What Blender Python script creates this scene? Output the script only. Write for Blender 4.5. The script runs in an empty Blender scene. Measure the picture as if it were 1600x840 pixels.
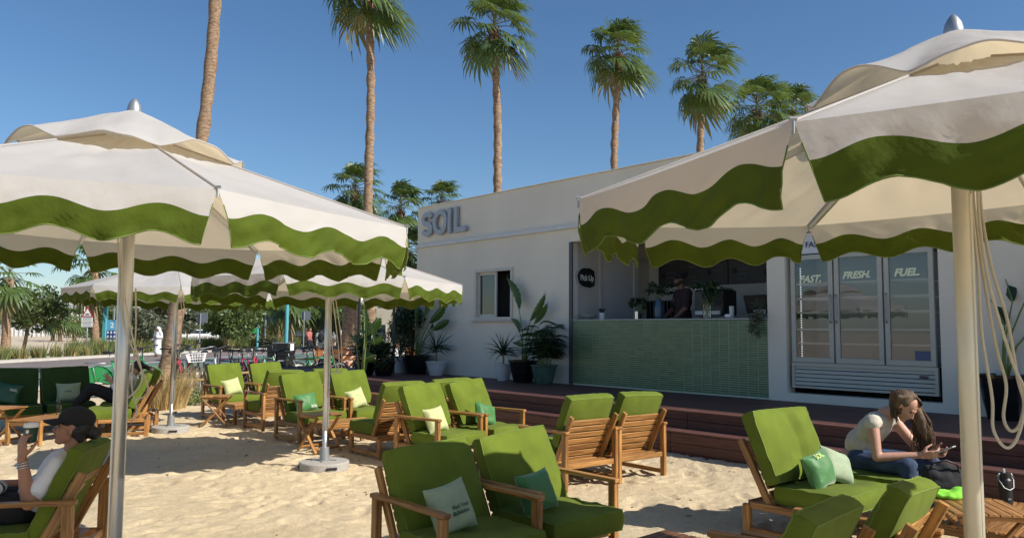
import bpy, bmesh, math, random
import numpy as np
from math import sin, cos, pi, radians, atan2, sqrt, floor
from mathutils import Vector, Matrix, noise

random.seed(7)
rng = np.random.default_rng(7)
scene = bpy.context.scene
COL = scene.collection

# ------------------------------------------------------------------ camera
CAM_H, F_PX, PITCH, ROLL = 1.6, 1224.66, 0.0772373, 0.0059055
cam_data = bpy.data.cameras.new('camera'); cam = bpy.data.objects.new('camera', cam_data); COL.objects.link(cam)
cam_data.sensor_width = 36; cam_data.lens = F_PX / 1600 * 36; cam_data.clip_end = 2000; cam_data.clip_start = 0.05
cam.matrix_world = Matrix.Translation((0, 0, CAM_H)) @ Matrix.Rotation(pi / 2 + PITCH, 4, 'X') @ Matrix.Rotation(ROLL, 4, 'Z')
scene.camera = cam

# ------------------------------------------------------------------ light
SUN_AZ, SUN_EL = radians(-25), radians(38)
world = bpy.data.worlds.new('World'); scene.world = world; world.use_nodes = True
wn = world.node_tree.nodes; wl = world.node_tree.links
sky = wn.new('ShaderNodeTexSky'); sky.sky_type = 'NISHITA'; sky.sun_disc = False
sky.sun_elevation = SUN_EL; sky.sun_rotation = pi / 2 - SUN_AZ
sky.air_density = 1.0; sky.dust_density = 0.5; sky.ozone_density = 4.2
hs_ = wn.new('ShaderNodeHueSaturation'); hs_.inputs['Hue'].default_value = 0.5; hs_.inputs['Saturation'].default_value = 1.12; hs_.inputs['Value'].default_value = 1.08
wl.new(sky.outputs[0], hs_.inputs['Color']); wl.new(hs_.outputs[0], wn['Background'].inputs[0]); wn['Background'].inputs[1].default_value = 0.082
sd = bpy.data.lights.new('sun', 'SUN'); sd.energy = 5.0; sd.angle = radians(0.55); sd.color = (1.0, 0.945, 0.86)
so = bpy.data.objects.new('sun', sd); COL.objects.link(so)
sdir = Vector((cos(SUN_EL) * cos(SUN_AZ), cos(SUN_EL) * sin(SUN_AZ), sin(SUN_EL)))
so.rotation_euler = sdir.to_track_quat('Z', 'Y').to_euler(); so.location = sdir * 40
scene.view_settings.view_transform = 'Standard'; scene.view_settings.look = 'None'
scene.view_settings.exposure = 0.42; scene.view_settings.gamma = 1.0

# ------------------------------------------------------------------ frame of the cafe: s runs along its front, n towards the sand
TH = radians(41.307)
D = Vector((-sin(TH), cos(TH), 0)); N = Vector((-cos(TH), -sin(TH), 0)); UP = Vector((0, 0, 1))
def W(s, n, z): return D * s + N * n + UP * z
def ray(px, py):
    u, v = px - 800, py - 420; c, s = cos(-ROLL), sin(-ROLL); u, v = u * c - v * s, u * s + v * c
    return Vector((u, F_PX * cos(PITCH) + v * sin(PITCH), F_PX * sin(PITCH) - v * cos(PITCH)))
def at(px, py, z=0.0):            # point of the photograph lying at height z
    d = ray(px, py); t = (z - CAM_H) / d.z; return Vector((d.x * t, d.y * t, z))
def atY(px, py, Y):               # point of the photograph at depth Y
    d = ray(px, py); t = Y / d.y; return Vector((d.x * t, Y, CAM_H + d.z * t))

# ------------------------------------------------------------------ materials
def mat(name, col, rough=0.6, var=0.0, vscale=4.0, bump=0.0, bscale=40.0, metal=0.0, spec=0.5, transl=0.0, tcol=None,
        sheen=0.0, coords='Object', col2=None, stretch=None, detail=4, emis=None, alpha=None, sss=0.0, distort=0.0):
    m = bpy.data.materials.new(name); m.use_nodes = True
    nt = m.node_tree; n = nt.nodes; l = nt.links; b = n['Principled BSDF']; out = n['Material Output']
    b.inputs['Roughness'].default_value = rough; b.inputs['Metallic'].default_value = metal
    b.inputs['Specular IOR Level'].default_value = spec
    c4 = (*col, 1)
    b.inputs['Base Color'].default_value = c4
    tc = n.new('ShaderNodeTexCoord'); src = tc.outputs[coords]
    if stretch:
        mp = n.new('ShaderNodeMapping'); mp.inputs['Scale'].default_value = stretch; l.new(src, mp.inputs[0]); src = mp.outputs[0]
    colout = None
    if var > 0 or col2:
        nz = n.new('ShaderNodeTexNoise'); nz.inputs['Scale'].default_value = vscale; nz.inputs['Detail'].default_value = detail
        nz.inputs['Distortion'].default_value = distort
        l.new(src, nz.inputs['Vector'])
        mx = n.new('ShaderNodeMix'); mx.data_type = 'RGBA'
        rp = n.new('ShaderNodeValToRGB'); rp.color_ramp.elements[0].position = 0.3; rp.color_ramp.elements[1].position = 0.7
        l.new(nz.outputs['Fac'], rp.inputs[0]); l.new(rp.outputs[0], mx.inputs[0])
        a = c4 if col2 else tuple(max(0, v * (1 - var)) for v in col) + (1,)
        d = (*col2, 1) if col2 else tuple(min(1, v * (1 + var)) for v in col) + (1,)
        mx.inputs[6].default_value = a; mx.inputs[7].default_value = d
        l.new(mx.outputs[2], b.inputs['Base Color']); colout = mx.outputs[2]
    if bump > 0:
        nb = n.new('ShaderNodeTexNoise'); nb.inputs['Scale'].default_value = bscale; nb.inputs['Detail'].default_value = 6
        l.new(src, nb.inputs['Vector'])
        bp = n.new('ShaderNodeBump'); bp.inputs['Strength'].default_value = min(1, bump); bp.inputs['Distance'].default_value = 0.02
        l.new(nb.outputs['Fac'], bp.inputs['Height']); l.new(bp.outputs[0], b.inputs['Normal'])
    if sheen: b.inputs['Sheen Weight'].default_value = sheen
    if sss: b.inputs['Subsurface Weight'].default_value = sss; b.inputs['Subsurface Radius'].default_value = (0.02, 0.008, 0.004)
    if emis: b.inputs['Emission Color'].default_value = (*emis[0], 1); b.inputs['Emission Strength'].default_value = emis[1]
    if transl:
        t = n.new('ShaderNodeBsdfTranslucent'); t.inputs[0].default_value = (*(tcol or col), 1)
        ms = n.new('ShaderNodeMixShader'); ms.inputs[0].default_value = transl
        l.new(b.outputs[0], ms.inputs[1]); l.new(t.outputs[0], ms.inputs[2]); l.new(ms.outputs[0], out.inputs[0])
    return m

def wood_mat(name, c1, c2, rough=0.5, rnd=0.25):
    m = bpy.data.materials.new(name); m.use_nodes = True
    nt = m.node_tree; n = nt.nodes; l = nt.links; b = n['Principled BSDF']
    uv = n.new('ShaderNodeUVMap'); mp = n.new('ShaderNodeMapping'); mp.inputs['Scale'].default_value = (2.2, 38, 1)
    oi = n.new('ShaderNodeObjectInfo'); l.new(uv.outputs[0], mp.inputs[0])
    ad = n.new('ShaderNodeVectorMath'); ad.operation = 'ADD'; l.new(mp.outputs[0], ad.inputs[0])
    geo = n.new('ShaderNodeNewGeometry')
    sc = n.new('ShaderNodeMath'); sc.operation = 'MULTIPLY'; sc.inputs[1].default_value = 57.0
    sm = n.new('ShaderNodeMath'); sm.operation = 'ADD'; l.new(oi.outputs['Random'], sm.inputs[0]); l.new(geo.outputs['Random Per Island'], sm.inputs[1])
    l.new(sm.outputs[0], sc.inputs[0]); l.new(sc.outputs[0], ad.inputs[1])
    nz = n.new('ShaderNodeTexNoise'); nz.inputs['Scale'].default_value = 1.6; nz.inputs['Detail'].default_value = 8; nz.inputs['Distortion'].default_value = 0.6
    l.new(ad.outputs[0], nz.inputs['Vector'])
    rp = n.new('ShaderNodeValToRGB'); rp.color_ramp.elements[0].position = 0.36; rp.color_ramp.elements[1].position = 0.66
    rp.color_ramp.elements[0].color = (*c1, 1); rp.color_ramp.elements[1].color = (*c2, 1); l.new(nz.outputs[0], rp.inputs[0])
    hs = n.new('ShaderNodeHueSaturation'); l.new(rp.outputs[0], hs.inputs['Color'])
    fr = n.new('ShaderNodeMath'); fr.operation = 'FRACT'; l.new(sc.outputs[0], fr.inputs[0])
    mr = n.new('ShaderNodeMapRange'); mr.inputs[3].default_value = 1 - rnd; mr.inputs[4].default_value = 1 + rnd
    l.new(fr.outputs[0], mr.inputs[0]); l.new(mr.outputs[0], hs.inputs['Value']); l.new(hs.outputs[0], b.inputs['Base Color'])
    bp = n.new('ShaderNodeBump'); bp.inputs['Strength'].default_value = 0.25; bp.inputs['Distance'].default_value = 0.004
    l.new(nz.outputs[0], bp.inputs['Height']); l.new(bp.outputs[0], b.inputs['Normal'])
    b.inputs['Roughness'].default_value = rough
    return m

M = {}
M['teak'] = wood_mat('teak wood', (0.19, 0.085, 0.022), (0.45, 0.225, 0.072), 0.42)
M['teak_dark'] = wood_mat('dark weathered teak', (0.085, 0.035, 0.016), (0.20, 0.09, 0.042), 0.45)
M['deck'] = wood_mat('red brown composite decking', (0.074, 0.030, 0.023), (0.128, 0.050, 0.039), 0.6, 0.15)
M['green'] = mat('lime green canvas', (0.118, 0.160, 0.016), 0.85, var=0.16, vscale=5, bump=0.35, bscale=260, sheen=0.03, spec=0.2)
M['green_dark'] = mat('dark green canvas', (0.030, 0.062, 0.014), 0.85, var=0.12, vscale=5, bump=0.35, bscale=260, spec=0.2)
M['piping'] = mat('green piping', (0.13, 0.185, 0.025), 0.8)
M['pale_pillow'] = mat('pale yellow green linen', (0.47, 0.50, 0.24), 0.85, var=0.08, vscale=20, bump=0.3, bscale=300)
M['sage_pillow'] = mat('pale sage linen', (0.30, 0.37, 0.24), 0.85, var=0.08, vscale=20, bump=0.3, bscale=300)
M['satin'] = mat('emerald satin', (0.035, 0.16, 0.03), 0.55, var=0.15, vscale=6, bump=0.25, bscale=30, sheen=0.4)
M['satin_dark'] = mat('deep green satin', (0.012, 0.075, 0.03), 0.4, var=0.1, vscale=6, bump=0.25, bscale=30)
M['canvas'] = mat('off white canvas', (0.505, 0.515, 0.520), 0.85, var=0.05, vscale=3, bump=0.22, bscale=14, transl=0.36, tcol=(0.95, 0.76, 0.48))
M['trim'] = mat('green canvas trim', (0.064, 0.092, 0.008), 0.8, spec=0.15, var=0.18, vscale=6, bump=0.3, bscale=18, transl=0.10, tcol=(0.13, 0.16, 0.01))
M['hem'] = mat('pale green stitched hem', (0.12, 0.17, 0.03), 0.8)
M['alu'] = mat('brushed aluminium', (0.60, 0.62, 0.64), 0.34, var=0.05, metal=0.85, bump=0.05, bscale=30, stretch=(20, 20, 1))
M['ivory_pole'] = mat('ivory coated aluminium', (0.60, 0.57, 0.47), 0.4, var=0.04, metal=0.35)
M['chrome'] = mat('polished steel', (0.7, 0.72, 0.74), 0.16, metal=1.0)
M['finial'] = mat('satin grey finial', (0.42, 0.43, 0.43), 0.38, metal=0.7)
M['rope'] = mat('off white rope', (0.62, 0.58, 0.48), 0.9, bump=0.6, bscale=350)
M['concrete'] = mat('grey speckled concrete', (0.36, 0.34, 0.31), 0.9, var=0.22, vscale=70, bump=0.5, bscale=120)
M['black'] = mat('black plastic', (0.012, 0.012, 0.013), 0.45, var=0.1)
M['black_gloss'] = mat('black glazed ceramic', (0.008, 0.008, 0.009), 0.12, var=0.2, vscale=9)
M['black_cloth'] = mat('black cloth', (0.012, 0.012, 0.015), 0.9, var=0.15, vscale=12, bump=0.3, bscale=60)
M['wall'] = mat('off white painted render', (0.735, 0.685, 0.585), 0.88, var=0.05, vscale=1.1, bump=0.16, bscale=30, stretch=(1, 1, .4))
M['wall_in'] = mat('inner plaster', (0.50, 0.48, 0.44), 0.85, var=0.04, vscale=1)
M['ledge'] = mat('pale grey painted ledge', (0.62, 0.63, 0.64), 0.7, var=0.04)
M['letter'] = mat('blue grey metal letters', (0.34, 0.365, 0.40), 0.45, metal=0.2, var=0.03, vscale=6)
M['frame_grey'] = mat('warm grey aluminium frame', (0.42, 0.41, 0.38), 0.45, metal=0.1, var=0.04)
M['frame_cream'] = mat('cream window frame', (0.55, 0.53, 0.47), 0.5, var=0.04)
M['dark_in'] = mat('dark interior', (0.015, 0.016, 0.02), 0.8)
M['grout'] = mat('pale grey green grout', (0.50, 0.55, 0.42), 0.9)
M['pot_white'] = mat('white glazed pot', (0.55, 0.57, 0.58), 0.35, var=0.05)
M['pot_green'] = mat('sea green glazed pot', (0.06, 0.11, 0.085), 0.16, var=0.25, vscale=7)
M['soil'] = mat('potting soil', (0.03, 0.02, 0.014), 0.95, bump=0.8, bscale=60)
M['leaf'] = mat('broad green leaf', (0.045, 0.105, 0.022), 0.42, var=0.3, vscale=5, transl=0.22, tcol=(0.12, 0.24, 0.02))
M['leaf_dark'] = mat('dark glossy leaf', (0.018, 0.042, 0.013), 0.4, var=0.3, vscale=6, transl=0.12, tcol=(0.05, 0.12, 0.01))
M['leaf_tree'] = mat('tree leaf', (0.085, 0.12, 0.032), 0.5, var=0.45, vscale=1.3, transl=0.2, tcol=(0.12, 0.2, 0.02))
M['leaf_olive'] = mat('olive grey leaf', (0.09, 0.105, 0.06), 0.6, var=0.35, vscale=1.3, transl=0.15)
M['palm_leaf'] = mat('palm frond', (0.068, 0.115, 0.030), 0.42, var=0.45, vscale=2.2, transl=0.25, tcol=(0.16, 0.22, 0.03))
M['palm_dry'] = mat('drying palm frond', (0.17, 0.16, 0.055), 0.6, var=0.35, vscale=2.2, transl=0.2)
M['stalk'] = mat('green stalk', (0.14, 0.20, 0.05), 0.5, var=0.2)
M['grass'] = mat('green hedge grass', (0.11, 0.165, 0.045), 0.7, var=0.4, vscale=1.2, transl=0.2)
M['straw'] = mat('golden dry grass', (0.42, 0.30, 0.12), 0.8, var=0.3, vscale=4, transl=0.25)
M['steel'] = mat('galvanised steel', (0.33, 0.35, 0.36), 0.45, metal=0.6, var=0.1)
M['teal'] = mat('turquoise painted steel', (0.08, 0.33, 0.37), 0.45, var=0.06)
M['white'] = mat('white paint', (0.75, 0.75, 0.74), 0.6, var=0.03)
M['rubber'] = mat('tyre rubber', (0.014, 0.014, 0.014), 0.8)

def trunk_mat():
    m = bpy.data.materials.new('palm bark'); m.use_nodes = True
    nt = m.node_tree; n = nt.nodes; l = nt.links; b = n['Principled BSDF']
    tc = n.new('ShaderNodeTexCoord'); mp = n.new('ShaderNodeMapping'); mp.inputs['Scale'].default_value = (3, 3, 9)
    l.new(tc.outputs['Object'], mp.inputs[0])
    nz = n.new('ShaderNodeTexNoise'); nz.inputs['Scale'].default_value = 2.2; nz.inputs['Detail'].default_value = 8; nz.inputs['Roughness'].default_value = 0.7
    l.new(mp.outputs[0], nz.inputs['Vector'])
    rp = n.new('ShaderNodeValToRGB'); rp.color_ramp.elements[0].position = 0.35; rp.color_ramp.elements[1].position = 0.68
    rp.color_ramp.elements[0].color = (0.12, 0.066, 0.036, 1); rp.color_ramp.elements[1].color = (0.40, 0.28, 0.18, 1)
    l.new(nz.outputs[0], rp.inputs[0])
    n2 = n.new('ShaderNodeTexNoise'); n2.inputs['Scale'].default_value = 0.8; l.new(tc.outputs['Object'], n2.inputs['Vector'])
    mx = n.new('ShaderNodeMix'); mx.data_type = 'RGBA'; mx.blend_type = 'MULTIPLY'; mx.inputs[0].default_value = 0.5
    l.new(rp.outputs[0], mx.inputs[6]); l.new(n2.outputs[1], mx.inputs[7])
    l.new(rp.outputs[0], b.inputs['Base Color']); b.inputs['Roughness'].default_value = 0.9
    bp = n.new('ShaderNodeBump'); bp.inputs['Strength'].default_value = 0.9; bp.inputs['Distance'].default_value = 0.03
    l.new(nz.outputs[0], bp.inputs['Height']); l.new(bp.outputs[0], b.inputs['Normal'])
    return m
M['bark'] = trunk_mat()

def tile_mat():
    m = bpy.data.materials.new('glazed green tile'); m.use_nodes = True
    nt = m.node_tree; n = nt.nodes; l = nt.links; b = n['Principled BSDF']
    geo = n.new('ShaderNodeNewGeometry'); oi = n.new('ShaderNodeObjectInfo')
    ad = n.new('ShaderNodeMath'); ad.operation = 'ADD'; l.new(geo.outputs['Random Per Island'], ad.inputs[0]); l.new(oi.outputs['Random'], ad.inputs[1])
    fr = n.new('ShaderNodeMath'); fr.operation = 'FRACT'; l.new(ad.outputs[0], fr.inputs[0])
    rp = n.new('ShaderNodeValToRGB'); e = rp.color_ramp.elements
    e[0].color = (0.062, 0.130, 0.060, 1); e[1].color = (0.100, 0.185, 0.092, 1)
    k = e.new(0.5); k.color = (0.078, 0.155, 0.074, 1); l.new(fr.outputs[0], rp.inputs[0])
    l.new(rp.outputs[0], b.inputs['Base Color']); b.inputs['Roughness'].default_value = 0.3
    nb = n.new('ShaderNodeTexNoise'); nb.inputs['Scale'].default_value = 14; tc = n.new('ShaderNodeTexCoord'); l.new(tc.outputs['Object'], nb.inputs['Vector'])
    bp = n.new('ShaderNodeBump'); bp.inputs['Strength'].default_value = 0.3; bp.inputs['Distance'].default_value = 0.01
    l.new(nb.outputs[0], bp.inputs['Height']); l.new(bp.outputs[0], b.inputs['Normal'])
    return m
M['tile'] = tile_mat()

def glass_mat(name, tint=(0.8, 0.9, 0.95), rough=0.01, refl=0.5, body=None):
    m = bpy.data.materials.new(name); m.use_nodes = True
    nt = m.node_tree; n = nt.nodes; l = nt.links; out = n['Material Output']; n.remove(n['Principled BSDF'])
    tr = n.new('ShaderNodeBsdfTransparent'); tr.inputs[0].default_value = (*tint, 1)
    gl = n.new('ShaderNodeBsdfGlossy'); gl.inputs['Roughness'].default_value = rough
    fz = n.new('ShaderNodeLayerWeight'); fz.inputs[0].default_value = refl
    ms = n.new('ShaderNodeMixShader'); l.new(fz.outputs['Fresnel'], ms.inputs[0]); l.new(tr.outputs[0], ms.inputs[1]); l.new(gl.outputs[0], ms.inputs[2])
    l.new(ms.outputs[0], out.inputs[0])
    return m
M['glass'] = glass_mat('clear reflecting glass', tint=(.92, .97, 1.0), refl=0.50)
M['bottle_glass'] = glass_mat('thin bottle glass', (0.93, 0.96, 0.95), 0.02, 0.35)

def sand_mat():
    m = bpy.data.materials.new('trodden pale sand'); m.use_nodes = True
    nt = m.node_tree; n = nt.nodes; l = nt.links; b = n['Principled BSDF']
    tc = n.new('ShaderNodeTexCoord')
    def nz(s, d=6, r=0.6):
        q = n.new('ShaderNodeTexNoise'); q.inputs['Scale'].default_value = s; q.inputs['Detail'].default_value = d; q.inputs['Roughness'].default_value = r
        l.new(tc.outputs['Object'], q.inputs['Vector']); return q
    a = nz(1.3); c = nz(22)
    rp = n.new('ShaderNodeValToRGB'); rp.color_ramp.elements[0].position = 0.3; rp.color_ramp.elements[1].position = 0.75
    rp.color_ramp.elements[0].color = (0.54, 0.425, 0.26, 1); rp.color_ramp.elements[1].color = (0.78, 0.64, 0.43, 1)
    mm = n.new('ShaderNodeMath'); mm.operation = 'MULTIPLY_ADD'; mm.inputs[1].default_value = 0.5; l.new(c.outputs[0], mm.inputs[0])
    hh = n.new('ShaderNodeMath'); hh.operation = 'MULTIPLY'; hh.inputs[1].default_value = 0.5; l.new(a.outputs[0], hh.inputs[0]); l.new(hh.outputs[0], mm.inputs[2])
    l.new(mm.outputs[0], rp.inputs[0]); l.new(rp.outputs[0], b.inputs['Base Color']); b.inputs['Roughness'].default_value = 0.95
    b.inputs['Specular IOR Level'].default_value = 0.2
    f = nz(11, 9, 0.72); g = nz(60, 5, 0.8)
    b1 = n.new('ShaderNodeBump'); b1.inputs['Strength'].default_value = 0.75; b1.inputs['Distance'].default_value = 0.05; l.new(f.outputs[0], b1.inputs['Height'])
    b2 = n.new('ShaderNodeBump'); b2.inputs['Strength'].default_value = 0.8; b2.inputs['Distance'].default_value = 0.014; l.new(g.outputs[0], b2.inputs['Height'])
    l.new(b1.outputs[0], b2.inputs['Normal']); l.new(b2.outputs[0], b.inputs['Normal'])
    return m
M['sand'] = sand_mat()
M['sand_far'] = mat('far pale sand', (0.50, 0.41, 0.29), 0.95, var=0.12, vscale=0.15, bump=0.3, bscale=3)
M['asphalt'] = mat('pinkish grey asphalt', (0.175, 0.145, 0.135), 0.9, var=0.12, vscale=0.8, bump=0.3, bscale=40)
M['lane'] = mat('pale teal cycle lane paint', (0.105, 0.155, 0.130), 0.85, var=0.12, vscale=1.2, bump=0.2, bscale=40)
M['kerb'] = mat('pale concrete kerb', (0.46, 0.43, 0.38), 0.9, var=0.1, vscale=3)

# ------------------------------------------------------------------ mesh builder
class MB:
    def __init__(s): s.v = []; s.f = []; s.uv = []; s.mi = []
    def add(s, verts, faces, uvs=None, mi=0):
        o = len(s.v); s.v += [tuple(p) for p in verts]
        for k, f in enumerate(faces):
            s.f.append([o + i for i in f]); s.mi.append(mi)
            s.uv += (uvs[k] if uvs else [(verts[i][0], verts[i][1]) for i in f])
        return s
    def box(s, c, size, rot=None, ch=0.0, mi=0):
        h = [x / 2 for x in size]; c = Vector(c); R = rot if rot else Matrix.Identity(3)
        if isinstance(R, (int, float)): R = Matrix.Rotation(R, 3, 'Z')
        ax = max(range(3), key=lambda i: size[i])
        ch = min(ch, min(h) * 0.45)
        P = []; F = []
        if ch <= 0:
            P = [Vector((sx * h[0], sy * h[1], sz * h[2])) for sx in (-1, 1) for sy in (-1, 1) for sz in (-1, 1)]
            F = [(0, 1, 3, 2), (4, 6, 7, 5), (0, 4, 5, 1), (2, 3, 7, 6), (0, 2, 6, 4), (1, 5, 7, 3)]
        else:
            idx = {}
            for sx in (-1, 1):
                for sy in (-1, 1):
                    for sz in (-1, 1):
                        for a in range(3):
                            p = [sx * (h[0] - (ch if a != 0 else 0)), sy * (h[1] - (ch if a != 1 else 0)), sz * (h[2] - (ch if a != 2 else 0))]
                            idx[(sx, sy, sz, a)] = len(P); P.append(Vector(p))
            for a in range(3):
                b, d = (a + 1) % 3, (a + 2) % 3
                for sg in (-1, 1):
                    q = []
                    for (ub, ud) in ((-1, -1), (1, -1), (1, 1), (-1, 1)):
                        k = [0, 0, 0]; k[a] = sg; k[b] = ub; k[d] = ud; q.append(idx[(*k, a)])
                    F.append(q if sg > 0 else q[::-1])
                for sb in (-1, 1):
                    for sdn in (-1, 1):
                        k0 = [0, 0, 0]; k0[b] = sb; k0[d] = sdn; k1 = list(k0); k0[a] = -1; k1[a] = 1
                        q = [idx[(*k0, b)], idx[(*k1, b)], idx[(*k1, d)], idx[(*k0, d)]]
                        F.append(q if sb * sdn < 0 else q[::-1])
            for sx in (-1, 1):
                for sy in (-1, 1):
                    for sz in (-1, 1):
                        q = [idx[(sx, sy, sz, 0)], idx[(sx, sy, sz, 1)], idx[(sx, sy, sz, 2)]]
                        F.append(q if sx * sy * sz > 0 else q[::-1])
        o1, o2 = (ax + 1) % 3, (ax + 2) % 3
        uvs = [[(P[i][ax], P[i][o1] + P[i][o2]) for i in f] for f in F]
        return s.add([c + R @ p for p in P], F, uvs, mi)
    def bar(s, a, b, w, t, up=(0, 0, 1), ch=0.0, mi=0):
        a, b = Vector(a), Vector(b); x = (b - a); L = x.length; x.normalize(); up = Vector(up)
        y = up.cross(x)
        if y.length < 1e-4: y = Vector((0, 1, 0)).cross(x)
        y.normalize(); z = x.cross(y)
        R = Matrix((x, y, z)).transposed()
        return s.box((a + b) / 2, (L, w, t), R, ch, mi)
    def tube(s, pts, rad, k=8, cap=True, mi=0, flat=1.0):
        pts = [Vector(p) for p in pts]; n = len(pts)
        rr = rad if isinstance(rad, (list, tuple)) else [rad] * n
        V = []; F = []; U = []; t = None; prev = None; Ln = 0
        for i, p in enumerate(pts):
            d = (pts[min(i + 1, n - 1)] - pts[max(i - 1, 0)])
            d = d.normalized() if d.length > 1e-9 else Vector((0, 0, 1))
            if prev is None:
                a = Vector((0, 0, 1)) if abs(d.z) < 0.9 else Vector((1, 0, 0)); u = d.cross(a).normalized()
            else:
                u = (prev - d * prev.dot(d)); u = u.normalized() if u.length > 1e-6 else d.orthogonal().normalized()
            prev = u; w = d.cross(u)
            for j in range(k):
                an = 2 * pi * j / k; V.append(p + (u * cos(an) + w * sin(an) * flat) * rr[i])
        for i in range(n - 1):
            for j in range(k):
                F.append((i * k + j, i * k + (j + 1) % k, (i + 1) * k + (j + 1) % k, (i + 1) * k + j))
                U.append([(i * .1, j / k), (i * .1, (j + 1) / k), (i * .1 + .1, (j + 1) / k), (i * .1 + .1, j / k)])
        if cap:
            F.append(tuple(range(k))[::-1]); U.append([(0, 0)] * k)
            F.append(tuple((n - 1) * k + j for j in range(k))); U.append([(0, 0)] * k)
        return s.add(V, F, U, mi)
    def lathe(s, prof, c=(0, 0, 0), k=24, mi=0, R=None):
        V = []; F = []; c = Vector(c); n = len(prof)
        for (r, z) in prof:
            for j in range(k):
                a = 2 * pi * j / k; p = Vector((r * cos(a), r * sin(a), z)); V.append(c + (R @ p if R else p))
        for i in range(n - 1):
            for j in range(k): F.append((i * k + j, i * k + (j + 1) % k, (i + 1) * k + (j + 1) % k, (i + 1) * k + j))
        if prof[0][0] > 1e-4: F.append(tuple(range(k))[::-1])
        if prof[-1][0] > 1e-4: F.append(tuple((n - 1) * k + j for j in range(k)))
        return s.add(V, F, None, mi)
    def grid(s, P, mi=0, close=False, flip=False):      # P[i][j] points
        a, b = len(P), len(P[0]); V = [p for r in P for p in r]; F = []; U = []
        for i in range(a - 1):
            for j in range(b - (0 if close else 1)):
                j2 = (j + 1) % b; q = [i * b + j, i * b + j2, (i + 1) * b + j2, (i + 1) * b + j]
                F.append(q[::-1] if flip else q); U.append([(0, 0)] * 4)
        return s.add(V, F, U, mi)
    def prism(s, poly, z0, z1, T=None, mi=0):           # poly in 2D, extruded, T maps Vector -> Vector
        k = len(poly); V = [Vector((x, y, z0)) for x, y in poly] + [Vector((x, y, z1)) for x, y in poly]
        F = [tuple(range(k))[::-1], tuple(range(k, 2 * k))] + [(i, (i + 1) % k, k + (i + 1) % k, k + i) for i in range(k)]
        return s.add([T(v) for v in V] if T else V, F, None, mi)
    def mesh(s, name, mats, smooth=False):
        me = bpy.data.meshes.new(name); me.from_pydata(s.v, [], s.f)
        ul = me.uv_layers.new(name='UVMap'); ul.data.foreach_set('uv', np.array(s.uv, dtype=np.float32).ravel())
        for m in (mats if isinstance(mats, (list, tuple)) else [mats]): me.materials.append(m)
        me.polygons.foreach_set('material_index', s.mi)
        if smooth: me.polygons.foreach_set('use_smooth', [True] * len(s.f))
        me.update(); return me
    def build(s, name, mats, parent=None, smooth=False, **kw):
        return put(name, s.mesh(name, mats, smooth), parent, **kw)

def put(name, me, parent=None, loc=None, rotz=None, label=None, cat=None, group=None, kind=None):
    o = bpy.data.objects.new(name, me); COL.objects.link(o)
    if parent is not None: o.parent = parent
    if loc is not None: o.location = loc
    if rotz is not None: o.rotation_euler = (0, 0, rotz)
    return tag(o, label, cat, group, kind)
def tag(o, label=None, cat=None, group=None, kind=None):
    if label: o['label'] = label
    if cat: o['category'] = cat
    if group: o['group'] = group
    if kind: o['kind'] = kind
    return o
def thing(name, label, cat, loc=(0, 0, 0), rotz=0.0, group=None):
    return put(name, None, None, loc, rotz, label, cat, group)
def kids(o): return KIDS.get(o.name, [])
KIDS = {}
def copy_tree(o, parent=None):
    c = o.copy(); COL.objects.link(c)
    if parent is not None: c.parent = parent
    for ch in [x for x in o.children]: copy_tree(ch, c)
    return c
def dup(root, loc, rotz, label, group=None, scale=None):
    c = copy_tree(root); c.location = loc; c.rotation_euler = (0, 0, rotz); c['label'] = label
    if group: c['group'] = group
    if scale: c.scale = (scale,) * 3
    return c
def fT(s, n, z):    # local (x right along the front, y up, z out) -> world, origin at s,n,z
    o = W(s, n, z); return lambda v: o - D * v[0] + UP * v[1] + N * v[2]
TMP = bpy.data.scenes.new('workbench')
def evaluated_mesh(o):      # evaluates one object by itself, away from the big scene
    TMP.collection.objects.link(o); vl = TMP.view_layers[0]; vl.update(); dg = vl.depsgraph
    me = bpy.data.meshes.new_from_object(o.evaluated_get(dg)); TMP.collection.objects.unlink(o); return me
def text_mesh(name, txt, size, depth, m, bold=0.0, shear=0.0, align='LEFT', spacing=1.0):
    cu = bpy.data.curves.new(name, 'FONT'); cu.body = txt; cu.size = size; cu.extrude = depth / 2; cu.offset = bold
    cu.shear = shear; cu.align_x = align; cu.space_character = spacing; cu.resolution_u = 3
    o = bpy.data.objects.new(name, cu); me = evaluated_mesh(o)
    bpy.data.objects.remove(o); me.materials.clear(); me.materials.append(m); return me
def xform(me, T):
    n = len(me.vertices); co = [T(v.co) for v in me.vertices]
    me.vertices.foreach_set('co', np.array([c for p in co for c in p], dtype=np.float32)); me.update(); return me

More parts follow.
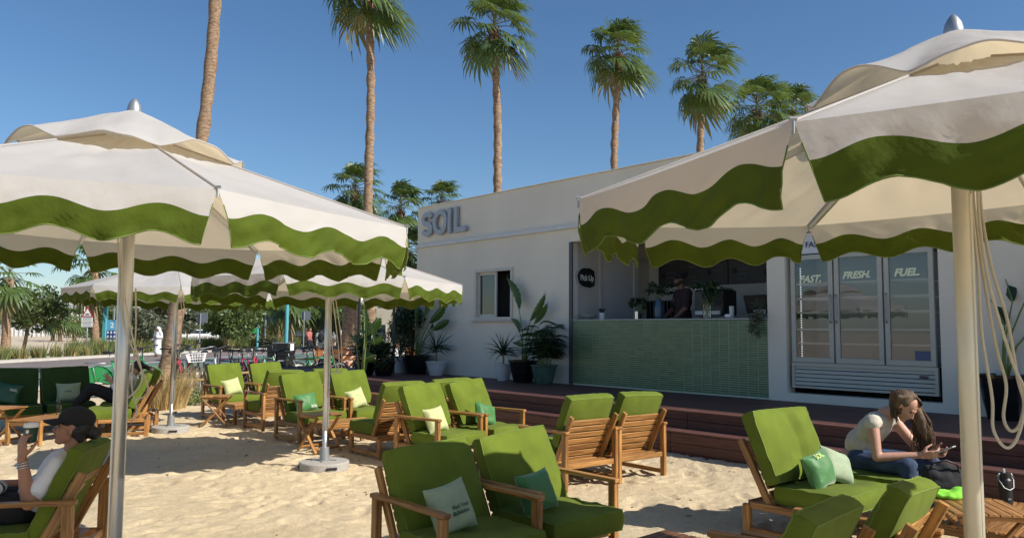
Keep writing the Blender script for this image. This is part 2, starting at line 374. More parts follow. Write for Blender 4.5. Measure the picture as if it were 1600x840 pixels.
#%%GROUND
# ------------------------------------------------------------------ ground
def vnoise(x, y, seed):
    r = np.random.default_rng(seed); T = r.random((256, 256)); xi = np.floor(x).astype(int); yi = np.floor(y).astype(int)
    fx = x - xi; fy = y - yi; fx = fx * fx * (3 - 2 * fx); fy = fy * fy * (3 - 2 * fy)
    g = lambda a, b: T[a % 256, b % 256]
    return (g(xi, yi) * (1 - fx) + g(xi + 1, yi) * fx) * (1 - fy) + (g(xi, yi + 1) * (1 - fx) + g(xi + 1, yi + 1) * fx) * fy - 0.5
def sand_h(x, y):
    n = -(x * cos(TH) + y * sin(TH)); s = -x * sin(TH) + y * cos(TH)
    h = 0.13 * np.clip((-7.0 - n) / 0.8, 0, 1) ** 1.5
    h = h + 0.020 * vnoise(x * 1.1, y * 1.1, 1) + 0.015 * vnoise(x * 3.1 + 9, y * 3.1, 2) + 0.014 * vnoise(x * 7.3, y * 7.3 + 5, 3) + 0.013 * vnoise(x * 13, y * 13, 4) + 0.009 * vnoise(x * 27, y * 29, 6) - 0.012 * np.clip(vnoise(x * 9 + 3, y * 9, 8) - .22, 0, 1) * 3
    # footprints: ring-like dents
    edge = np.minimum(np.minimum((x + 15) / 1.5, (13 - x) / 1.5), np.minimum((y + 3) / 1.5, (19.5 - 0.0 * x - y) / 2.0))
    return h - 0.010 - 0.14 * (1 - np.clip(edge, 0, 1))
def footprint_field(X, Y, Z):
    r = np.random.default_rng(5)
    for k in range(900):
        cx, cy = r.uniform(-9, 5), r.uniform(3, 12.4); a = r.uniform(0, 2 * pi); L, w = 0.15, 0.055
        i0 = np.searchsorted(XS, cx - 0.3); i1 = np.searchsorted(XS, cx + 0.3); j0 = np.searchsorted(YS, cy - 0.3); j1 = np.searchsorted(YS, cy + 0.3)
        sx = X[j0:j1, i0:i1] - cx; sy = Y[j0:j1, i0:i1] - cy
        u = (sx * cos(a) + sy * sin(a)) / L; v = (-sx * sin(a) + sy * cos(a)) / w; q = u * u + v * v
        Z[j0:j1, i0:i1] += -0.019 * np.exp(-q * q) + 0.008 * np.exp(-(np.sqrt(q) - 1.5) ** 2 * 6)
XS = np.concatenate([np.arange(-15.2, -9.2, .12), np.arange(-9.2, 5.2, .031), np.arange(5.2, 13.3, .12)]); YS = np.concatenate([np.arange(-3.2, 3.0, .12), np.arange(3.0, 12.5, .031), np.arange(12.5, 19.9, .07)])
GX, GY = np.meshgrid(XS, YS); GZ = sand_h(GX, GY); footprint_field(GX, GY, GZ)
nx, ny = len(XS), len(YS)
sand_me = bpy.data.meshes.new('sand'); co = np.stack([GX, GY, GZ], -1).reshape(-1, 3).astype(np.float32)
ii = (np.arange(ny - 1)[:, None] * nx + np.arange(nx - 1)[None]).ravel()
quads = np.stack([ii, ii + 1, ii + nx + 1, ii + nx], -1).astype(np.int32)
sand_me.vertices.add(len(co)); sand_me.vertices.foreach_set('co', co.ravel())
sand_me.loops.add(quads.size); sand_me.loops.foreach_set('vertex_index', quads.ravel())
sand_me.polygons.add(len(quads)); sand_me.polygons.foreach_set('loop_start', np.arange(0, quads.size, 4, dtype=np.int32))
sand_me.polygons.foreach_set('use_smooth', np.ones(len(quads), dtype=bool))
sand_me.update(calc_edges=True); sand_me.materials.append(M['sand'])
put('sand', sand_me, kind='structure')
def gz(x, y): return float(sand_h(np.array([float(x)]), np.array([float(y)]))[0])

g = MB(); g.add([(-900, -300, -0.08), (900, -300, -0.08), (900, 1500, -0.08), (-900, 1500, -0.08)], [(0, 1, 2, 3)])
g.build('ground', M['sand_far'], kind='structure')
FAR = [(-25.5, 5), (-25, 20), (-23.3, 35.7), (-21.4, 52.5), (-17.5, 69), (-8, 92), (20, 130), (70, 165)]
MID = [(-17.2, 5), (-17.4, 20), (-17.6, 32), (-17.0, 42), (-14.6, 54), (-9, 68), (4, 88), (30, 112), (80, 140)]
NEAR = [(-12.5, 5), (-12.9, 15), (-13.0, 22), (-11.4, 28), (-8.6, 38), (-4.5, 50), (3, 62), (16, 78), (45, 98), (90, 118)]
def resample(P, k=60):
    P = [Vector((x, y, 0)) for x, y in P]; L = [0]
    for a, b in zip(P, P[1:]): L.append(L[-1] + (b - a).length)
    out = []
    for i in range(k):
        t = L[-1] * i / (k - 1); j = max(q for q in range(len(L)) if L[q] <= t + 1e-9); j = min(j, len(P) - 2)
        out.append(P[j].lerp(P[j + 1], (t - L[j]) / (L[j + 1] - L[j])))
    for _ in range(3): out = [out[0]] + [(out[i - 1] + out[i] * 2 + out[i + 1]) / 4 for i in range(1, k - 1)] + [out[-1]]
    return out
def strip(name, A, B, z, m):
    A, B = resample(A), resample(B); g = MB(); g.grid([[a + UP * z, b + UP * z] for a, b in zip(A, B)], flip=True); return g.build(name, m, kind='structure')
strip('road', FAR, MID, -0.06, M['asphalt'])
strip('cycle_lane', MID, NEAR, -0.055, M['lane'])
KS = resample(FAR); g = MB(); off = [p + Vector((-0.9, 0, 0)) for p in KS]
prof = [[p + UP * -0.07, p + UP * 0.05, q + UP * 0.05, q + UP * -0.07] for p, q in zip(KS, off)]
g.grid(prof); g.build('kerb', M['kerb'], kind='structure')
g = MB(); NS = resample(NEAR); g.grid([[p + UP * -0.06, p + UP * 0.03, p + Vector((0.35, 0, 0.03)), p + Vector((0.35, 0, -0.06))] for p in NS], flip=True)
g.build('pavement_edge', M['kerb'], kind='structure')
# white lane line between road and cycle lane
g = MB(); MS = resample(MID); g.grid([[p + UP * -0.05, p + Vector((0.18, 0, -0.05))] for p in MS], flip=True); g.build('lane_line', M['white'], kind='structure')
g = MB(); g.add([(-24, 56, -0.07), (-8, 62, -0.07), (30, 110, -0.07), (10, 260, -0.07), (-80, 240, -0.07), (-62, 100, -0.07)], [(0, 1, 2, 3, 4, 5)])
#g.build('promenade', M['kerb'], kind='structure')

#%%DECK
ZD = 0.60
def place_piece(name, me, parent, s, n, z):    # meshes laid out in (−D, N, UP) aligned local frame
    o = put(name, me, parent); o.matrix_world = Matrix((( -D.x, N.x, 0, 0), (-D.y, N.y, 0, 0), (0, 0, 1, 0), (0, 0, 0, 1))) ; o.location = W(s, n, z); return o
FR = Matrix(((-D.x, N.x, 0), (-D.y, N.y, 0), (0, 0, 1)))
# (x -> -D, y -> N) is left handed for FR; use mirrored box frames instead
RF = Matrix((D, N, UP)).transposed()
if RF.determinant() < 0: RF = Matrix((-D, N, UP)).transposed()
DROT = atan2(-D.y, -D.x) if RF.col[0].dot(-D) > 0 else atan2(D.y, D.x)
deck = thing('deck', 'long dark red brown timber deck with a low step running along the cafe front', 'deck', W(8, -9.3, 0))
def piece(name, parent, size, c, m, ch=0.003, cache={}):
    key = (name, tuple(round(x, 3) for x in size), m.name)
    if key not in cache: cache[key] = MB().box((0, 0, 0), size, None, ch).mesh(name, m)
    o = bpy.data.objects.new(name, cache[key]); COL.objects.link(o)
    o.parent = parent; o.location = Vector(c) - (parent.matrix_world.translation if parent else Vector()); o.rotation_euler = (0, 0, DROT)
    return o
bpy.context.view_layer.update()
BL = 4.0
i = 0; n0 = -10.52
while n0 < -8.25:
    for k in range(5):
        s0 = -1.0 + k * BL + (i % 2) * 1.7 - 1.0
        piece('deck_board', deck, (BL - 0.006, 0.138, 0.022), W(s0 + BL / 2, n0 + 0.07, ZD - 0.011 + random.uniform(-.001, .001)), M['deck'])
    n0 += 0.145; i += 1
for k in range(5):
    s0 = -2 + k * BL
    for zz in (0.535, 0.43):
        piece('riser_board', deck, (BL - 0.006, 0.022, 0.10), W(s0 + BL / 2, n0 - 0.02, zz), M['deck'])
    for q in (0, 1):
        piece('step_board', deck, (BL - 0.006, 0.165, 0.022), W(s0 + BL / 2, n0 + 0.09 + q * 0.17 - 0.005, 0.375), M['deck'])
    for zz in (0.305, 0.19, 0.075):
        piece('riser_board', deck, (BL - 0.006, 0.022, 0.112), W(s0 + BL / 2, n0 + 0.33, zz), M['deck'])
b = MB(); b.box(Vector((0, 0, 0)), (20.0, n0 + 10.5 - 0.06, 0.55), DROT)
o = b.build('substructure', M['dark_in'], deck); o.location = W(8, (n0 - 10.5) / 2 - 0.02, 0.28) - deck.location

#%%CAFE
cafe = thing('cafe_building', 'low white rendered cafe building with tall parapet, sliding window and open serving hatch', 'building', W(8, -12, 0))
def cl(o): o.location = -cafe.location; return o
NF = -10.5
def walled(mb, s0, s1, z0, z1, nf, th, holes):
    ss = sorted({s0, s1, *[h[0] for h in holes], *[h[1] for h in holes]}); zs = sorted({z0, z1, *[h[2] for h in holes], *[h[3] for h in holes]})
    inh = lambda a, b: any(h[0] <= a < h[1] and h[2] <= b < h[3] for h in holes)
    for a, a2 in zip(ss, ss[1:]):
        for c, c2 in zip(zs, zs[1:]):
            if inh((a + a2) / 2, (c + c2) / 2): continue
            mb.add([W(a, nf, c), W(a2, nf, c), W(a2, nf, c2), W(a, nf, c2)], [(3, 2, 1, 0)])
            mb.add([W(a, nf - th, c), W(a2, nf - th, c), W(a2, nf - th, c2), W(a, nf - th, c2)], [(0, 1, 2, 3)])
    for h in holes + [(s0, s1, z0, z1)]:
        a, a2, c, c2 = h
        for P in ([(a, c), (a, c2)], [(a2, c), (a2, c2)], [(a, c), (a2, c)], [(a, c2), (a2, c2)]):
            (p, q), (r, t) = P; mb.add([W(p, nf, q), W(r, nf, t), W(r, nf - th, t), W(p, nf - th, q)], [(0, 1, 2, 3)])
HATCH = (6.22, 10.31, 0.3, 3.25); WIN = (11.91, 13.14, 1.80, 2.87); NICHE = (3.84, 5.93, 0.72, 3.02)
b = MB(); walled(b, -4.0, 15.35, 0.3, 3.50, NF, 0.22, [HATCH, WIN, NICHE]); cl(b.build('front_wall', M['wall'], cafe))
b = MB(); walled(b, -4.0, 15.352, 3.503, 4.45, NF - 0.012, 0.22, []); cl(b.build('parapet', M['wall'], cafe))
b = MB(); b.bar(W(-4, NF + 0.015, 3.535), W(15.36, NF + 0.015, 3.535), 0.09, 0.075, ch=0.004); cl(b.build('ledge', M['ledge'], cafe))
b = MB(); b.bar(W(-4, NF - 0.11, 4.462), W(15.37, NF - 0.11, 4.462), 0.26, 0.02, ch=0.004); cl(b.build('coping', M['wall'], cafe))
b = MB()
b.bar(W(15.24, NF - 0.225, 2.3), W(15.24, -17.5, 2.3), 0.22, 4.28); cl(b.build('side_wall', M['wall'], cafe))
b = MB(); b.bar(W(-4, -14.1, 3.9), W(15.1, -14.1, 3.9), 6.7, 0.1); cl(b.build('roof', M['wall'], cafe))
b = MB(); b.bar(W(-3.9, -17.3, 2.2), W(15.1, -17.3, 2.2), 0.2, 4.2); cl(b.build('back_wall', M['wall'], cafe))
# serving room
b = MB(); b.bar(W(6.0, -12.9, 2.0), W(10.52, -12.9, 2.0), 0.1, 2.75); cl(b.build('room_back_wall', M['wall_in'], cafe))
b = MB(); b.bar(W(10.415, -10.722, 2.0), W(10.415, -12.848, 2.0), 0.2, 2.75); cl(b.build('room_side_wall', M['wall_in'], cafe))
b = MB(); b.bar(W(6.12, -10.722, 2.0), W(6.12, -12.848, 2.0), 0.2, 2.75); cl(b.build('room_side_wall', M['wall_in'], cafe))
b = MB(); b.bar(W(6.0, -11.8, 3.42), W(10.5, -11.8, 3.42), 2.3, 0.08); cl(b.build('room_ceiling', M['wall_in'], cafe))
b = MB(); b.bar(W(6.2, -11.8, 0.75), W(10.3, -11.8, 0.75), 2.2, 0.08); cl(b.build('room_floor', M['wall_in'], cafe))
b = MB(); b.bar(W(10.27, NF + 0.004, 0.62), W(10.27, NF + 0.004, 3.245), 0.08, 0.03, up=N); o = cl(b.build('hatch_jamb', mat('dark grey shutter rail', (0.07, 0.075, 0.085), 0.5), cafe))
# door inside, on the side wall facing the hatch
door = MB(); door.bar(W(10.30, -11.40, 1.98), W(10.30, -12.40, 1.98), 0.035, 2.2)
do = cl(door.build('door', mat('pale grey door', (0.58, 0.60, 0.62), 0.5), cafe))
b = MB()
for nn in (-11.35, -12.45): b.bar(W(10.285, nn, 0.8), W(10.285, nn, 3.1), 0.09, 0.05, up=D)
b.bar(W(10.285, -11.305, 3.14), W(10.285, -12.495, 3.14), 0.05, 0.08); b.build('door_frame', M['wall_in'], do)
b = MB(); b.bar(W(10.24, -12.0, 3.02), W(10.22, -12.75, 3.04), 0.02, 0.02); b.box(W(10.25, -12.05, 2.96), (0.05, 0.14, 0.06), DROT); b.build('door_closer', M['steel'], do)
b = MB(); b.bar(W(10.275, -12.33, 1.2), W(10.275, -12.33, 3.0), 0.04, 0.02, up=D); b.build('edge_strip', M['white'], do)
# window
win = MB()
s0, s1, z0, z1 = WIN
for (a, c) in (((s0, z0 + .03), (s1, z0 + .03)), ((s0, z1 - .03), (s1, z1 - .03))): win.bar(W(a[0], NF - 0.02, a[1]), W(c[0], NF - 0.02, c[1]), 0.10, 0.06)
for a in (s0 + .03, s1 - .03): win.bar(W(a, NF - 0.02, z0 + .06), W(a, NF - 0.02, z1 - .06), 0.06, 0.10, up=N)
wo = cl(win.build('window', M['frame_cream'], cafe))
b = MB(); sm = (s0 + s1) / 2 - 0.02
for (p, q, r, t) in ((sm, z0 + .09, s1 - .09, z0 + .09), (sm, z1 - .09, s1 - .09, z1 - .09)): b.bar(W(p, NF - 0.05, q), W(r, NF - 0.05, t), 0.03, 0.06)
for a in (sm, s1 - .085): b.bar(W(a, NF - 0.05, z0 + .06), W(a, NF - 0.05, z1 - .06), 0.03, 0.055, up=D)
b.build('sash', M['frame_cream'], wo)
b = MB(); b.add([W(sm, NF - .06, z0 + .1), W(s1 - .1, NF - .06, z0 + .1), W(s1 - .1, NF - .06, z1 - .1), W(sm, NF - .06, z1 - .1)], [(3, 2, 1, 0)]); b.build('pane', M['glass'], wo)
b = MB(); b.bar(W(s0 + .06, NF - 0.11, z0 + .06), W(s0 + .06, NF - 0.11, z1 - .06), 0.05, 0.03, up=D); b.build('sash', M['frame_cream'], wo)
b = MB(); b.bar(W(s0 - 1.4, NF - 0.5, 2.3), W(s1 + 1.4, NF - 0.5, 2.3), 0.02, 1.9); cl(b.build('window_shade_sheet', M['dark_in'], cafe))  # added near-black sheet, stands in for the shade inside the open window
b = MB(); b.bar(W(s0 - .04, NF + 0.03, z0 - .02), W(s1 + .04, NF + 0.03, z0 - .02), 0.08, 0.03, ch=.004); b.build('sill', M['frame_cream'], wo)

# tiled counter
counter = thing('tiled_counter', 'serving counter faced in stacked slim green glazed tiles beneath the hatch', 'counter', W(8.26, -10.6, 0.6))
def kl(o, p): o.location = -p.location; return o
b = MB(); b.bar(W(6.222, -10.5765, 1.14), W(10.228, -10.5765, 1.14), 0.15, 1.24); kl(b.build('counter_body', M['grout'], counter), counter)
b = MB(); b.bar(W(6.222, -10.72, 1.785), W(10.228, -10.72, 1.785), 0.46, 0.022, ch=0.003); kl(b.build('countertop', mat('pale stone worktop', (0.40, 0.42, 0.38), 0.5), counter), counter)
TW, THh = 4.005 / 24, 1.15 / 33
tile_me = MB().box((0, 0, 0), (TW - 0.0065, 0.012, THh - 0.0055), None, 0.002).mesh('tile', M['tile'])
rest = MB()
for c in range(24):
    for r in range(33):
        sc = 6.224 + TW * (c + 0.5); zc = 0.625 + THh * (r + 0.5); nn = NF - 0.004 + random.uniform(-.0012, .0012)
        if c < 9:
            o = bpy.data.objects.new('tile', tile_me); COL.objects.link(o); o.parent = counter
            o.location = W(sc, nn, zc) - counter.location; o.rotation_euler = (random.uniform(-.012, .012), 0, DROT + random.uniform(-.006, .006))
        else: rest.box(W(sc, nn, zc), (TW - 0.0065, 0.012, THh - 0.0055), DROT, 0.0)
kl(rest.build('tiles', M['tile'], counter, kind='stuff'), counter)

# SOIL sign
sign = thing('cafe_sign', 'raised grey metal letters reading SOIL high on the parapet corner', 'sign', W(14.2, NF, 3.73))
def ribbon(path, w, closed=False):
    P = [Vector((x, y)) for x, y in path]; n = len(P); Lf = []; Rt = []
    for i in range(n):
        a = P[(i - 1) % n if closed else max(i - 1, 0)]; c = P[(i + 1) % n if closed else min(i + 1, n - 1)]
        t = (c - a).normalized(); nn = Vector((-t.y, t.x)) * w / 2; Lf.append(P[i] + nn); Rt.append(P[i] - nn)
    return Lf, Rt
def ribbon_solid(path, w, z0, z1, T, closed=False):
    Lf, Rt = ribbon(path, w, closed); g = MB()
    sec = [[T((l.x, l.y, z0)), T((l.x, l.y, z1)), T((r.x, r.y, z1)), T((r.x, r.y, z0))] for l, r in zip(Lf, Rt)]
    if closed: sec.append(sec[0])
    g.grid(sec, close=True)
    if not closed:
        for q in (sec[0], sec[-1]): g.add(q, [(0, 1, 2, 3)])
    return g
T0 = fT(15.10, NF - 0.008, 3.735)
Hh, st = 0.575, 0.115
def arc(cx, cy, rx, ry, a0, a1, k=14): return [(cx + rx * cos(radians(a0 + (a1 - a0) * i / k)), cy + ry * sin(radians(a0 + (a1 - a0) * i / k))) for i in range(k + 1)]
S_path = arc(0.235, 0.405, 0.155, 0.112, 12, 255, 18) + arc(0.235, 0.177, 0.160, 0.118, 78, -165, 18)
for pth, w, cl_ in ((S_path, st, False), (arc(0.74, Hh / 2, 0.215, Hh / 2 - 0.055, 0, 342, 26), st, True),
                    ([(1.10, 0), (1.10, Hh)], st, False), ([(1.33, Hh), (1.33, st / 2 + .0), (1.33, st / 2)], st, False)):
    gg = ribbon_solid(pth, w, 0.03, 0.09, T0, cl_)
    if pth[0][0] == 1.33: gg.v = []; gg.f = []; gg.uv = []; gg.mi = []; gg.prism([(1.27, 0), (1.70, 0), (1.70, st), (1.27 + st, st), (1.27 + st, Hh), (1.27, Hh)], 0.03, 0.09, T0)
    kl(gg.build('letter', M['letter'], sign), sign)
b = MB()
for x in (.2, .3, .62, .86, 1.1, 1.33, 1.6):
    b.tube([T0((x, .06, 0)), T0((x, .06, .035))], .01, 5)
kl(b.build('stand_off', M['steel'], sign), sign)

# Pick Up sign on the inner side wall (its plane faces the hatch)
ps = thing('pick_up_sign', 'black stone shaped plaque with white Pick Up lettering on the inner wall', 'sign', W(10.28, -11.1, 2.6))
def sT(nc, z): o = W(10.315 - 0.005, nc, z); return lambda v: o - N * v[0] + UP * v[1] - D * v[2]
T1 = sT(-10.92, 2.60)
poly = [(x * .86, y * .86) for x, y in [(-.27, .03), (-.22, .13), (-.12, .20), (.10, .21), (.24, .15), (.27, 0), (.25, -.17), (.12, -.22), (-.10, -.20), (-.22, -.13)]]
kl(MB().prism([(x * 1.0, y * 1.0) for x, y in poly], 0.02, 0.05, T1).build('plaque', M['black'], ps), ps)
kl(MB().prism([(x * 1.07 - .03, y * 1.08) for x, y in poly], 0.002, 0.018, T1).build('backing', mat('pale backing plate', (.5, .52, .5), .6), ps), ps)
me = text_mesh('lettering', 'Pick Up', 0.125, 0.004, mat('white sign lettering', (.75, .78, .7), .6), 0.002, 0.0, 'CENTER', .95)
kl(put('lettering', xform(me, lambda v: T1((v[0], v[1] * 1.25 - .06, .055 + v[2]))), ps), ps)

# menu boards on the back wall
def menu(sa, sb, name_label, seed):
    t = thing('menu_board', name_label, 'menu board', W((sa + sb) / 2, -12.84, 2.5), group='dark menu boards behind the counter')
    z0, z1 = 2.48, 3.38; r = random.Random(seed)
    b = MB(); b.bar(W(sa, -12.82, (z0 + z1) / 2), W(sb, -12.82, (z0 + z1) / 2), 0.04, z1 - z0, ch=.004); kl(b.build('board', mat('charcoal menu panel', (0.03, 0.03, 0.033), 0.5), t), t)
    tx = MB(); T = fT(sb, -12.795, z0); ww = sb - sa
    for c in range(3):
        for k in range(9):
            x0 = .1 + c * ww / 3 + r.uniform(0, .03); L = r.uniform(.2, ww / 3 - .15); y = .08 + k * .095
            if (k + c) % 4 == 3: continue
            tx.prism([(x0 + .1, y), (x0 + .1 + L * .7, y), (x0 + .1 + L * .7, y + .014), (x0 + .1, y + .014)], 0, .002, T)
    kl(tx.build('menu_lines', mat('faint grey menu print', (.12, .12, .125), .7), t, kind='stuff'), t)
    for c in range(3):
        for k in range(2):
            x0 = .14 + c * ww / 3; y = .2 + k * .36 + r.uniform(-.05, .05)
            g = MB(); g.prism([(x0 + .045 * cos(a), y + .06 * sin(a)) for a in np.linspace(0, 2 * pi, 9)[:-1]], 0.001, .004, T)
            kl(g.build('dish_picture', mat('dark dish picture', (.012, .012, .013), .7), t), t)
    return t
menu(8.40, 10.03, 'large charcoal menu panel on the back wall behind the standing barista', 3)
menu(6.45, 8.38, 'large charcoal menu panel nearer the right end of the serving hatch', 4)

#%%FRIDGE
fr = thing('display_fridge', 'tall three door glass drinks fridge set into the white wall reading FAST. FRESH. FUEL.', 'fridge', W(4.88, -10.7, 0.8))
def fb(name, m, f, parent=None, **kw):
    b = MB(); f(b); o = b.build(name, m, parent or fr, **kw)
    if parent is None: kl(o, fr)
    return o
SR, SL = 3.90, 5.875
grey = mat('grey fridge enamel', (0.46, 0.46, 0.40), 0.42, var=0.04)
inner = mat('white fridge lining', (0.40, 0.45, 0.48), 0.5)
def cab(b):
    b.bar(W(SR + .012, -10.84, 1.92), W(SR + .012, -10.84 - .44, 1.92), 0.02, 1.56); b.bar(W(SL - .012, -10.84, 1.92), W(SL - .012, -11.28, 1.92), 0.02, 1.56)
    b.bar(W(SR, -11.27, 1.92), W(SL, -11.27, 1.92), 0.02, 1.56); b.bar(W(SR, -11.05, 2.70), W(SL, -11.05, 2.70), 0.44, 0.02); b.bar(W(SR, -11.05, 1.16), W(SL, -11.05, 1.16), 0.44, 0.02)
fb('cabinet', inner, cab)
fb('header', mat('white fridge header', (.62, .64, .68), .5), lambda b: b.bar(W(SR, -10.60, 2.86), W(SL, -10.60, 2.86), 0.06, 0.30, ch=.004))
me = text_mesh('lettering', 'FAST. FRESH. FUEL.', 0.115, 0.004, mat('navy print', (.03, .05, .1), .6), 0.0015)
Th = fT(5.64, -10.565, 2.80); kl(put('lettering', xform(me, Th), fr), fr)
divs = [SL, 5.225, 4.545, SR]
words = ['FAST.', 'FRESH.', 'FUEL.']
cream = mat('cream window lettering', (.85, .9, .62), .6)
for k in range(3):
    a, c = divs[k] - .012, divs[k + 1] + .012   # a is left (greater s)
    d_ = MB(); z0, z1 = 1.165, 2.69; nn = -10.56
    d_.bar(W(a, nn, z0 + .035), W(c, nn, z0 + .035), .05, .07, ch=.004); d_.bar(W(a, nn, z1 - .035), W(c, nn, z1 - .035), .05, .07, ch=.004)
    d_.bar(W(a - .032, nn, z0 + .07), W(a - .032, nn, z1 - .07), .064, .05, up=N, ch=.004); d_.bar(W(c + .032, nn, z0 + .07), W(c + .032, nn, z1 - .07), .064, .05, up=N, ch=.004)
    dd = kl(d_.build('fridge_door', grey, fr), fr)
    g_ = MB(); g_.add([W(a - .06, nn + .005, z0 + .07), W(c + .06, nn + .005, z0 + .07), W(c + .06, nn + .005, z1 - .07), W(a - .06, nn + .005, z1 - .07)], [(0, 1, 2, 3)]); g_.build('pane', M['glass'], dd)
    hs = c + .03 if k == 0 else a - .03
    h_ = MB(); h_.tube([W(hs, nn + .03, 1.72), W(hs, nn + .065, 1.75), W(hs, nn + .065, 2.08), W(hs, nn + .03, 2.11)], .011, 6); h_.build('door_handle', M['steel'], dd)
    me = text_mesh('lettering', words[k], 0.135 if k != 1 else .128, 0.002, cream, 0.0055, 0.32, 'CENTER')
    Tw = fT((a + c) / 2 + .02, nn + .012, 2.33 if k else 2.30); put('lettering', xform(me, Tw), dd)
    for q, zz in enumerate((1.42, 1.62, 1.86, 2.06, 2.27)):
        fb('shelf', M['white'], lambda b: [b.bar(W(a - .03, -10.70 - w * .06, zz), W(c + .03, -10.66 - w * .06, zz), .006, .006) for w in range(8)] + [b.bar(W(a - .03, -10.62, zz + .012), W(c + .03, -10.62, zz + .012), .008, .026)])
for q in range(40):
    pass
led = MB()
for q in range(38): led.box(W(SL - .10, -10.66, 1.25 + q * .034), (.012, .01, .012), DROT)
kl(led.build('lamp_strip', mat('white lit diodes', (.8, .8, .8), .5, emis=((.9, .95, 1), 0.9)), fr, kind='stuff'), fr)
def grille(b):
    b.bar(W(SL, -10.57, 1.135), W(SR, -10.57, 1.135), .05, .05); b.bar(W(SL, -10.57, .815), W(SR, -10.57, .815), .05, .03)
    b.bar(W(SL - .02, -10.57, .83), W(SL - .02, -10.57, 1.11), .05, .04, up=D); b.bar(W(SR + .02, -10.57, .83), W(SR + .02, -10.57, 1.11), .05, .04, up=D)
fb('grille_frame', grey, grille)
for q in range(5):
    fb('louvre', grey, lambda b: b.box(W((SL + SR) / 2, -10.575, .862 + q * .056), (SL - SR - .08, .03, .047), Matrix.Rotation(DROT, 3, 'Z') @ Matrix.Rotation(radians(-14 if RF.col[0].dot(-D) > 0 else 14), 3, 'X'), .002))
fb('vent_backing', M['dark_in'], lambda b: b.bar(W(SL, -10.65, .97), W(SR, -10.65, .97), .02, .34))
fb('temperature_display', mat('dark blue display', (.02, .03, .09), .3), lambda b: b.bar(W(4.12, -10.545, 1.03), W(4.02, -10.545, 1.03), .02, .035))
fb('door_sticker', mat('blue price sticker', (.05, .09, .2), .4), lambda b: b.bar(W(4.17, -10.548, 1.30), W(3.98, -10.548, 1.30), .004, .12))
b = MB()
for p in ((3.84, 5.93, .55), ): b.bar(W(3.7, -11.4, 1.9), W(6.1, -11.4, 1.9), .05, 2.6)
b.bar(W(3.79, -10.73, 1.9), W(3.79, -11.37, 1.9), .05, 2.6); b.bar(W(5.985, -10.73, 1.9), W(5.985, -11.37, 1.9), .05, 2.6)
cl(b.build('fridge_recess', M['dark_in'], cafe))
#%%CHAIRS
def cushion_mesh(name, w, h, t, m, seed=0, puff=0.018, nu=22, nv=20, hump=0.0, tuft=False):
    """upholstered slab lying in local XY, thickness along Z from 0..t, with boxed sides, piping seams, creases"""
    r = random.Random(seed); off = Vector((r.uniform(0, 50), r.uniform(0, 50), r.uniform(0, 50)))
    g = MB()
    def top(u, v, sgn):
        e = (1 - abs(u) ** 5) * (1 - abs(v) ** 5)
        x = u * w / 2 * (1 - 0.02 * (1 - abs(v)) * 0 + 0.012 * (1 - v * v)); y = v * h / 2 * (1 + 0.012 * (1 - u * u))
        edge = max(abs(u), abs(v)); wr = noise.noise(Vector((x * 5, y * 5, 0)) + off) * .022 * e
        k = 34; along = x if abs(v) > abs(u) else y
        wr += max(0, edge - .7) / .3 * noise.noise(Vector((along * k, edge * 2, sgn * 3)) + off) * .011
        wr += abs(noise.noise(Vector((x * 3 + y * 4, y * 2.2, 7)) + off)) * -.018 * e
        z = sgn * (t / 2 + (puff * e * (1 if sgn > 0 else .45) + wr * (1 if sgn > 0 else .3)))
        if tuft and sgn > 0: z -= .040 * math.exp(-((u + .12) / .09) ** 2) * (1 - abs(v) ** 4)
        cr = max(0, abs(u) + abs(v) - 1.75) / .25
        return Vector((x * (1 - .012 * cr), y * (1 - .012 * cr), z + t / 2))
    us = [sin(pi / 2 * (2 * i / nu - 1)) for i in range(nu + 1)]; vs = [sin(pi / 2 * (2 * i / nv - 1)) for i in range(nv + 1)]
    g.grid([[top(u, v, 1) for v in vs] for u in us], flip=False); g.grid([[top(u, v, -1) for v in vs] for u in us], flip=True)
    loop = [(u, -1) for u in us] + [(1, v) for v in vs[1:]] + [(u, 1) for u in us[::-1][1:]] + [(-1, v) for v in vs[::-1][1:-1]]
    rows = []
    for k in range(5):
        f = k / 4; row = []
        for (u, v) in loop:
            p = top(u, v, -1).lerp(top(u, v, 1), f); o = Vector((u if abs(u) == 1 else 0, v if abs(v) == 1 else 0, 0))
            q = p + o * (.010 * sin(pi * f) + noise.noise(Vector((p.x * 22, p.y * 22, f * 2)) + off) * .004 * sin(pi * f)); row.append(q)
        rows.append(row)
    g.grid(rows, close=True, flip=False)
    me = g.mesh(name, m, True)
    pm = MB()
    for sgn in (1, -1):
        pts = [top(u, v, sgn) for u, v in loop]; pm.tube(pts + [pts[0], pts[1]], .0042, 5, cap=False)
    return me, pm.mesh('piping', M['piping'], True)
def pillow_mesh(name, w, h, t, m, seed):
    r = random.Random(seed); off = Vector((r.uniform(0, 50), r.uniform(0, 50), 0)); g = MB(); n = 18
    def P(u, v, s):
        pin = 1 - .10 * (1 - u * u) * abs(v) ** 3; pin2 = 1 - .10 * (1 - v * v) * abs(u) ** 3
        x = u * w / 2 * pin2; y = v * h / 2 * pin
        e = max(0, (1 - u ** 4) * (1 - v ** 4)) ** .6
        z = s * (t / 2 * e + e * noise.noise(Vector((x * 12, y * 12, s * 5)) + off) * .012) + noise.noise(Vector((x * 4, y * 4, 2)) + off) * .015
        ang = atan2(v, u); z += (1 - e) * 0 + e * (1 - e) * s * .006 * sin(ang * 22)
        return Vector((x, y, z))
    us = [2 * i / n - 1 for i in range(n + 1)]
    g.grid([[P(u, v, 1) for v in us] for u in us]); g.grid([[P(u, v, -1) for v in us] for u in us], flip=True)
    return g.mesh(name, m, True)

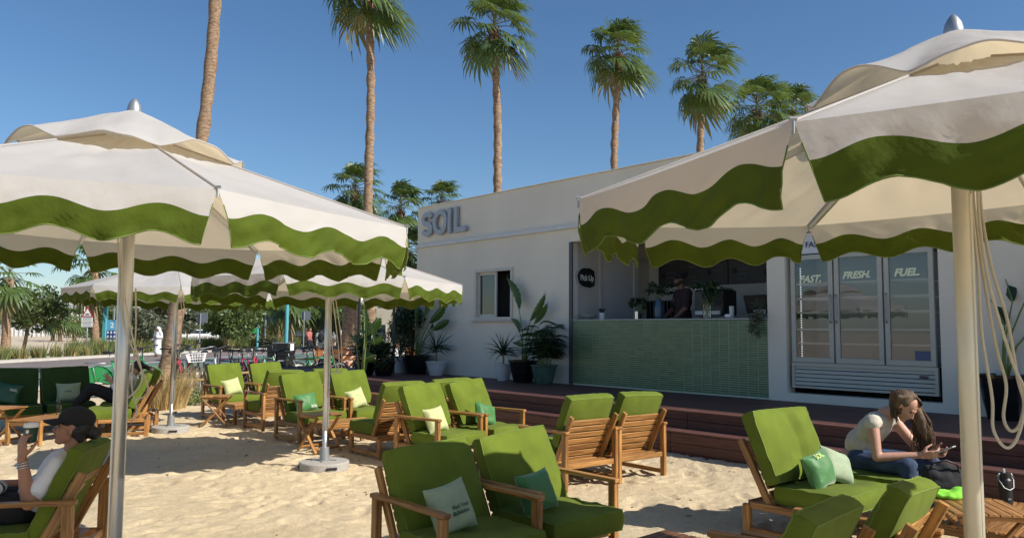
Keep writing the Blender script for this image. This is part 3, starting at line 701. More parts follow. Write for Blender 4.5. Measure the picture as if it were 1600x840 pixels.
SEATS = [cushion_mesh('seat_cushion', .64, .58, .13, M['green'], s) for s in (1, 2, 3, 11, 12)]
BACKS = [cushion_mesh('back_cushion', .61, .54, .095, M['green'], s, .045) for s in (4, 5, 6, 14, 15, 16)]
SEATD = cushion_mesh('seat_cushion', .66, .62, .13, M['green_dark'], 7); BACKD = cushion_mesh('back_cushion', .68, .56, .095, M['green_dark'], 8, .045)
BACKT = cushion_mesh('back_cushion', .70, .57, .105, M['green'], 9, .05, nu=36, tuft=True)
def shared(name, f, cache={}):
    k = name
    if k not in cache: cache[k] = f()
    return cache[k]
LEAN = radians(27)
def build_chair(arms, label, seat=SEATS[0], back=BACKS[0], wood='teak'):
    t = thing('armchair' if arms else 'lounge_chair', label, 'armchair' if arms else 'lounge chair', group='teak lounge chairs with green cushions on the sand')
    m = M[wood]; c = .004
    for sx in (-1, 1):
        x = sx * .355
        if arms:
            MB().box((x, .345, .285), (.042, .062, .57), ch=c).build('leg', m, t); MB().box((x, -.335, .285), (.042, .062, .57), ch=c).build('leg', m, t)
            MB().box((x, .005, .583), (.056, .765, .027), ch=c).build('arm', m, t)
        else:
            MB().box((x, .345, .125), (.042, .062, .25), ch=c).build('leg', m, t); MB().box((x, -.335, .125), (.042, .062, .25), ch=c).build('leg', m, t)
        MB().box((x, .005, .055), (.03, .615, .045), ch=c).build('runner', m, t)
        MB().box((x - sx * .003, .005, .245), (.028, .615 if arms else .615, .055), ch=c).build('side_rail', m, t)
        xb = sx * (.316 if arms else .335)
        a = Vector((xb, -.13, .22)); bb = a + Vector((0, -sin(LEAN), cos(LEAN))) * .585
        MB().bar(a, bb, .03, .055, up=(0, 1, 0), ch=c).build('back_post', m, t)
    MB().box((0, .335, .245), (.66, .024, .055), ch=c).build('front_rail', m, t)
    MB().box((0, -.335, .245), (.66, .024, .055), ch=c).build('rear_rail', m, t)
    a = Vector((0, -.125, .285)); d = Vector((0, -sin(LEAN), cos(LEAN))); wd = .60 if arms else .638
    sl = shared('slat%d%s' % (arms, wood), lambda: MB().box((0, 0, 0), (wd, .018, .058), ch=.003).mesh('slat', m))
    for k in range(7):
        o = put('slat', sl, t); o.location = a + d * (-.012 + .0735 * k); o.rotation_euler = (LEAN, 0, 0)
    ss = shared('sslat' + wood, lambda: MB().box((0, 0, 0), (.66, .055, .016), ch=.003).mesh('seat_slat', m))
    for k in range(6):
        o = put('seat_slat', ss, t); o.location = (0, -.24 + k * .095, .265)
    so_ = put('seat_cushion', seat[0], t); so_.location = (0, .172, .282); pp = put('piping', seat[1], so_)
    bo = put('back_cushion', back[0], t)
    up = Vector((0, -sin(LEAN - .06), cos(LEAN - .06))); 
    bo.rotation_euler = (LEAN - .06 - pi / 2, 0, 0)
    bo.location = Vector((0, -.160, .40)) + up * .275
    put('piping', back[1], bo)
    return t
def set_cush(t, seat=None, back=None):
    for ch in t.children:
        nm = ch.name.split('.')[0]
        if nm == 'seat_cushion' and seat: ch.data = seat[0]; ch.children[0].data = seat[1]
        if nm == 'back_cushion' and back: ch.data = back[0]; ch.children[0].data = back[1]
proto_a = build_chair(True, 'x'); proto_n = build_chair(False, 'x')
used = {'a': False, 'n': False}
def chair(kind, x, y, phi, label, seat=None, back=None, jitter=True, group=None):
    p = proto_a if kind == 'a' else proto_n; z = gz(x, y) * .6 + .0
    rz = radians(phi) - pi / 2
    if not used[kind]:
        used[kind] = True; o = p; o.location = (x, y, z); o.rotation_euler = (0, 0, rz); o['label'] = label
    else: o = dup(p, (x, y, z), rz, label)
    set_cush(o, seat or random.choice(SEATS), back or random.choice(BACKS))
    for ch in o.children:
        if ch.name.startswith('back_cushion'):
            ch.rotation_euler[1] += random.uniform(-.05, .05); ch.location.z += random.uniform(-.006, .012)
    return o
PH = degrees_front = -48.7
cE1 = chair('a', -.334, 4.896, -48.7, 'nearest armchair at the bottom centre, holding the printed sage pillow')
cE2 = chair('a', .206, 5.476, -48.7, 'armchair with the glossy emerald pillow just behind the nearest centre armchair')
cD1 = chair('a', -.862, 9.42, -40, 'armchair with pale pillow left of the one with the small emerald pillow, near the deck')
cD2 = chair('a', -.35, 10.03, -40, 'armchair with small emerald pillow closest to the deck step, facing right')
cG = chair('a', .61, 8.42, 128.3, 'armchair seen from behind, left one of the two slatted backs beside the deck')
cH = chair('a', 1.21, 8.90, 128.3, 'armchair seen from behind, right one of the two slatted backs nearest the deck step')
cC1 = chair('a', -2.94, 11.59, -46, 'armchair with printed emerald pillow, left of the middle parasol pole')
cC2 = chair('a', -2.35, 12.16, -46, 'armchair with pale pillow just right of the middle parasol pole')
cC3 = chair('n', -1.586, 10.35, 131, 'armless chair seen side on with shaded seat, left of the armchair with pale pillow')
cC4 = chair('n', -1.0, 10.86, 131, 'armless chair whose cushion top shows behind the pair with pale and emerald pillows')
cB1 = chair('a', -5.08, 14.32, -45, 'armchair with pale pillow farthest left, behind the small folding table by the bicycles')
cB5 = chair('a', -4.5, 14.9, -45, 'empty armchair in front of the black cargo box, right of the farthest pale pillow')
cB2 = chair('a', -3.86, 12.96, 132, 'armchair with shaded seat turned left, slats showing beside the white printed green pillow')
cB3 = chair('a', -3.26, 13.5, 132, 'armchair turned left, mostly hidden behind the chair beside the middle pole')
cS1 = chair('n', 2.42, 6.38, -48.7, 'large armless chair with creased cushion, emerald and sage pillows beside the seated woman', back=BACKT)
cS1.scale = (1.2, 1.0, 1.0)
cS2 = chair('n', 3.06, 6.94, -48.7, 'backless cushioned stool on which the woman looking at her phone sits'); cS2.name = 'cushioned_stool'; cS2['category'] = 'stool'
for ch in list(cS2.children):
    if ch.name.split('.')[0] in ('slat', 'back_post', 'back_cushion'):
        for q in list(ch.children): bpy.data.objects.remove(q)
        bpy.data.objects.remove(ch)
cJ1 = chair('a', 1.075, 3.54, 140, 'armchair at the bottom edge, left of the one beside the right parasol pole')
cJ2 = chair('a', 1.70, 4.08, 140, 'armchair with sunlit slatted back beside the right parasol pole, right one of two')
for c_ in (cE1, cE2):
    for ch in c_.children:
        if ch.name.startswith('back_cushion'): ch.location.z -= .065; ch.location.y += .02
for c_ in (cJ1, cJ2):
    for ch in c_.children:
        if ch.name.startswith('back_cushion'): ch.location.z -= .06
cW1 = chair('a', -2.987, 4.955, 192, 'armchair at the lower left in which the woman in the black cap reclines')
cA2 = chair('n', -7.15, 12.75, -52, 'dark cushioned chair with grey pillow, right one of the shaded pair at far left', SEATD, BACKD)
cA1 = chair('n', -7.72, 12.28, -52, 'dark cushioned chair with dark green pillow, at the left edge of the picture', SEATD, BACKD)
cW2 = chair('n', -5.86, 11.98, 203, 'armless chair turned left with sunlit seat, nearer of two slatted backs by the grass clump')
cW3 = chair('n', -6.08, 12.76, 203, 'armless chair turned left on which the dark haired woman sits')

for ch in cW1.children:
    if ch.name.startswith('back_cushion'): ch.scale.z = .85; ch.location.y -= .03
# pillows ---------------------------------------------------------------
def pillow(ch, m, label, w=.34, h=.32, t=.13, dx=0.0, seed=1, twist=0.0, tilt=0.0, dy=0.0, txt=None, dz=0.0):
    me = pillow_mesh('pillow', w, h, t, m, seed)
    o = put('throw_pillow', me, None, label=label, cat='pillow', group='small throw pillows leaning on the lounge cushions')
    base = ch.matrix_basis.copy()
    L = Matrix.Translation((dx, .085 + dy, .415 + h / 2 * .93 + dz)) @ Matrix.Rotation(LEAN * .75 + tilt - pi / 2, 4, 'X') @ Matrix.Rotation(pi - twist, 4, 'Z')
    o.matrix_world = base @ L
    if txt:
        for k, (s_, sz, ox, oy, cm) in enumerate(txt):
            tm = text_mesh('print', s_, sz, .001, cm, .0008)
            def T(v):
                x, y = v[0] + ox, v[1] + oy; u, q = x / (w / 2), y / (h / 2); e = max(0, (1 - u ** 4) * (1 - q ** 4)) ** .6
                return Vector((x, y, t / 2 * e + .011 + v[2]))
            put('print', xform(tm, T), o)
    return o
bpy.context.view_layer.update()
ink = mat('dark green print', (.03, .08, .04), .7); wink = mat('white print', (.7, .72, .62), .7)
pE1 = pillow(cE1, M['sage_pillow'], 'pale sage pillow printed Find Your Balance on the nearest centre armchair', .315, .30, dx=.13, seed=3, twist=-.16, dy=.03, txt=[('Find Your', .031, -.04, -.015, ink), ('Balance', .031, -.02, -.05, ink)])
clover = MB()
for k in range(3):
    a = radians(90 + 120 * k); clover.prism([(-.038 + .008 * cos(a) + .007 * cos(q), -.041 + .008 * sin(a) + .007 * sin(q)) for q in np.linspace(0, 2 * pi, 9)[:-1]], .0745, .0755)
clover.build('print', ink, pE1)
pillow(cE2, M['satin'], 'glossy emerald pillow on the armchair behind the nearest centre one', .29, .27, dx=.17, seed=4, twist=-.1, dy=.05)
pillow(cD1, M['pale_pillow'], 'pale yellow green pillow on the middle armchair in front of the deck', .31, .30, dx=.13, seed=5, twist=-.1)
pillow(cD2, M['satin'], 'small emerald pillow on the armchair closest to the deck step', .34, .28, dx=.06, seed=6, twist=.3)
pillow(cC1, M['satin'], 'emerald pillow with white print behind the folding table and middle parasol pole', .36, .27, dx=.12, seed=7, twist=-.08, txt=[('SOIL', .05, .03, -.10, wink)])
pillow(cC2, M['pale_pillow'], 'pale yellow green pillow just right of the middle parasol pole', .31, .30, dx=.09, seed=8, twist=-.25)
pillow(cB1, M['pale_pillow'], 'pale yellow green pillow on the armchair farthest left by the bicycles', .34, .30, dx=.02, seed=9, twist=-.2)
pillow(cS1, M['satin'], 'glossy emerald pillow with pale lettering left of the seated woman', .28, .28, dx=.15, seed=10, twist=-.12, dy=.06, txt=[('SOIL', .05, -.07, .09, mat('pale print', (.5, .6, .2), .7))])
pillow(cS1, M['sage_pillow'], 'sage pillow half hidden behind the emerald one beside the seated woman', .29, .27, dx=-.10, seed=11, twist=.35, dy=.05)
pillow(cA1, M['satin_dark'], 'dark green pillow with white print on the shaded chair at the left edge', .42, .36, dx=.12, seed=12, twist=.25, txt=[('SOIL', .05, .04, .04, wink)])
pillow(cA2, M['sage_pillow'], 'grey sage pillow on the shaded chair beside the dark haired woman', .36, .32, dx=0, seed=13, twist=0, txt=[('Balance', .03, -.06, -.01, ink)])

# tables ---------------------------------------------------------------
def coffee_table(w, d, h, label, loc, rz, wood='teak'):
    t = thing('coffee_table', label, 'coffee table', loc, rz, group='low slatted teak tables'); m = M[wood]
    for sx in (-1, 1):
        for sy in (-1, 1): MB().box((sx * (w / 2 - .025), sy * (d / 2 - .025), (h - .02) / 2), (.05, .05, h - .02), ch=.004).build('leg', m, t)
        MB().box((sx * (w / 2 - .02), 0, h - .045), (.028, d - .10, .055), ch=.003).build('rail', m, t)
        MB().box((0, sx * (d / 2 - .02), h - .045), (w - .10, .028, .055), ch=.003).build('rail', m, t)
        MB().box((sx * (w / 2 - .032), 0, h - .009), (.064, d, .018), ch=.003).build('border_board', m, t)
    n = max(4, int((w - .14) / .052)); me = MB().box((0, 0, 0), ((w - .13) / n - .011, d, .016), ch=.002).mesh('slat', m)
    for k in range(n):
        o = put('slat', me, t); o.location = (-(w - .13) / 2 + (w - .13) / n * (k + .5), 0, h - .009)
    return t
def side_table(label, loc, rz, wood='teak', w=.46, h=.485):
    t = thing('folding_table', label, 'folding table', loc, rz, group='small folding teak tables with crossed legs'); m = M[wood]
    for sy in (-1, 1):
        MB().bar((-.21, sy * .17, .012), (.19, sy * .17, h - .03), .022, .04, up=(0, 1, 0), ch=.003).build('leg', m, t)
        MB().bar((.21, sy * .195, .012), (-.19, sy * .195, h - .03), .022, .04, up=(0, 1, 0), ch=.003).build('leg', m, t)
    MB().box((-.17, 0, .06), (.03, .34, .03), ch=.003).build('stretcher', m, t); MB().box((.17, 0, .06), (.03, .37, .03), ch=.003).build('stretcher', m, t)
    for sx in (-1, 1): MB().box((0, sx * .195, h - .025), (w - .06, .02, .03), ch=.003).build('rail', m, t)
    me = MB().box((0, 0, 0), (w / 7 - .007, w, .016), ch=.002).mesh('slat', m)
    for k in range(7):
        o = put('slat', me, t); o.location = (-w / 2 + w / 7 * (k + .5), 0, h)
    return t
A50 = radians(50 - 8.7)
coffee_table(.50, .85, .33, 'low slatted table between the two armless chairs and the middle parasol pole', (-2.30, 11.02, 0), radians(41.3 - 90 + 0))
coffee_table(.50, .85, .33, 'low slatted table by the farthest group of chairs near the bicycles', (-4.47, 13.64, 0), radians(-45))
coffee_table(.50, .85, .33, 'low slatted table between the pair with pillows and the two slatted backs', (.10, 9.22, 0), radians(-42))
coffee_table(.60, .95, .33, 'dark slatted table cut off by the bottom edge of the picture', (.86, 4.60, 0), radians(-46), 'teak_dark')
coffee_table(.85, 1.15, .34, 'large sunlit slatted table carrying the black flask at the lower right', (3.42, 5.55, 0), radians(-44))
coffee_table(.55, .95, .33, 'low slatted table carrying a glass bottle in the shaded group at far left', (-6.55, 11.25, 0), radians(-10))
side_table('small folding table standing in the sand in front of the farthest pale pillow', (-4.85, 13.05, 0), radians(10))
side_table('small folding table half hidden by the middle parasol pole', (-2.52, 10.42, 0), radians(-40))
side_table('folding table at the left edge above the coffee cup', (-7.05, 10.95, 0), radians(-10))
side_table('folding table carrying the bright green cloth beside the right parasol pole', (3.0, 5.12, 0), radians(-10))
chair('a', -5.48, 7.55, 180, 'armchair cut off by the left edge beyond the raised coffee cup')

#%%UMBRELLAS
def canopy_z(r, R=1.571, ze=2.17): return ze + (R - r) * .40
def make_umbrella(key, x, y, rot, tx, ty, dz, R, ZE, ztip, pole_m, label, pole_r=.032, base=True, rope_side=(1, 0), ropes=3, loop=None, detail=1.0):
    z0 = gz(x, y)
    t = thing('parasol', label, 'parasol', (x, y, z0), 0, group='white octagonal parasols with scalloped green borders')
    sl = (ztip - .13 - .06 - ZE) / R                       # canopy slope
    zt = lambda px, py: dz + px * tx + py * ty - z0
    def pol(a, r, z): px, py = r * cos(a), r * sin(a); return Vector((px, py, z + zt(px, py)))
    rr = random.Random(key); off = Vector((key * 7.3, 3.1, 0))
    mc = M['canvas']
    # canopy: eight sagging facets in one cloth
    g = MB(); NR, NA = 20, 20; rows = []
    for i in range(NR + 1):
        f = i / NR; r_c = .22 + (R - .22) * f; row = []
        for k in range(8):
            for j in range(NA):
                q = j / NA; a0, a1 = rot + k * pi / 4, rot + (k + 1) * pi / 4
                p0, p1 = Vector((cos(a0), sin(a0), 0)) * r_c, Vector((cos(a1), sin(a1), 0)) * r_c
                p = p0.lerp(p1, q); sag = -.028 * sin(pi * q) * sin(pi * min(1, f * 1.0)) * (r_c / R) - .004 * sin(pi * q)
                fe = 1 - f ** 12; sag = -.006 * sin(pi * q) + sag * fe; wz = fe * noise.noise(Vector((p.x * 5, p.y * 5, 0)) + off) * .013 * sin(pi * q) + fe * noise.noise(Vector((q * 11 + k * 7, f * 2.2, 9)) + off) * .010 * sin(pi * q) + fe * noise.noise(Vector((p.x * 2 + q * 14, p.y * 2, 4)) + off) * .008 * sin(pi * q)
                row.append(Vector((p.x, p.y, ZE + (R - r_c) * sl + sag + wz + zt(p.x, p.y))))
        rows.append(row)
    g.grid(rows, close=True); cano = g.build('canopy', mc, t, smooth=True)
    # stitched seams over the ribs
    sm = MB()
    for k in range(8):
        a = rot + k * pi / 4; sm.tube([pol(a, r, ZE + (R - r) * sl + .004) for r in np.linspace(.24, R, 9)], .0045, 5)
    sm.build('seam', M['canvas'], cano)
    # vent cap
    g = MB(); RC = .60; rows = []; zc = ztip - .078
    for i in range(11):
        f = i / 10; row = []
        for k in range(8):
            for j in range(NA):
                q = j / NA; a0, a1 = rot + k * pi / 4, rot + (k + 1) * pi / 4; r_c = .03 + (RC - .03) * f
                p = (Vector((cos(a0), sin(a0), 0)) * r_c).lerp(Vector((cos(a1), sin(a1), 0)) * r_c, q)
                zb = ZE + (R - RC) * sl + .018; z = zc + (zb - zc) * (f ** 1.15)
                lift = .064 * sin(pi * q) ** 1.3 * f ** 2.2 * (1 + .35 * sin(key * 3 + k * 2.1)) - .03 * sin(pi * q) ** 8 * f ** 4 * 0
                lift += .012 * sin(pi * q) * noise.noise(Vector((p.x * 9, p.y * 9, 2)) + off)
                row.append(Vector((p.x * (1 + .05 * f * sin(pi * q)), p.y * (1 + .05 * f * sin(pi * q)), z + lift + zt(p.x, p.y))))
        rows.append(row)
    g.grid(rows, close=True); cap = g.build('vent_cap', mc, t, smooth=True)
    # hem of the cap
    hm = MB(); last = rows[-1]; 
    hm.tube(last + [last[0], last[1]], .005, 5, cap=False); hm.build('hem', mc, cap, smooth=True)
    # valances
    for k in range(8):
        a0, a1 = rot + k * pi / 4, rot + (k + 1) * pi / 4; c0, c1 = pol(a0, R, ZE), pol(a1, R, ZE)
        am = (a0 + a1) / 2; out = Vector((cos(am), sin(am), 0)); ph = rr.uniform(-.25, .25)
        wav = lambda q: -cos(2 * pi * 3 * q + ph * sin(pi * q))     # -1 at ends (low), +1 at crests
        hb = lambda q: .090 - .022 * wav(q)      # white/green border
        he = lambda q: .200 - .024 * wav(q)      # lower edge
        sway = Vector((.02, .006, 0)) * rr.uniform(.3, 1.4); NQ = 60
        def V(q, dn, inset=.30):
            u = .5 + (q - .5) * (1 - 2 * inset * dn / 1.2)
            p = c0.lerp(c1, u); s_ = sin(pi * q) * .0
            fold = dn / .2 * (.012 * noise.noise(Vector((q * 9 + k * 5, dn * 5, key)) + off) + .009 * noise.noise(Vector((q * 22 + dn * 30, dn * 16, key + 3)) + off))
            bil = .016 * sin(pi * dn / .26)
            sagz = -.006 * sin(pi * q)
            return p + out * (fold * (2.4 if .06 < q < .94 else 1.2) + bil) + sway * (dn / .2) * sin(pi * q * .8 + .2) + Vector((0, 0, -dn + sagz))
        g = MB(); rows = []
        for i in range(7): rows.append([V(j / NQ, hb(j / NQ) * i / 6) for j in range(NQ + 1)])
        g.grid(rows); va = g.build('valance', mc, t, smooth=True)
        g = MB(); rows = []
        for i in range(8): rows.append([V(j / NQ, hb(j / NQ) + (he(j / NQ) - hb(j / NQ)) * i / 7) + out * .001 for j in range(NQ + 1)])
        g.grid(rows); gb = g.build('green_border', M['trim'], va, smooth=True)
        g = MB(); g.tube([V(j / NQ, he(j / NQ)) for j in range(NQ + 1)], .0032, 5); 
        g.tube([V(0, d_) for d_ in np.linspace(.06, he(0), 6)], .0024, 4); g.tube([V(1, d_) for d_ in np.linspace(.06, he(1), 6)], .0024, 4)
        g.build('hem', M['hem'], va, smooth=True)
    # frame
    ax = Vector((0, 0, 1))
    MB().lathe([(pole_r * .8, .44), (pole_r, .441), (pole_r, ztip - .30 - z0)], k=24).build('pole', pole_m, t, smooth=True)
    b = MB(); b.lathe([(pole_r * .82, .05), (pole_r * .82, .47)], k=20); b.build('inner_pole', M['alu'], t, smooth=True)
    b = MB(); b.box(((pole_r + .006) * rope_side[0], 0, 1.32 - z0), (.014, .022, ztip - 1.16), ch=.003); b.build('pole_channel', pole_m, t)
    hub = pol(0, 0, ztip - .34); b = MB(); b.lathe([(.02, -.05), (.07, -.05), (.075, -.02), (.075, .03), (.03, .05)], hub, 16); b.build('hub', M['alu'], t, smooth=False)
    for k in range(8):
        a = rot + k * pi / 4; p0 = pol(a, .06, ZE + (R - .06) * sl - .045); p1 = pol(a, R - .02, ZE - .012)
        rb = MB().bar(p0, p1, .018, .030).build('rib', M['alu'], t)
        m_ = p0.lerp(p1, .36) + Vector((0, 0, -.015)); MB().bar(hub + Vector((cos(a) * .06, sin(a) * .06, -.30)), m_, .014, .024).build('strut', M['alu'], t)
        e = pol(a, R + .004, ZE - .004)
        b = MB(); b.tube([e + Vector((0, 0, .014)), e + Vector((0, 0, -.03))], .0045, 5); b.tube([e + Vector((-.01, 0, .012)), e + Vector((.01, 0, .012))], .006, 5); b.build('corner_toggle', M['steel'], t)
    tip = pol(0, 0, ztip); b = MB(); b.lathe([(.030, -.12), (.036, -.105), (.039, -.088), (.039, -.070), (.032, -.040), (.018, -.015), (.006, -.002), (.0, 0)], tip, 20); b.build('finial', M['finial'], t, smooth=True)
    # ropes
    rs = Vector((rope_side[0], rope_side[1], 0))
    if base:
        b = MB(); b.lathe([(.275, 0), (.283, .012), (.283, .092), (.272, .103), (.09, .106)], (0, 0, -.012), 48); bs = b.build('base', M['concrete'], t, smooth=False)
        b = MB(); b.lathe([(.062, .0), (.062, .02), (.056, .022), (.05, .16)], (0, 0, .09), 20); b.bar((-.14, 0, .100), (.14, 0, .100), .02, .012); b.bar((0, -.14, .1), (0, .14, .1), .02, .012); b.build('socket', M['steel'], bs)
        b = MB()
        for a in (radians(-60), radians(120), radians(195)): b.bar(Vector((cos(a) * .275 - sin(a) * .06, sin(a) * .275 + cos(a) * .06, .04)), Vector((cos(a) * .275 + sin(a) * .06, sin(a) * .275 - cos(a) * .06, .04)), .035, .028)
        b.build('grip', M['black'], bs)
        b = MB(); b.tube([(pole_r, 0, .30), (pole_r + .035, 0, .30)], .009, 6); b.lathe([(.0, 0), (.018, 0), (.018, .03), (0, .03)], (pole_r + .04, 0, .285), 8); b.build('locking_knob', M['black'], t)
    return t, hub
U = {}
U['L'] = make_umbrella(1, -2.114, 4.297, -.917, -.030, .005, .009, 1.571, 2.17, 2.869, M['alu'], 'large parasol filling the left foreground over the woman with the coffee cup', rope_side=(-1, -.3))
U['R'] = make_umbrella(2, 1.844, 3.196, -2.338, .069, .004, .069, 1.571, 2.17, 2.860, M['ivory_pole'], 'large parasol filling the upper right with long looped ropes on an ivory pole', rope_side=(1, -.2))
U['M'] = make_umbrella(3, -2.148, 9.168, -1.623, -.003, -.017, -.056, 1.571, 2.17, 2.86, M['alu'], 'middle parasol on a grey pole standing in the concrete disc at centre left', rope_side=(1, -.2))
U['F'] = make_umbrella(4, -5.297, 12.351, -1.908, -.011, -.019, -.021, 1.571, 2.17, 2.86, M['alu'], 'farthest parasol at the left beside the clump of dry grass', rope_side=(1, -.2))
def ropes(key, pts_list, rad=.006):
    t, hub = U[key]; b = MB(); o = t.location
    for pts in pts_list:
        P = [Vector(p) - o for p in pts]; out = []
        for i in range(len(P) - 1):
            p0, p1, p2, p3 = P[max(i - 1, 0)], P[i], P[i + 1], P[min(i + 2, len(P) - 1)]
            for k in range(8):
                u = k / 8; out.append(.5 * ((2 * p1) + (p2 - p0) * u + (2 * p0 - 5 * p1 + 4 * p2 - p3) * u * u + (3 * p1 - p0 - 3 * p2 + p3) * u ** 3))
        out.append(P[-1]); b.tube(out, rad, 6)
    b.build('rope', M['rope'], t, smooth=True)
Yr = 3.2
def pr(l, Y, dY=0): return [atY(x, y, Y + dY * i) for i, (x, y) in enumerate(l)]
ropes('R', [pr([(1516, 275), (1519, 330), (1528, 420), (1534, 520), (1550, 620), (1552, 670), (1570, 698), (1586, 690), (1598, 655), (1601, 610), (1580, 560), (1545, 440), (1530, 340), (1528, 275)], Yr),
            pr([(1519, 275), (1524, 340), (1538, 440), (1556, 540), (1572, 600), (1568, 650), (1578, 672), (1592, 665), (1600, 630), (1590, 590), (1574, 500), (1550, 420), (1535, 340), (1530, 275)], Yr + .04)], .0062)
ropes('L', [pr([(184, 352), (186, 420), (192, 500), (214, 560), (232, 610), (210, 625)], 4.25), pr([(190, 352), (193, 450), (206, 520), (222, 590), (200, 622)], 4.22), pr([(212, 450), (212, 520), (206, 600), (214, 640), (204, 660)], 4.25)], .0042)
ropes('M', [pr([(518, 452), (524, 500), (530, 560), (523, 584), (516, 560), (515, 470)], 9.1), pr([(522, 452), (532, 520), (534, 575), (527, 580), (519, 540), (517, 470)], 9.12)], .006)
ropes('F', [pr([(281, 462), (285, 500), (279, 552), (284, 572), (297, 578), (300, 570)], 12.3), pr([(284, 462), (288, 480), (285, 460)], 12.3)], .007)
bpy.context.view_layer.update()
#%%PLANTS
# ------------------------------------------------------------------ vegetation helpers
def blade(g, base, tip, w, bend=Vector((0, 0, 0)), k=3, mi=0):
    base, tip = Vector(base), Vector(tip); d = tip - base; side = d.cross(Vector((random.uniform(-1, 1), random.uniform(-1, 1), .3)))
    side = side.normalized() if side.length > 1e-6 else Vector((1, 0, 0)); V = []; F = []
    for i in range(k + 1):
        f = i / k; p = base + d * f + bend * f * f; ww = w * (1 - f) ** .7 if i < k else 0
        if i < k: V += [p - side * ww / 2, p + side * ww / 2]
        else: V += [p]
    for i in range(k - 1): F.append((2 * i, 2 * i + 1, 2 * i + 3, 2 * i + 2))
    F.append((2 * k - 2, 2 * k - 1, 2 * k)); g.add(V, F, None, mi)
def fan_leaf(g, o, az, el, L, R, wind, mi=0, segs=24, petg=None, rnd=random):
    """a palmate frond: stalk then a folded fan of narrow drooping segments"""
    d = Vector((cos(az) * cos(el), sin(az) * cos(el), sin(el))); side = Vector((-sin(az), cos(az), 0)); up = side.cross(d) * -1
    if up.z < 0: up = -up
    droop = Vector((0, 0, -1)); hubp = o + d * L + droop * L * .10 * (1 - el)
    (petg or g).tube([o, o + d * L * .5 + droop * L * .01, hubp], [.022, .016, .010], 4)
    d2 = (d + droop * .12 * max(0, 1 - el) + wind * .25).normalized()
    span = radians(rnd.uniform(105, 128)); fold = rnd.uniform(.15, .45)
    for i in range(segs):
        u = -1 + 2 * (i + .5) / segs; a = u * span; r = R * (.72 + .28 * cos(a * .75)) * rnd.uniform(.88, 1.06)
        dr = d2 * cos(a) + side * sin(a) + up * (abs(u) * fold - .05); dr.normalize()
        sd = d2.cross(dr) if abs(u) > .03 else side
        sdv = (side * cos(a) - d2 * sin(a)).normalized(); w = R * span * 2 / segs * .52
        zig = up * (.012 if i % 2 else -.012)
        p1 = hubp + dr * r * .5 + droop * r * .03 + zig; 
        tipd = droop * r * rnd.uniform(.16, .50) + wind * r * rnd.uniform(.15, .62)
        p2 = hubp + dr * r * .82 + droop * r * .09 + tipd * .45 + zig; p3 = hubp + dr * r * .98 + droop * r * .16 + tipd
        g.add([hubp, p1 - sdv * w / 2, p1 + sdv * w / 2, p2 - sdv * w * .38, p2 + sdv * w * .38, p3], [(0, 1, 2), (1, 3, 4, 2), (3, 5, 4)], None, mi)
def crown_mesh(name, seed, leaves=34, R=.85, L=.75, windk=.8, segs=22, low=-.85):
    r = random.Random(seed); st = random.getstate(); random.seed(seed); g = MB(); pet = MB(); wind = Vector((1, .2, 0)) * windk; gap = r.uniform(0, 6.28)
    for i in range(leaves):
        f = (i + .5) / leaves; el = radians(82) - f ** .85 * (radians(82) - low) + r.uniform(-.12, .12); az = i * 2.39996 + r.uniform(-.25, .25)
        Lh = L * (.75 + .45 * (1 - abs(el) / 1.5)) * r.uniform(.85, 1.15)
        o = Vector((0, 0, .25 - .5 * f))
        dry = f > .86 and r.random() < .5
        if f > .3 and abs(((az - gap + pi) % (2 * pi)) - pi) < .55: continue
        d_az = az
        # wind swings the fronds towards +x
        v = Vector((cos(az), sin(az))) + Vector((.35, .05)) * windk; d_az = atan2(v.y, v.x)
        fan_leaf(g, o, d_az, el, Lh, R * r.uniform(.65, 1.25), wind * .7, 1 if dry else 0, segs, pet, r)
    random.setstate(st)
    return g.mesh(name, [M['palm_leaf'], M['palm_dry']]), pet.mesh('stalks', M['palm_dry'])
M['fib'] = mat('brown palm fibre', (.15, .075, .04), .9, var=.3, vscale=8)
CROWNS = [crown_mesh('crown', 21), crown_mesh('crown', 22, 38), crown_mesh('crown', 23, 30, low=-1.0)]
CROWNS_FAR = [crown_mesh('crown', 31, 26, 1.0, 1.0, .5, 15, low=-1.1), crown_mesh('crown', 32, 24, 1.0, 1.1, .5, 15, low=-1.0)]
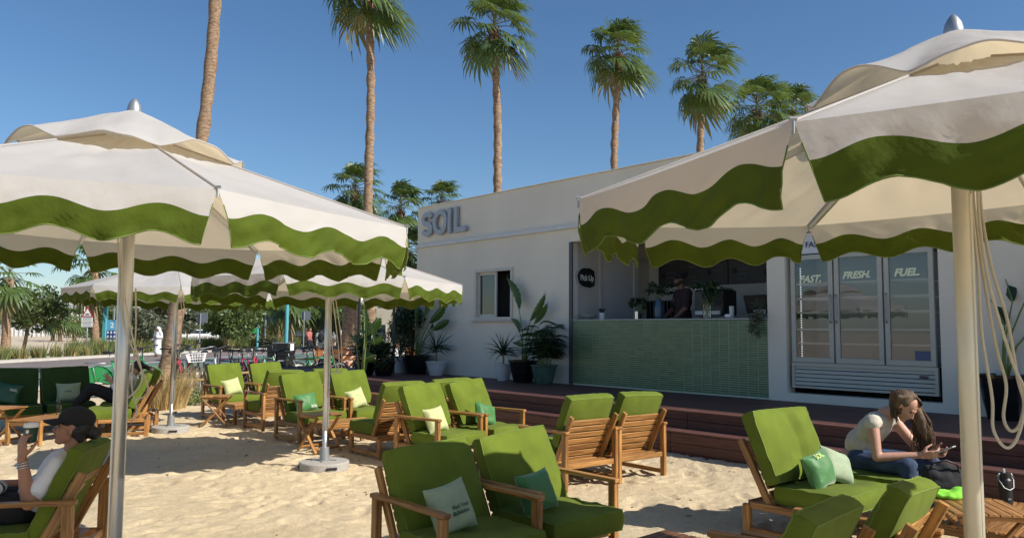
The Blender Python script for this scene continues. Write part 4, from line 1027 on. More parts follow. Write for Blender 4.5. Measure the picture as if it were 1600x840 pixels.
def palm(label, base, top, r0, r1, ci=0, scale=1.0, far=False, group='tall fan palms behind the cafe', show_crown=True, bend=.0):
    base, top = Vector(base), Vector(top); t = thing('palm_tree', label, 'palm tree', base, 0, group); n = 40 if not far else 12
    H = (top - base); pts = []; rad = []; rr = random.Random(int(base.x * 100) + 5); ph = rr.uniform(0, 6)
    g = MB(); k = 14 if not far else 8
    for i in range(n + 1):
        f = i / n; p = H * f + Vector((bend * sin(pi * f), 0, 0)) + Vector((.04 * sin(f * 9 + ph), .04 * cos(f * 7 + ph), 0)) * min(1, f * 3)
        pts.append(p); ring = .016 * ((i % 2) * 2 - 1) * (0 if far else 1) + rr.uniform(-.008, .008)
        flare = .35 * math.exp(-f * 14); rad.append((r0 + (r1 - r0) * f) * (1 + flare) + ring)
    g.tube(pts, rad, k); g.build('trunk', M['bark'], t, smooth=True)
    if not show_crown: return t
    cr = (CROWNS_FAR if far else CROWNS); me, pm = cr[ci % len(cr)]
    o = put('crown', me, t); o.location = H + Vector((0, 0, .25 * scale)); o.rotation_euler = (rr.uniform(-.08, .08), rr.uniform(-.06, .06), rr.uniform(-.35, .35) + ci * .0); o.scale = (scale,) * 3
    put('stalk', pm, o)
    b = MB()
    for i in range(70 if not far else 24):
        a = rr.uniform(0, 2 * pi); z = rr.uniform(-.75, .1) * scale; q = H + Vector((cos(a) * r1 * 1.0, sin(a) * r1 * 1.0, z)); 
        e = q + Vector((cos(a) * rr.uniform(.04, .14), sin(a) * rr.uniform(.04, .14), rr.uniform(.12, .28))) * scale
        b.tube([q, e], [.022 * scale, .008], 4, cap=False)
    b.build("leaf_bases", M["fib"], t, kind='stuff')
    return t
def leaf_cloud(g, blobs, n, size, shell=.55, rs=None, mi=0, wid=.42):
    rs = rs or np.random.default_rng(3); tot = sum(b[1] ** 2 for b in blobs)
    for (c, r, sq) in blobs:
        m = int(n * r * r / tot)
        v = rs.normal(size=(m, 3)); v /= np.linalg.norm(v, axis=1)[:, None]; rad = r * (shell + (1 - shell) * rs.random(m) ** .6)
        cl = 1 + .22 * np.sin(v[:, 0] * 5 + c[0]) * np.cos(v[:, 1] * 6 + c[1] * 3) + .1 * np.sin(v[:, 2] * 9)
        P = v * (rad * cl)[:, None] * np.array([1, 1, sq]) + np.array(c)
        A = rs.normal(size=(m, 3)); A /= np.linalg.norm(A, axis=1)[:, None]; B = np.cross(A, rs.normal(size=(m, 3))); B /= np.linalg.norm(B, axis=1)[:, None]
        s = size * (.6 + .8 * rs.random(m))[:, None]
        V = np.stack([P - A * s, P + B * s * wid, P + A * s, P - B * s * wid], 1).reshape(-1, 3)
        o = len(g.v); g.v += [tuple(p) for p in V.tolist()]
        for i in range(m): g.f.append([o + 4 * i, o + 4 * i + 1, o + 4 * i + 2, o + 4 * i + 3]); g.mi.append(mi); g.uv += [(0, 0)] * 4
def tree(label, base, H, Rw, seed, mleaf, n=3500, leaf=.10, trunk_r=.10, zf=.55, group='leafy trees beyond the road', lean=0):
    r = random.Random(seed); t = thing('leafy_tree', label, 'tree', base, 0, group); b = MB(); fork = Vector((lean * .3, 0, H * (zf - .22)))
    b.tube([(0, 0, -.1), fork * .6 + Vector((.04, 0, 0)), fork], [trunk_r * 1.25, trunk_r, trunk_r * .85], 8); blobs = []
    for i in range(9):
        a = i * 2.4 + r.uniform(-.4, .4); rr = Rw * r.uniform(.25, .75); z = H * (zf + r.uniform(-.16, .28)); c = Vector((cos(a) * rr + lean, sin(a) * rr, z))
        blobs.append((tuple(c), Rw * r.uniform(.30, .50), r.uniform(.65, .95)))
        b.tube([fork, fork.lerp(c, .5) + Vector((0, 0, .1)), c], [trunk_r * .5, trunk_r * .3, trunk_r * .1], 5)
        for q in range(2): b.tube([fork.lerp(c, .6), c + Vector((r.uniform(-.4, .4), r.uniform(-.4, .4), r.uniform(0, .5))) * Rw * .6], [trunk_r * .2, .01], 4)
    b.build('trunk', M['bark'], t, smooth=True); g = MB(); leaf_cloud(g, blobs, n, leaf, .45, np.random.default_rng(seed)); g.build('crown', mleaf, t); return t

# ------------------------------------------------------------------ tall palms
def gp(px, Y, z=-.08): v = atY(px, 500, Y); return Vector((v.x, Y, z))
def ptop(px, py, Y): return atY(px, py, Y)
b1 = gp(262, 22.4); t1 = ptop(350, -330, 22.4); palm('leaning palm trunk rising out of the dry grass, its crown above the picture', b1, t1, .21, .14, 0, 1.0, bend=.35)
t_ = ptop(577, -8, 24); palm('tall palm whose crown is cut off by the top edge', (gp(579, 24).x, 24, -.08), t_, .165, .115, 1, 1.0)
t_ = ptop(772, 52, 24); palm('tall palm with full windblown crown directly above the cafe sign', (gp(786, 24).x, 24, -.08), t_, .155, .115, 0, .92)
t_ = ptop(966, 90, 26); palm('tall palm with tall shaggy crown in the middle of the sky', (gp(950, 26).x, 26, -.08), t_, .155, .11, 1, .86)
t_ = ptop(1097, 128, 27); palm('palm with frond sweeping right, just left of the right parasol roof', (gp(1088, 27).x, 27, -.08), t_, .155, .11, 2, .98)
t_ = ptop(1183, 176, 30); palm('shorter palm crown peeping over the slope of the right parasol', (gp(1180, 30).x, 30, -.08), t_, .16, .12, 0, 1.0)
t_ = ptop(1238, 178, 34); palm('palm crown almost hidden behind the right parasol roof', (gp(1236, 34).x, 34, -.08), t_, .16, .12, 1, .9)
for (px, py, Y, sc, lab) in ((555, 290, 36, 1.0, 'small palm crown left of the tall trunk, above the left parasol'), (626, 318, 38, .9, 'small palm crown between the tall trunk and the corner of the cafe'), (690, 306, 34, .70, 'small palm crown peeping over the roof above the letters SOIL'),
                     (636, 385, 30, .75, 'low drooping palm hard against the left corner of the cafe')):
    palm(lab, gp(px, Y), ptop(px, py + 12, Y), .2, .16, int(px) % 3, sc)
for (bx, px, py, Y, sc, lab) in ((10, 14, 436, 42, .95, 'drooping palm at the left edge beyond the road'), (151, 146, 424, 46, 1.12, 'palm behind the farthest parasol, by the triangular warning sign'),
    (96, 94, 497, 90, .95, 'small distant palm on the beach left of the red roof'), (84, 83, 500, 97, .9, 'small distant palm on the beach, leftmost of the far row'), (118, 116, 500, 95, .95, 'small distant palm below the red roof'),
    (395, 397, 470, 66, 1.15, 'palm right of the round bushy tree beyond the hedge'), (412, 410, 478, 75, 1.1, 'palm behind the tall green bicycle, between the two turquoise posts'), (436, 434, 476, 70, 1.15, 'palm just left of the tall turquoise post'),
    (455, 452, 470, 62, 1.2, 'palm immediately right of the tall turquoise post'), (468, 468, 480, 85, 1.1, 'farther palm left of the grey sign back'), (490, 492, 476, 72, 1.2, 'palm between the grey sign back and the middle parasol pole'), (530, 526, 474, 70, 1.2, 'palm right of the middle parasol pole'),
    (575, 579, 430, 40, 1.1, 'palm behind the banana leaves beside the cafe')):
    if px == 579: continue
    palm(lab, gp(bx, Y), ptop(px, py, Y), .24 if Y < 60 else .2, .2, int(px), sc, far=True, group='palms beyond the road')
b = thing('palm_tree', 'leaning bare palm trunk behind the middle parasol, right of its pole', 'palm tree', gp(538, 30), 0)
g = MB(); g.tube([Vector((0, 0, 0)), Vector((.1, 0, 1.4)), ptop(549, 440, 30) - gp(538, 30)], [.24, .2, .18], 10); g.build('trunk', M['bark'], b, smooth=True)

tree('round dark leafy tree at the left beyond the road', gp(37, 46), 3.5, 2.0, 3, M['leaf_tree'], 2900, .13, .10, .66, lean=.75)
tree('grey green olive tree behind the near left parasol pole', gp(222, 50), 3.1, 1.7, 4, M['leaf_olive'], 4200, .11, .09, .55)
tree('round bushy tree under the farthest parasol, beyond the hedge', gp(352, 56), 3.2, 2.35, 5, M['leaf_tree'], 5200, .14, .12, .62)
tree('slender young tree left of the round bushy tree', gp(293, 62), 3.4, 1.3, 6, M['leaf_olive'], 2200, .12, .06, .62)
tree('leafy tree left of the walking jogger', gp(510, 72), 3.9, 2.3, 7, M['leaf_tree'], 3200, .16, .12, .6)
tree('leafy tree behind the green bicycle frame', gp(425, 82), 3.8, 2.6, 8, M['leaf_tree'], 3200, .17, .12, .6)
tree('leafy tree right of the middle parasol pole', gp(560, 60), 3.6, 1.9, 9, M['leaf_tree'], 2600, .15, .1, .6)
tree('low leafy tree on the beach beside the warning sign', gp(175, 80), 4.2, 2.4, 10, M['leaf_tree'], 2600, .17, .1, .58)
tree('distant tree right of the white robed man', gp(270, 84), 3.9, 2.2, 11, M['leaf_olive'], 2400, .17, .1, .58)
tree('distant dark tree between the two street signs', gp(385, 98), 4.6, 3.2, 12, M['leaf_tree'], 2600, .2, .12, .55)
tree('distant tree far behind the tall turquoise post', gp(462, 105), 5.0, 3.4, 13, M['leaf_tree'], 2600, .22, .12, .55)
for i, (px, Y, H_, Rw_, kk) in enumerate(((245, 66, 4.4, 1.8, 'leaf_olive'), (330, 92, 5.2, 2.6, 'leaf_tree'), (376, 76, 4.4, 1.9, 'leaf_tree'), (420, 96, 5.4, 2.4, 'leaf_olive'), (478, 84, 5.2, 2.2, 'leaf_tree'), (505, 96, 5.6, 2.6, 'leaf_olive'), (545, 88, 5.0, 2.2, 'leaf_tree'))):
    tree(('grey green tree right of the near left parasol pole, behind the white robed man', 'distant tree behind the round bushy tree, left side', 'leafy tree right behind the round bushy tree', 'far grey green tree between the turquoise posts', 'leafy tree right of the tall turquoise post', 'far grey green tree behind the walking jogger', 'leafy tree behind the leaning bare palm trunk')[i], gp(px, Y), H_, Rw_, 40 + i, M[kk], 1700, .17, .09, .62)
# far wood that reads as one mass
g = MB(); rs = np.random.default_rng(9); bl = []
for i in range(60):
    px = rs.uniform(-40, 660); Y = rs.uniform(120, 175); p = gp(px, Y); bl.append(((p.x, p.y, rs.uniform(1.0, 2.4)), rs.uniform(2.4, 4.2), .7))
leaf_cloud(g, bl, 16000, .42, .5, rs); tag(g.build('distant_trees', M['leaf_tree']), 'band of distant dark green trees along the horizon', 'trees', None, 'stuff')

# ------------------------------------------------------------------ hedge tufts, dry grass
def tuft_mesh(name, seed, n, H, R, mats, w=.012, spread=.5, plume=False):
    st = random.getstate(); random.seed(seed); g = MB()
    for i in range(n):
        a = random.uniform(0, 2 * pi); q = random.random() ** .5; r0 = R * .35 * q; h = H * random.uniform(.5, 1.0); out = spread * random.uniform(.2, 1.0) * H * .5
        bz = Vector((cos(a) * r0, sin(a) * r0, 0)); a2 = a + random.uniform(-.5, .5)
        tip = bz + Vector((cos(a2) * out * .5, sin(a2) * out * .5, h)); bend = Vector((cos(a2) * out * .6 + .12 * H, sin(a2) * out * .6, -h * .15))
        blade(g, bz, tip, w * random.uniform(.6, 1.3), bend, 3, 1 if random.random() < (.35) else 0)
    random.setstate(st); return g.mesh(name, mats)
TUFTS = [tuft_mesh('grass_tuft', s, 230, 1.0, .9, [M['grass'], M['straw']], .026, .42) for s in (1, 2, 3)]
KP = resample(FAR, 160)
def kerb_at(px):
    best = min(KP, key=lambda p: abs(800 + F_PX * p.x / p.y - px) if p.y > 15 else 1e9); return best
labs = ['grass tuft at the left edge of the kerb', 'grass tuft second from the left edge on the kerb', 'grass tuft right of the leafy tree stem', 'isolated grass tuft third from the warning sign post', 'isolated grass tuft second from the warning sign post', 'narrow grass tuft just left of the warning sign post', 'grass tuft at the foot of the warning sign', 'grass tuft between the warning sign and the totem', 'grass tuft right of the turquoise totem', 'grass tuft touching the near left parasol pole']
for i, px in enumerate((5, 30, 60, 82, 101, 119, 141, 153, 172, 184)):
    p = kerb_at(px) + Vector((-.95, 0, -.03)); o = put('grass_tuft', TUFTS[i % 3], None, p, i * 1.1, labs[i], 'grass tuft', 'grass tufts along the kerb'); s = (.95, 1.0, .95, 1.0, .9, .8, 1.05, .75, .95, 1.0)[i]; o.scale = (s, s, s)
g = MB(); st = random.getstate(); random.seed(44)
for i in range(9000):
    px = random.uniform(186, 500); p = kerb_at(px) + Vector((-1.2 - abs(random.gauss(0, 1.1)), random.uniform(-.8, .8), 0)); h = random.uniform(.6, 1.25)
    blade(g, p, p + Vector((random.uniform(-.25, .3), random.uniform(-.2, .2), h)), .05, Vector((.15, 0, -.1)), 2, 1 if random.random() < .25 else 0)
for i in range(2200):
    px = random.uniform(-40, 45); p = kerb_at(max(0, px)) + Vector((-1.2 - abs(random.gauss(0, 1.2)), random.uniform(-3, 3), 0)); h = random.uniform(.4, .85)
    blade(g, p, p + Vector((random.uniform(-.3, .4), random.uniform(-.2, .2), h)), .045, Vector((.15, 0, -.1)), 2, 1 if random.random() < .45 else 0)
random.setstate(st)
tag(g.build('hedge_grass', [M['grass'], M['straw']]), 'continuous green grass hedge along the far kerb of the road', 'grass', None, 'stuff')
g = MB(); st = random.getstate(); random.seed(77)
for i in range(420):
    x, y = random.uniform(-8, 4.5), random.uniform(3, 13); L = random.uniform(.004, .022); g.box((x, y, gz(x, y) + .006), (L * random.uniform(1, 3), L * .6, L * .4), Matrix.Rotation(random.uniform(0, 3.1), 3, 'Z') @ Matrix.Rotation(random.uniform(-.3, .3), 3, 'Y'))
random.setstate(st); tag(g.build('sand_debris', mat('dry leaf debris', (.20, .13, .07), .9, var=.5, vscale=3)), 'tiny bits of twig, shell and dry leaf scattered over the sand', 'debris', None, 'stuff')
p = at(252, 640); dg = put('dry_grass', tuft_mesh('dry_grass', 8, 900, 1.15, 1.2, [M['straw'], mat('pale straw', (.5, .38, .18), .8, var=.2, transl=.2)], .010, .75), None, (p.x - .1, p.y + .3, -.02), 0, 'golden dry grass clump at the foot of the leaning palm', 'grass clump')
g = MB(); st = random.getstate(); random.seed(5)
bl = []
for i in range(9):
    q = at(random.uniform(275, 335), random.uniform(606, 634)); bl.append(((q.x, q.y, .08), random.uniform(.22, .38), .6))
leaf_cloud(g, bl, 2600, .035, .2, np.random.default_rng(8)); random.setstate(st)
tag(g.build('creeping_shrub', mat('yellow green shrub leaf', (.15, .18, .05), .7, var=.35, vscale=3)), 'low creeping shrub on the sand right of the dry grass', 'shrub', None, 'stuff')

# ------------------------------------------------------------------ potted plants
def pot(t, r, h, m, lip=True):
    MB().lathe([(r * .62, 0), (r * .66, .01), (r * .86, h * .45), (r * .97, h * .86), (r * .98, h * .90), (r * 1.07, h * .92), (r * 1.08, h), (r * .98, h), (r * .95, h * .9), (0, h * .88)], k=36).build('pot', m, t, smooth=False)
def broad_leaf(g, base, tip, w, up, curl=.1, n=12, mi=0):
    base, tip = Vector(base), Vector(tip); d = tip - base; L = d.length; dn = d.normalized(); side = dn.cross(Vector(up)).normalized(); nrm = side.cross(dn); rows = []
    for i in range(n + 1):
        f = i / n; ww = w / 2 * (sin(pi * min(1, f * 1.02 + .02)) ** .6) * (1 - .25 * f); c = base + d * f + Vector((0, 0, -curl * L * f * f)) + nrm * .03 * L * sin(pi * f)
        rip = .010 * sin(f * 40)
        rows.append([c - side * ww + nrm * (ww * .5 + rip), c - side * ww * .5 + nrm * ww * .22, c, c + side * ww * .5 + nrm * ww * .22, c + side * ww + nrm * (ww * .5 - rip)])
    g.grid(rows, mi=mi)
def bop(label, loc, potm, pr_, ph_, leaves, group='potted bird of paradise plants by the wall', ml='leaf', k=1.12):
    leaves = [((a[0] * k, a[1] * k, a[2] * k), (b_[0] * k, b_[1] * k, b_[2] * k), w * k * 1.15) for a, b_, w in leaves]
    """bird of paradise: leaves given as (stalk top, leaf tip, width) relative to the pot in (right, out, up)"""
    t = thing('potted_plant', label, 'potted plant', loc, DROT + pi, group); pot(t, pr_, ph_, potm)
    MB().lathe([(0, ph_ * .9), (pr_ * .9, ph_ * .885)], k=20).build('soil', M['soil'], t)
    for (a, bb, w) in leaves:
        a, bb = Vector(a), Vector(bb); s = MB(); b0 = Vector((a.x * .12, a.y * .12, ph_ * .85)); mid = b0.lerp(a, .5) + Vector((-a.x * .18, 0, .06))
        s.tube([b0, b0.lerp(mid, .5), mid, mid.lerp(a, .5) + Vector((0, 0, .01)), a, a.lerp(bb, .5), bb], [.016, .014, .012, .010, .008, .005, .002], 6); s.build('stalk', M['stalk'], t, smooth=True)
        g = MB(); broad_leaf(g, a, bb, w, (0, 1, .25), .08); g.build('leaf', M[ml], t, smooth=True)
    return t
def spiky(label, loc, potm, pr_, ph_, stem, n, L, seed, group='spiky dracaenas in white pots'):
    t = thing('potted_plant', label, 'potted plant', loc, 0, group); pot(t, pr_, ph_, potm); st = random.getstate(); random.seed(seed)
    s = MB(); top = Vector((0, 0, ph_ + stem)); s.tube([(0, 0, ph_ * .8), top], [.022, .016], 7); s.build('stem', M['bark'], t); g = MB()
    for i in range(n):
        a = random.uniform(0, 2 * pi); el = random.uniform(-.1, 1.35); l = L * random.uniform(.7, 1.1); d = Vector((cos(a) * cos(el), sin(a) * cos(el), sin(el)))
        blade(g, top + Vector((0, 0, random.uniform(-.08, .06))), top + d * l, .026, Vector((cos(a) * .05, sin(a) * .05, -l * (.42 if el < .8 else .12))), 5)
    g.build('foliage', M['leaf_dark'], t); random.setstate(st); return t
def lady_palm(label, loc, potm, pr_, ph_, H, seed, group=None):
    t = thing('potted_plant', label, 'potted plant', loc, 0, group); pot(t, pr_, ph_, potm); st = random.getstate(); random.seed(seed); g = MB(); s = MB()
    for c in range(16):
        a = random.uniform(0, 2 * pi); r0 = random.uniform(0, pr_ * .6); h = H * random.uniform(.35, 1.0); b0 = Vector((cos(a) * r0, sin(a) * r0, ph_ * .85)); b1 = Vector((cos(a) * (r0 + h * .16), sin(a) * (r0 + h * .16), ph_ + h))
        s.tube([b0, b0.lerp(b1, .5), b1], [.010, .009, .006], 5)
        for k in range(6):
            f = 1 - k * .13; q = b0.lerp(b1, f); aa = random.uniform(0, 2 * pi); d = Vector((cos(aa), sin(aa), random.uniform(.1, .7))); hp = q + d * .16; s.tube([q, hp], [.004, .003], 4, cap=False)
            sd = Vector((-sin(aa), cos(aa), 0))
            for j in range(7):
                u = (j - 3) / 3; dd = (Vector((cos(aa), sin(aa), .15)) * cos(u * 1.3) + sd * sin(u * 1.3)).normalized(); blade(g, hp, hp + dd * random.uniform(.2, .3), .034, Vector((0, 0, -.10)), 3)
    s.build('stems', M['stalk'], t, kind='stuff'); g.build('foliage', M['leaf_dark'], t, kind='stuff'); random.setstate(st); return t
def dp(px, py): return at(px, py, ZD)
M['pot_black'] = M['black_gloss']
def pl(px, py): v = dp(px, py); return Vector((v.x, v.y, ZD))
def right_out(lst): return [((a[0], a[1], a[2]), (b_[0], b_[1], b_[2]), w) for a, b_, w in lst]
bop('bird of paradise in a black glazed pot standing in front of the window', W(11.18, -10.12, ZD), M['black_gloss'], .27, .42,
    [((-.22, .1, 1.25), (-.62, .15, 1.88), .20), ((.12, .05, 1.05), (.50, .05, 1.55), .13), ((.17, .1, 1.0), (.48, .12, 1.38), .12), ((-.20, .1, .85), (-.55, .2, 1.13), .15), ((.12, .15, .72), (.42, .2, .95), .17), ((.10, .2, .55), (.25, .3, .70), .13), ((-.3, .25, .62), (-.62, .3, .68), .08)])
spiky('spiky dracaena in a small white pot left of the large black pot under the window', W(11.78, -10.14, ZD), M['pot_white'], .17, .34, .22, 60, .52, 3)
lady_palm('bushy lady palm in a sea green glazed pot beside the tiled counter', W(10.58, -10.10, ZD), M['pot_green'], .24, .36, .75, 4)
bop('bird of paradise in a black pot near the left corner of the cafe', W(14.75, -10.1, ZD), M['black_gloss'], .32, .42,
    [((-.12, .1, 1.1), (-.40, .1, 1.55), .16), ((.12, .1, 1.15), (.22, .1, 1.7), .18), ((.30, .1, 1.02), (.85, .1, 1.42), .18), ((.36, .15, .88), (.90, .15, 1.12), .15), ((-.05, 0, 1.2), (-.1, 0, 1.75), .15), ((.05, .3, .9), (.1, .45, 1.3), .14)])
spiky('spiky dracaena in a small white pot nearest the left corner of the cafe', W(14.0, -10.12, ZD), M['pot_white'], .22, .30, .26, 60, .62, 7)
t = thing('plant_pot', 'empty looking white pot between the black pots at the cafe corner', 'plant pot', W(15.25, -10.05, ZD)); pot(t, .22, .34, M['pot_white'])
bop('bird of paradise in a tall black pot at the right edge of the picture', W(3.12, -10.3, ZD), M['black_gloss'], .24, .52,
    [((.02, .1, .98), (-.26, .25, 1.48), .15), ((.10, .1, 1.22), (-.10, .30, 1.80), .14), ((.25, .1, 1.3), (.5, .1, 1.9), .16), ((-.02, .2, .85), (-.24, .3, 1.14), .11), ((.3, .2, 1.0), (.7, .25, 1.3), .2)], ml='leaf_dark')
def bush(label, loc, H, R, seed, n=2200, leaf=.075):
    t = thing('oleander_bush', label, 'bush', loc, 0, 'dark bushes at the left end of the deck'); pot(t, .25, .32, M['black_gloss']); r = random.Random(seed); s = MB(); bl = []
    for i in range(9):
        a = r.uniform(0, 2 * pi); q = R * r.uniform(.1, .7); c = Vector((cos(a) * q, sin(a) * q, H * r.uniform(.35, .88))); s.tube([(0, 0, .2), c * .5 + Vector((0, 0, .2)), c], [.02, .012, .006], 5); bl.append((tuple(c), R * r.uniform(.35, .6), 1.1))
    s.build('stems', M['bark'], t, kind='stuff'); g = MB(); leaf_cloud(g, bl, n, leaf, .1, np.random.default_rng(seed), wid=.13); g.build('foliage', M['leaf_dark'], t, kind='stuff')
def wp(px, Y, z): v = atY(px, 500, Y); return Vector((v.x, Y, z))
bush('tall dark bush with slender leaves against the corner of the cafe', wp(645, 18.4, ZD), 1.75, .55, 3, 1500, .12)
bush('low dark bush with slender leaves at the left end of the deck', wp(572, 17.2, ZD), .95, .50, 4, 1000, .11)
bush('small dark bush between the slender post and the banana plant', wp(601, 17.0, ZD), .70, .34, 5, 600, .10)
bush('tall dark bush behind the slender post, left of the cafe corner', wp(626, 19.6, ZD), 1.85, .42, 6, 900, .12)
t = thing('banana_plant', 'banana plant with torn sunlit leaves at the left end of the deck', 'banana plant', wp(566, 16.6, .05), DROT + pi)
for (a, bb, w) in [((-.06, .1, 1.35), (-.12, .1, 2.15), .24), ((.02, .1, 1.45), (.52, .15, 1.85), .26), ((.02, .2, 1.25), (.42, .25, 1.42), .22), ((-.10, .2, 1.05), (-.55, .3, 1.42), .14), ((-.05, .2, 1.0), (-.42, .3, .82), .20), ((.25, 0, 1.7), (.50, 0, 1.25), .20), ((.05, 0, .9), (.36, .1, 1.02), .24), ((-.2, 0, 1.2), (-.62, 0, 1.5), .12)]:
    a, bb = Vector(a), Vector(bb); s = MB(); s.tube([Vector((a.x * .2, 0, 0)), Vector((a.x * .5, a.y * .5, a.z * .6)), a, bb], [.035, .022, .012, .003], 7); s.build('stalk', M['stalk'], t, smooth=True)
    g = MB(); broad_leaf(g, a, bb, w, (.2, 1, .3), .12); g.build('leaf', M['leaf'], t, smooth=True)
t = thing('slender_post', 'slender dark upright post among the bushes at the end of the deck', 'post', wp(615, 17.3, ZD)); 
MB().tube([(0, 0, 0), (.02, 0, 1.0), (-.03, 0, 2.1)], [.035, .03, .028], 8).build('post', M['leaf_dark'], t)
#%%BACKGROUND
# ------------------------------------------------------------------ beyond the road: signs, posts, buildings, cars
def sg(px, Y): return gp(px, Y)
# triangular warning sign
p = sg(137, 44); t = thing('warning_sign', 'grey post with triangular road warning sign and two white plates', 'road sign', p)
MB().tube([(0, 0, 0), (0, 0, 2.75)], .045, 10).build('post', M['steel'], t, smooth=True)
tri = [(-.32, 2.25), (.32, 2.25), (0, 2.85)]; fx = lambda v: Vector((v[0], -v[2], v[1]))
MB().prism(tri, .05, .06, fx).build('red_triangle', mat('sign red', (.35, .04, .05), .5), t)
MB().prism([(-.22, 2.31), (.22, 2.31), (0, 2.71)], .062, .066, fx).build('white_field', M['white'], t)
g = MB(); g.prism([(-.12, 2.36), (.12, 2.36), (.12, 2.40), (.05, 2.44), (-.05, 2.44), (-.12, 2.40)], .068, .07, fx); g.build('symbol', M['black'], t)
for k, z in enumerate((1.98, 1.70)):
    pl_ = MB().prism([(-.31, z), (.31, z), (.31, z + .25), (-.31, z + .25)], .05, .06, fx).build('plate', M['white'], t)
    g = MB(); [g.prism([(-.25, z + .05 + q * .07), (.25, z + .05 + q * .07), (.25, z + .085 + q * .07), (-.25, z + .085 + q * .07)], .062, .063, fx) for q in range(3)]; g.build('lettering', mat('grey print', (.2, .2, .2), .7), pl_, kind='stuff')
# turquoise totem with blue panel
p = sg(166, 47); t = thing('totem_sign', 'turquoise beach totem with a white number 2 and navy pictogram panel', 'totem sign', p)
MB().box((-.06, 0, 1.75), (.24, .22, 3.5), ch=.03).build('column', M['teal'], t)
blue = mat('sky blue panel', (.10, .38, .60), .4); navy = mat('navy panel', (.02, .05, .22), .4)
g = MB(); g.prism([(.06, .45), (.72, .45), (.72, 1.9), (.66, 2.05), (.5, 2.12), (.06, 2.12)], -.05, .05, fx); bd = g.build('panel', blue, t)
g = MB(); g.prism([(.08, .75), (.74, .75), (.74, 1.50), (.08, 1.50)], .052, .058, fx); nv = g.build('pictogram_panel', navy, t)
g = MB(); [g.prism([(.16 + i * .2 + .055 * cos(a), .88 + j * .25 + .08 * sin(a)) for a in np.linspace(0, 2 * pi, 9)[:-1]], .060, .063, fx) for i in range(3) for j in range(3)]; g.build('pictogram', M['white'], nv, kind='stuff')
g = MB(); g.prism([(.08, .45), (.74, .45), (.74, .73), (.08, .73)], .052, .058, fx); wp = g.build('white_panel', M['white'], t)
me = text_mesh('number', '2', .42, .006, M['white'], .012); put('number', xform(me, lambda v: Vector((v[0] + .28, -.056 - v[2], v[1] + 1.66))), bd)
for (px, Y, h, r_, m_, lab) in ((448, 58, 4.6, .14, 'teal', 'tall turquoise post above the black cargo box'), (403, 60, 2.3, .09, 'teal', 'short turquoise post with a green plate among the palms'), (415, 64, 3.0, .07, 'steel', 'thin grey lamp post right of the short turquoise post'), (178, 52, 3.0, .06, 'steel', 'thin grey pole just right of the beach totem'), (561, 26, 2.9, .05, 'black', 'thin black pole beside the banana leaves')):
    t = thing('post', lab, 'post', sg(px, Y)); MB().lathe([(r_ * 1.3, 0), (r_ * 1.3, .12), (r_, .14), (r_, h), (r_ * .6, h + .05), (0, h + .06)], k=12).build('shaft', M[m_], t, smooth=False)
    if px == 403: MB().box((-.22, -.05, 1.5), (.35, .05, .4), ch=.02).build('plate', mat('green plate', (.03, .4, .1), .5), t)
for (px, Y, top, lab) in ((313, 49, 2.3, 'back of a square grey road sign left of the round bushy tree'), (475, 56, 2.6, 'back of a square grey road sign behind the black cargo box')):
    t = thing('road_sign', lab, 'road sign', sg(px, Y)); MB().tube([(0, 0, 0), (0, 0, top + .3)], .04, 8).build('post', M['steel'], t); MB().box((.12, .05, top), (.62, .03, .62), ch=.05).build('sign_plate', mat('sign back grey', (.13, .15, .17), .6), t)
# white beach wall, houses
def wall_b(name, label, cat, px0, px1, Y, z0, z1, dep, m, group=None):
    a, c = gp(px0, Y), gp(px1, Y); t = thing(name, label, cat, ((a.x + c.x) / 2, Y, 0), 0, group); w = c.x - a.x
    MB().box((0, dep / 2, (z0 + z1) / 2), (w, dep, z1 - z0)).build('wall', m, t); return t, w
t, w = wall_b('boundary_wall', 'long low white panelled wall across the far beach at the left', 'wall', -60, 116, 140, -.1, 2.2, .3, M['white'])
for i in range(26): MB().box((-w / 2 + w * i / 25, -.05, 1.1), (.16, .1, 2.3)).build('pier', M['kerb'], t)
cream_w = mat('cream house wall', (.50, .43, .33), .85, var=.06, vscale=1); red_t = mat('orange roof tiles', (.40, .13, .06), .8, var=.2, vscale=3)
def house(label, px0, px1, Y, h, roof, m=None, cols=4, rows=2):
    t, w = wall_b('house', label, 'house', px0, px1, Y, -.1, h, 8, m or M['white'], 'far houses among the trees')
    if roof: g = MB(); e = .5; g.add([(-w / 2 - e, -e, h), (w / 2 + e, -e, h), (w / 2 + e, 8 + e, h), (-w / 2 - e, 8 + e, h), (-w / 2 + w * .25, 4, h + 2.2), (w / 2 - w * .25, 4, h + 2.2)], [(0, 1, 5, 4), (2, 3, 4, 5), (1, 2, 5), (3, 0, 4)]); g.build('roof', red_t, t)
    else: MB().box((0, 4, h + .15), (w + .3, 8.3, .3)).build('roof', M['kerb'], t)
    for i in range(cols):
        for j in range(rows):
            x = -w / 2 + w * (i + .5) / cols; z = h / rows * (j + .5); fr_ = MB().box((x, -.02, z), (w / cols * .5, .12, h / rows * .5)).build('window', M['frame_grey'], t); MB().box((x, -.06, z), (w / cols * .42, .08, h / rows * .42)).build('pane', mat('dark window glass', (.03, .04, .05), .1) if 'wg' not in M else M['wg'], fr_)
    return t
M['wg'] = mat('dark window glass', (.03, .04, .05), .1)
house('far villa with an orange tiled roof above the beach', 112, 150, 190, 7.5, True)
house('far white villa left of the orange tiled roof', 98, 113, 200, 7.0, False, cols=2)
house('pale low building behind the trees left of the jogger', 370, 470, 150, 4.2, False, cols=6, rows=1)
house('white flat roofed building right of the middle parasol pole', 520, 560, 105, 6.6, False, cols=3)
house('cream building with dark framed window between the bushes and the cafe', 566, 652, 62, 5.4, False, cream_w, cols=4)
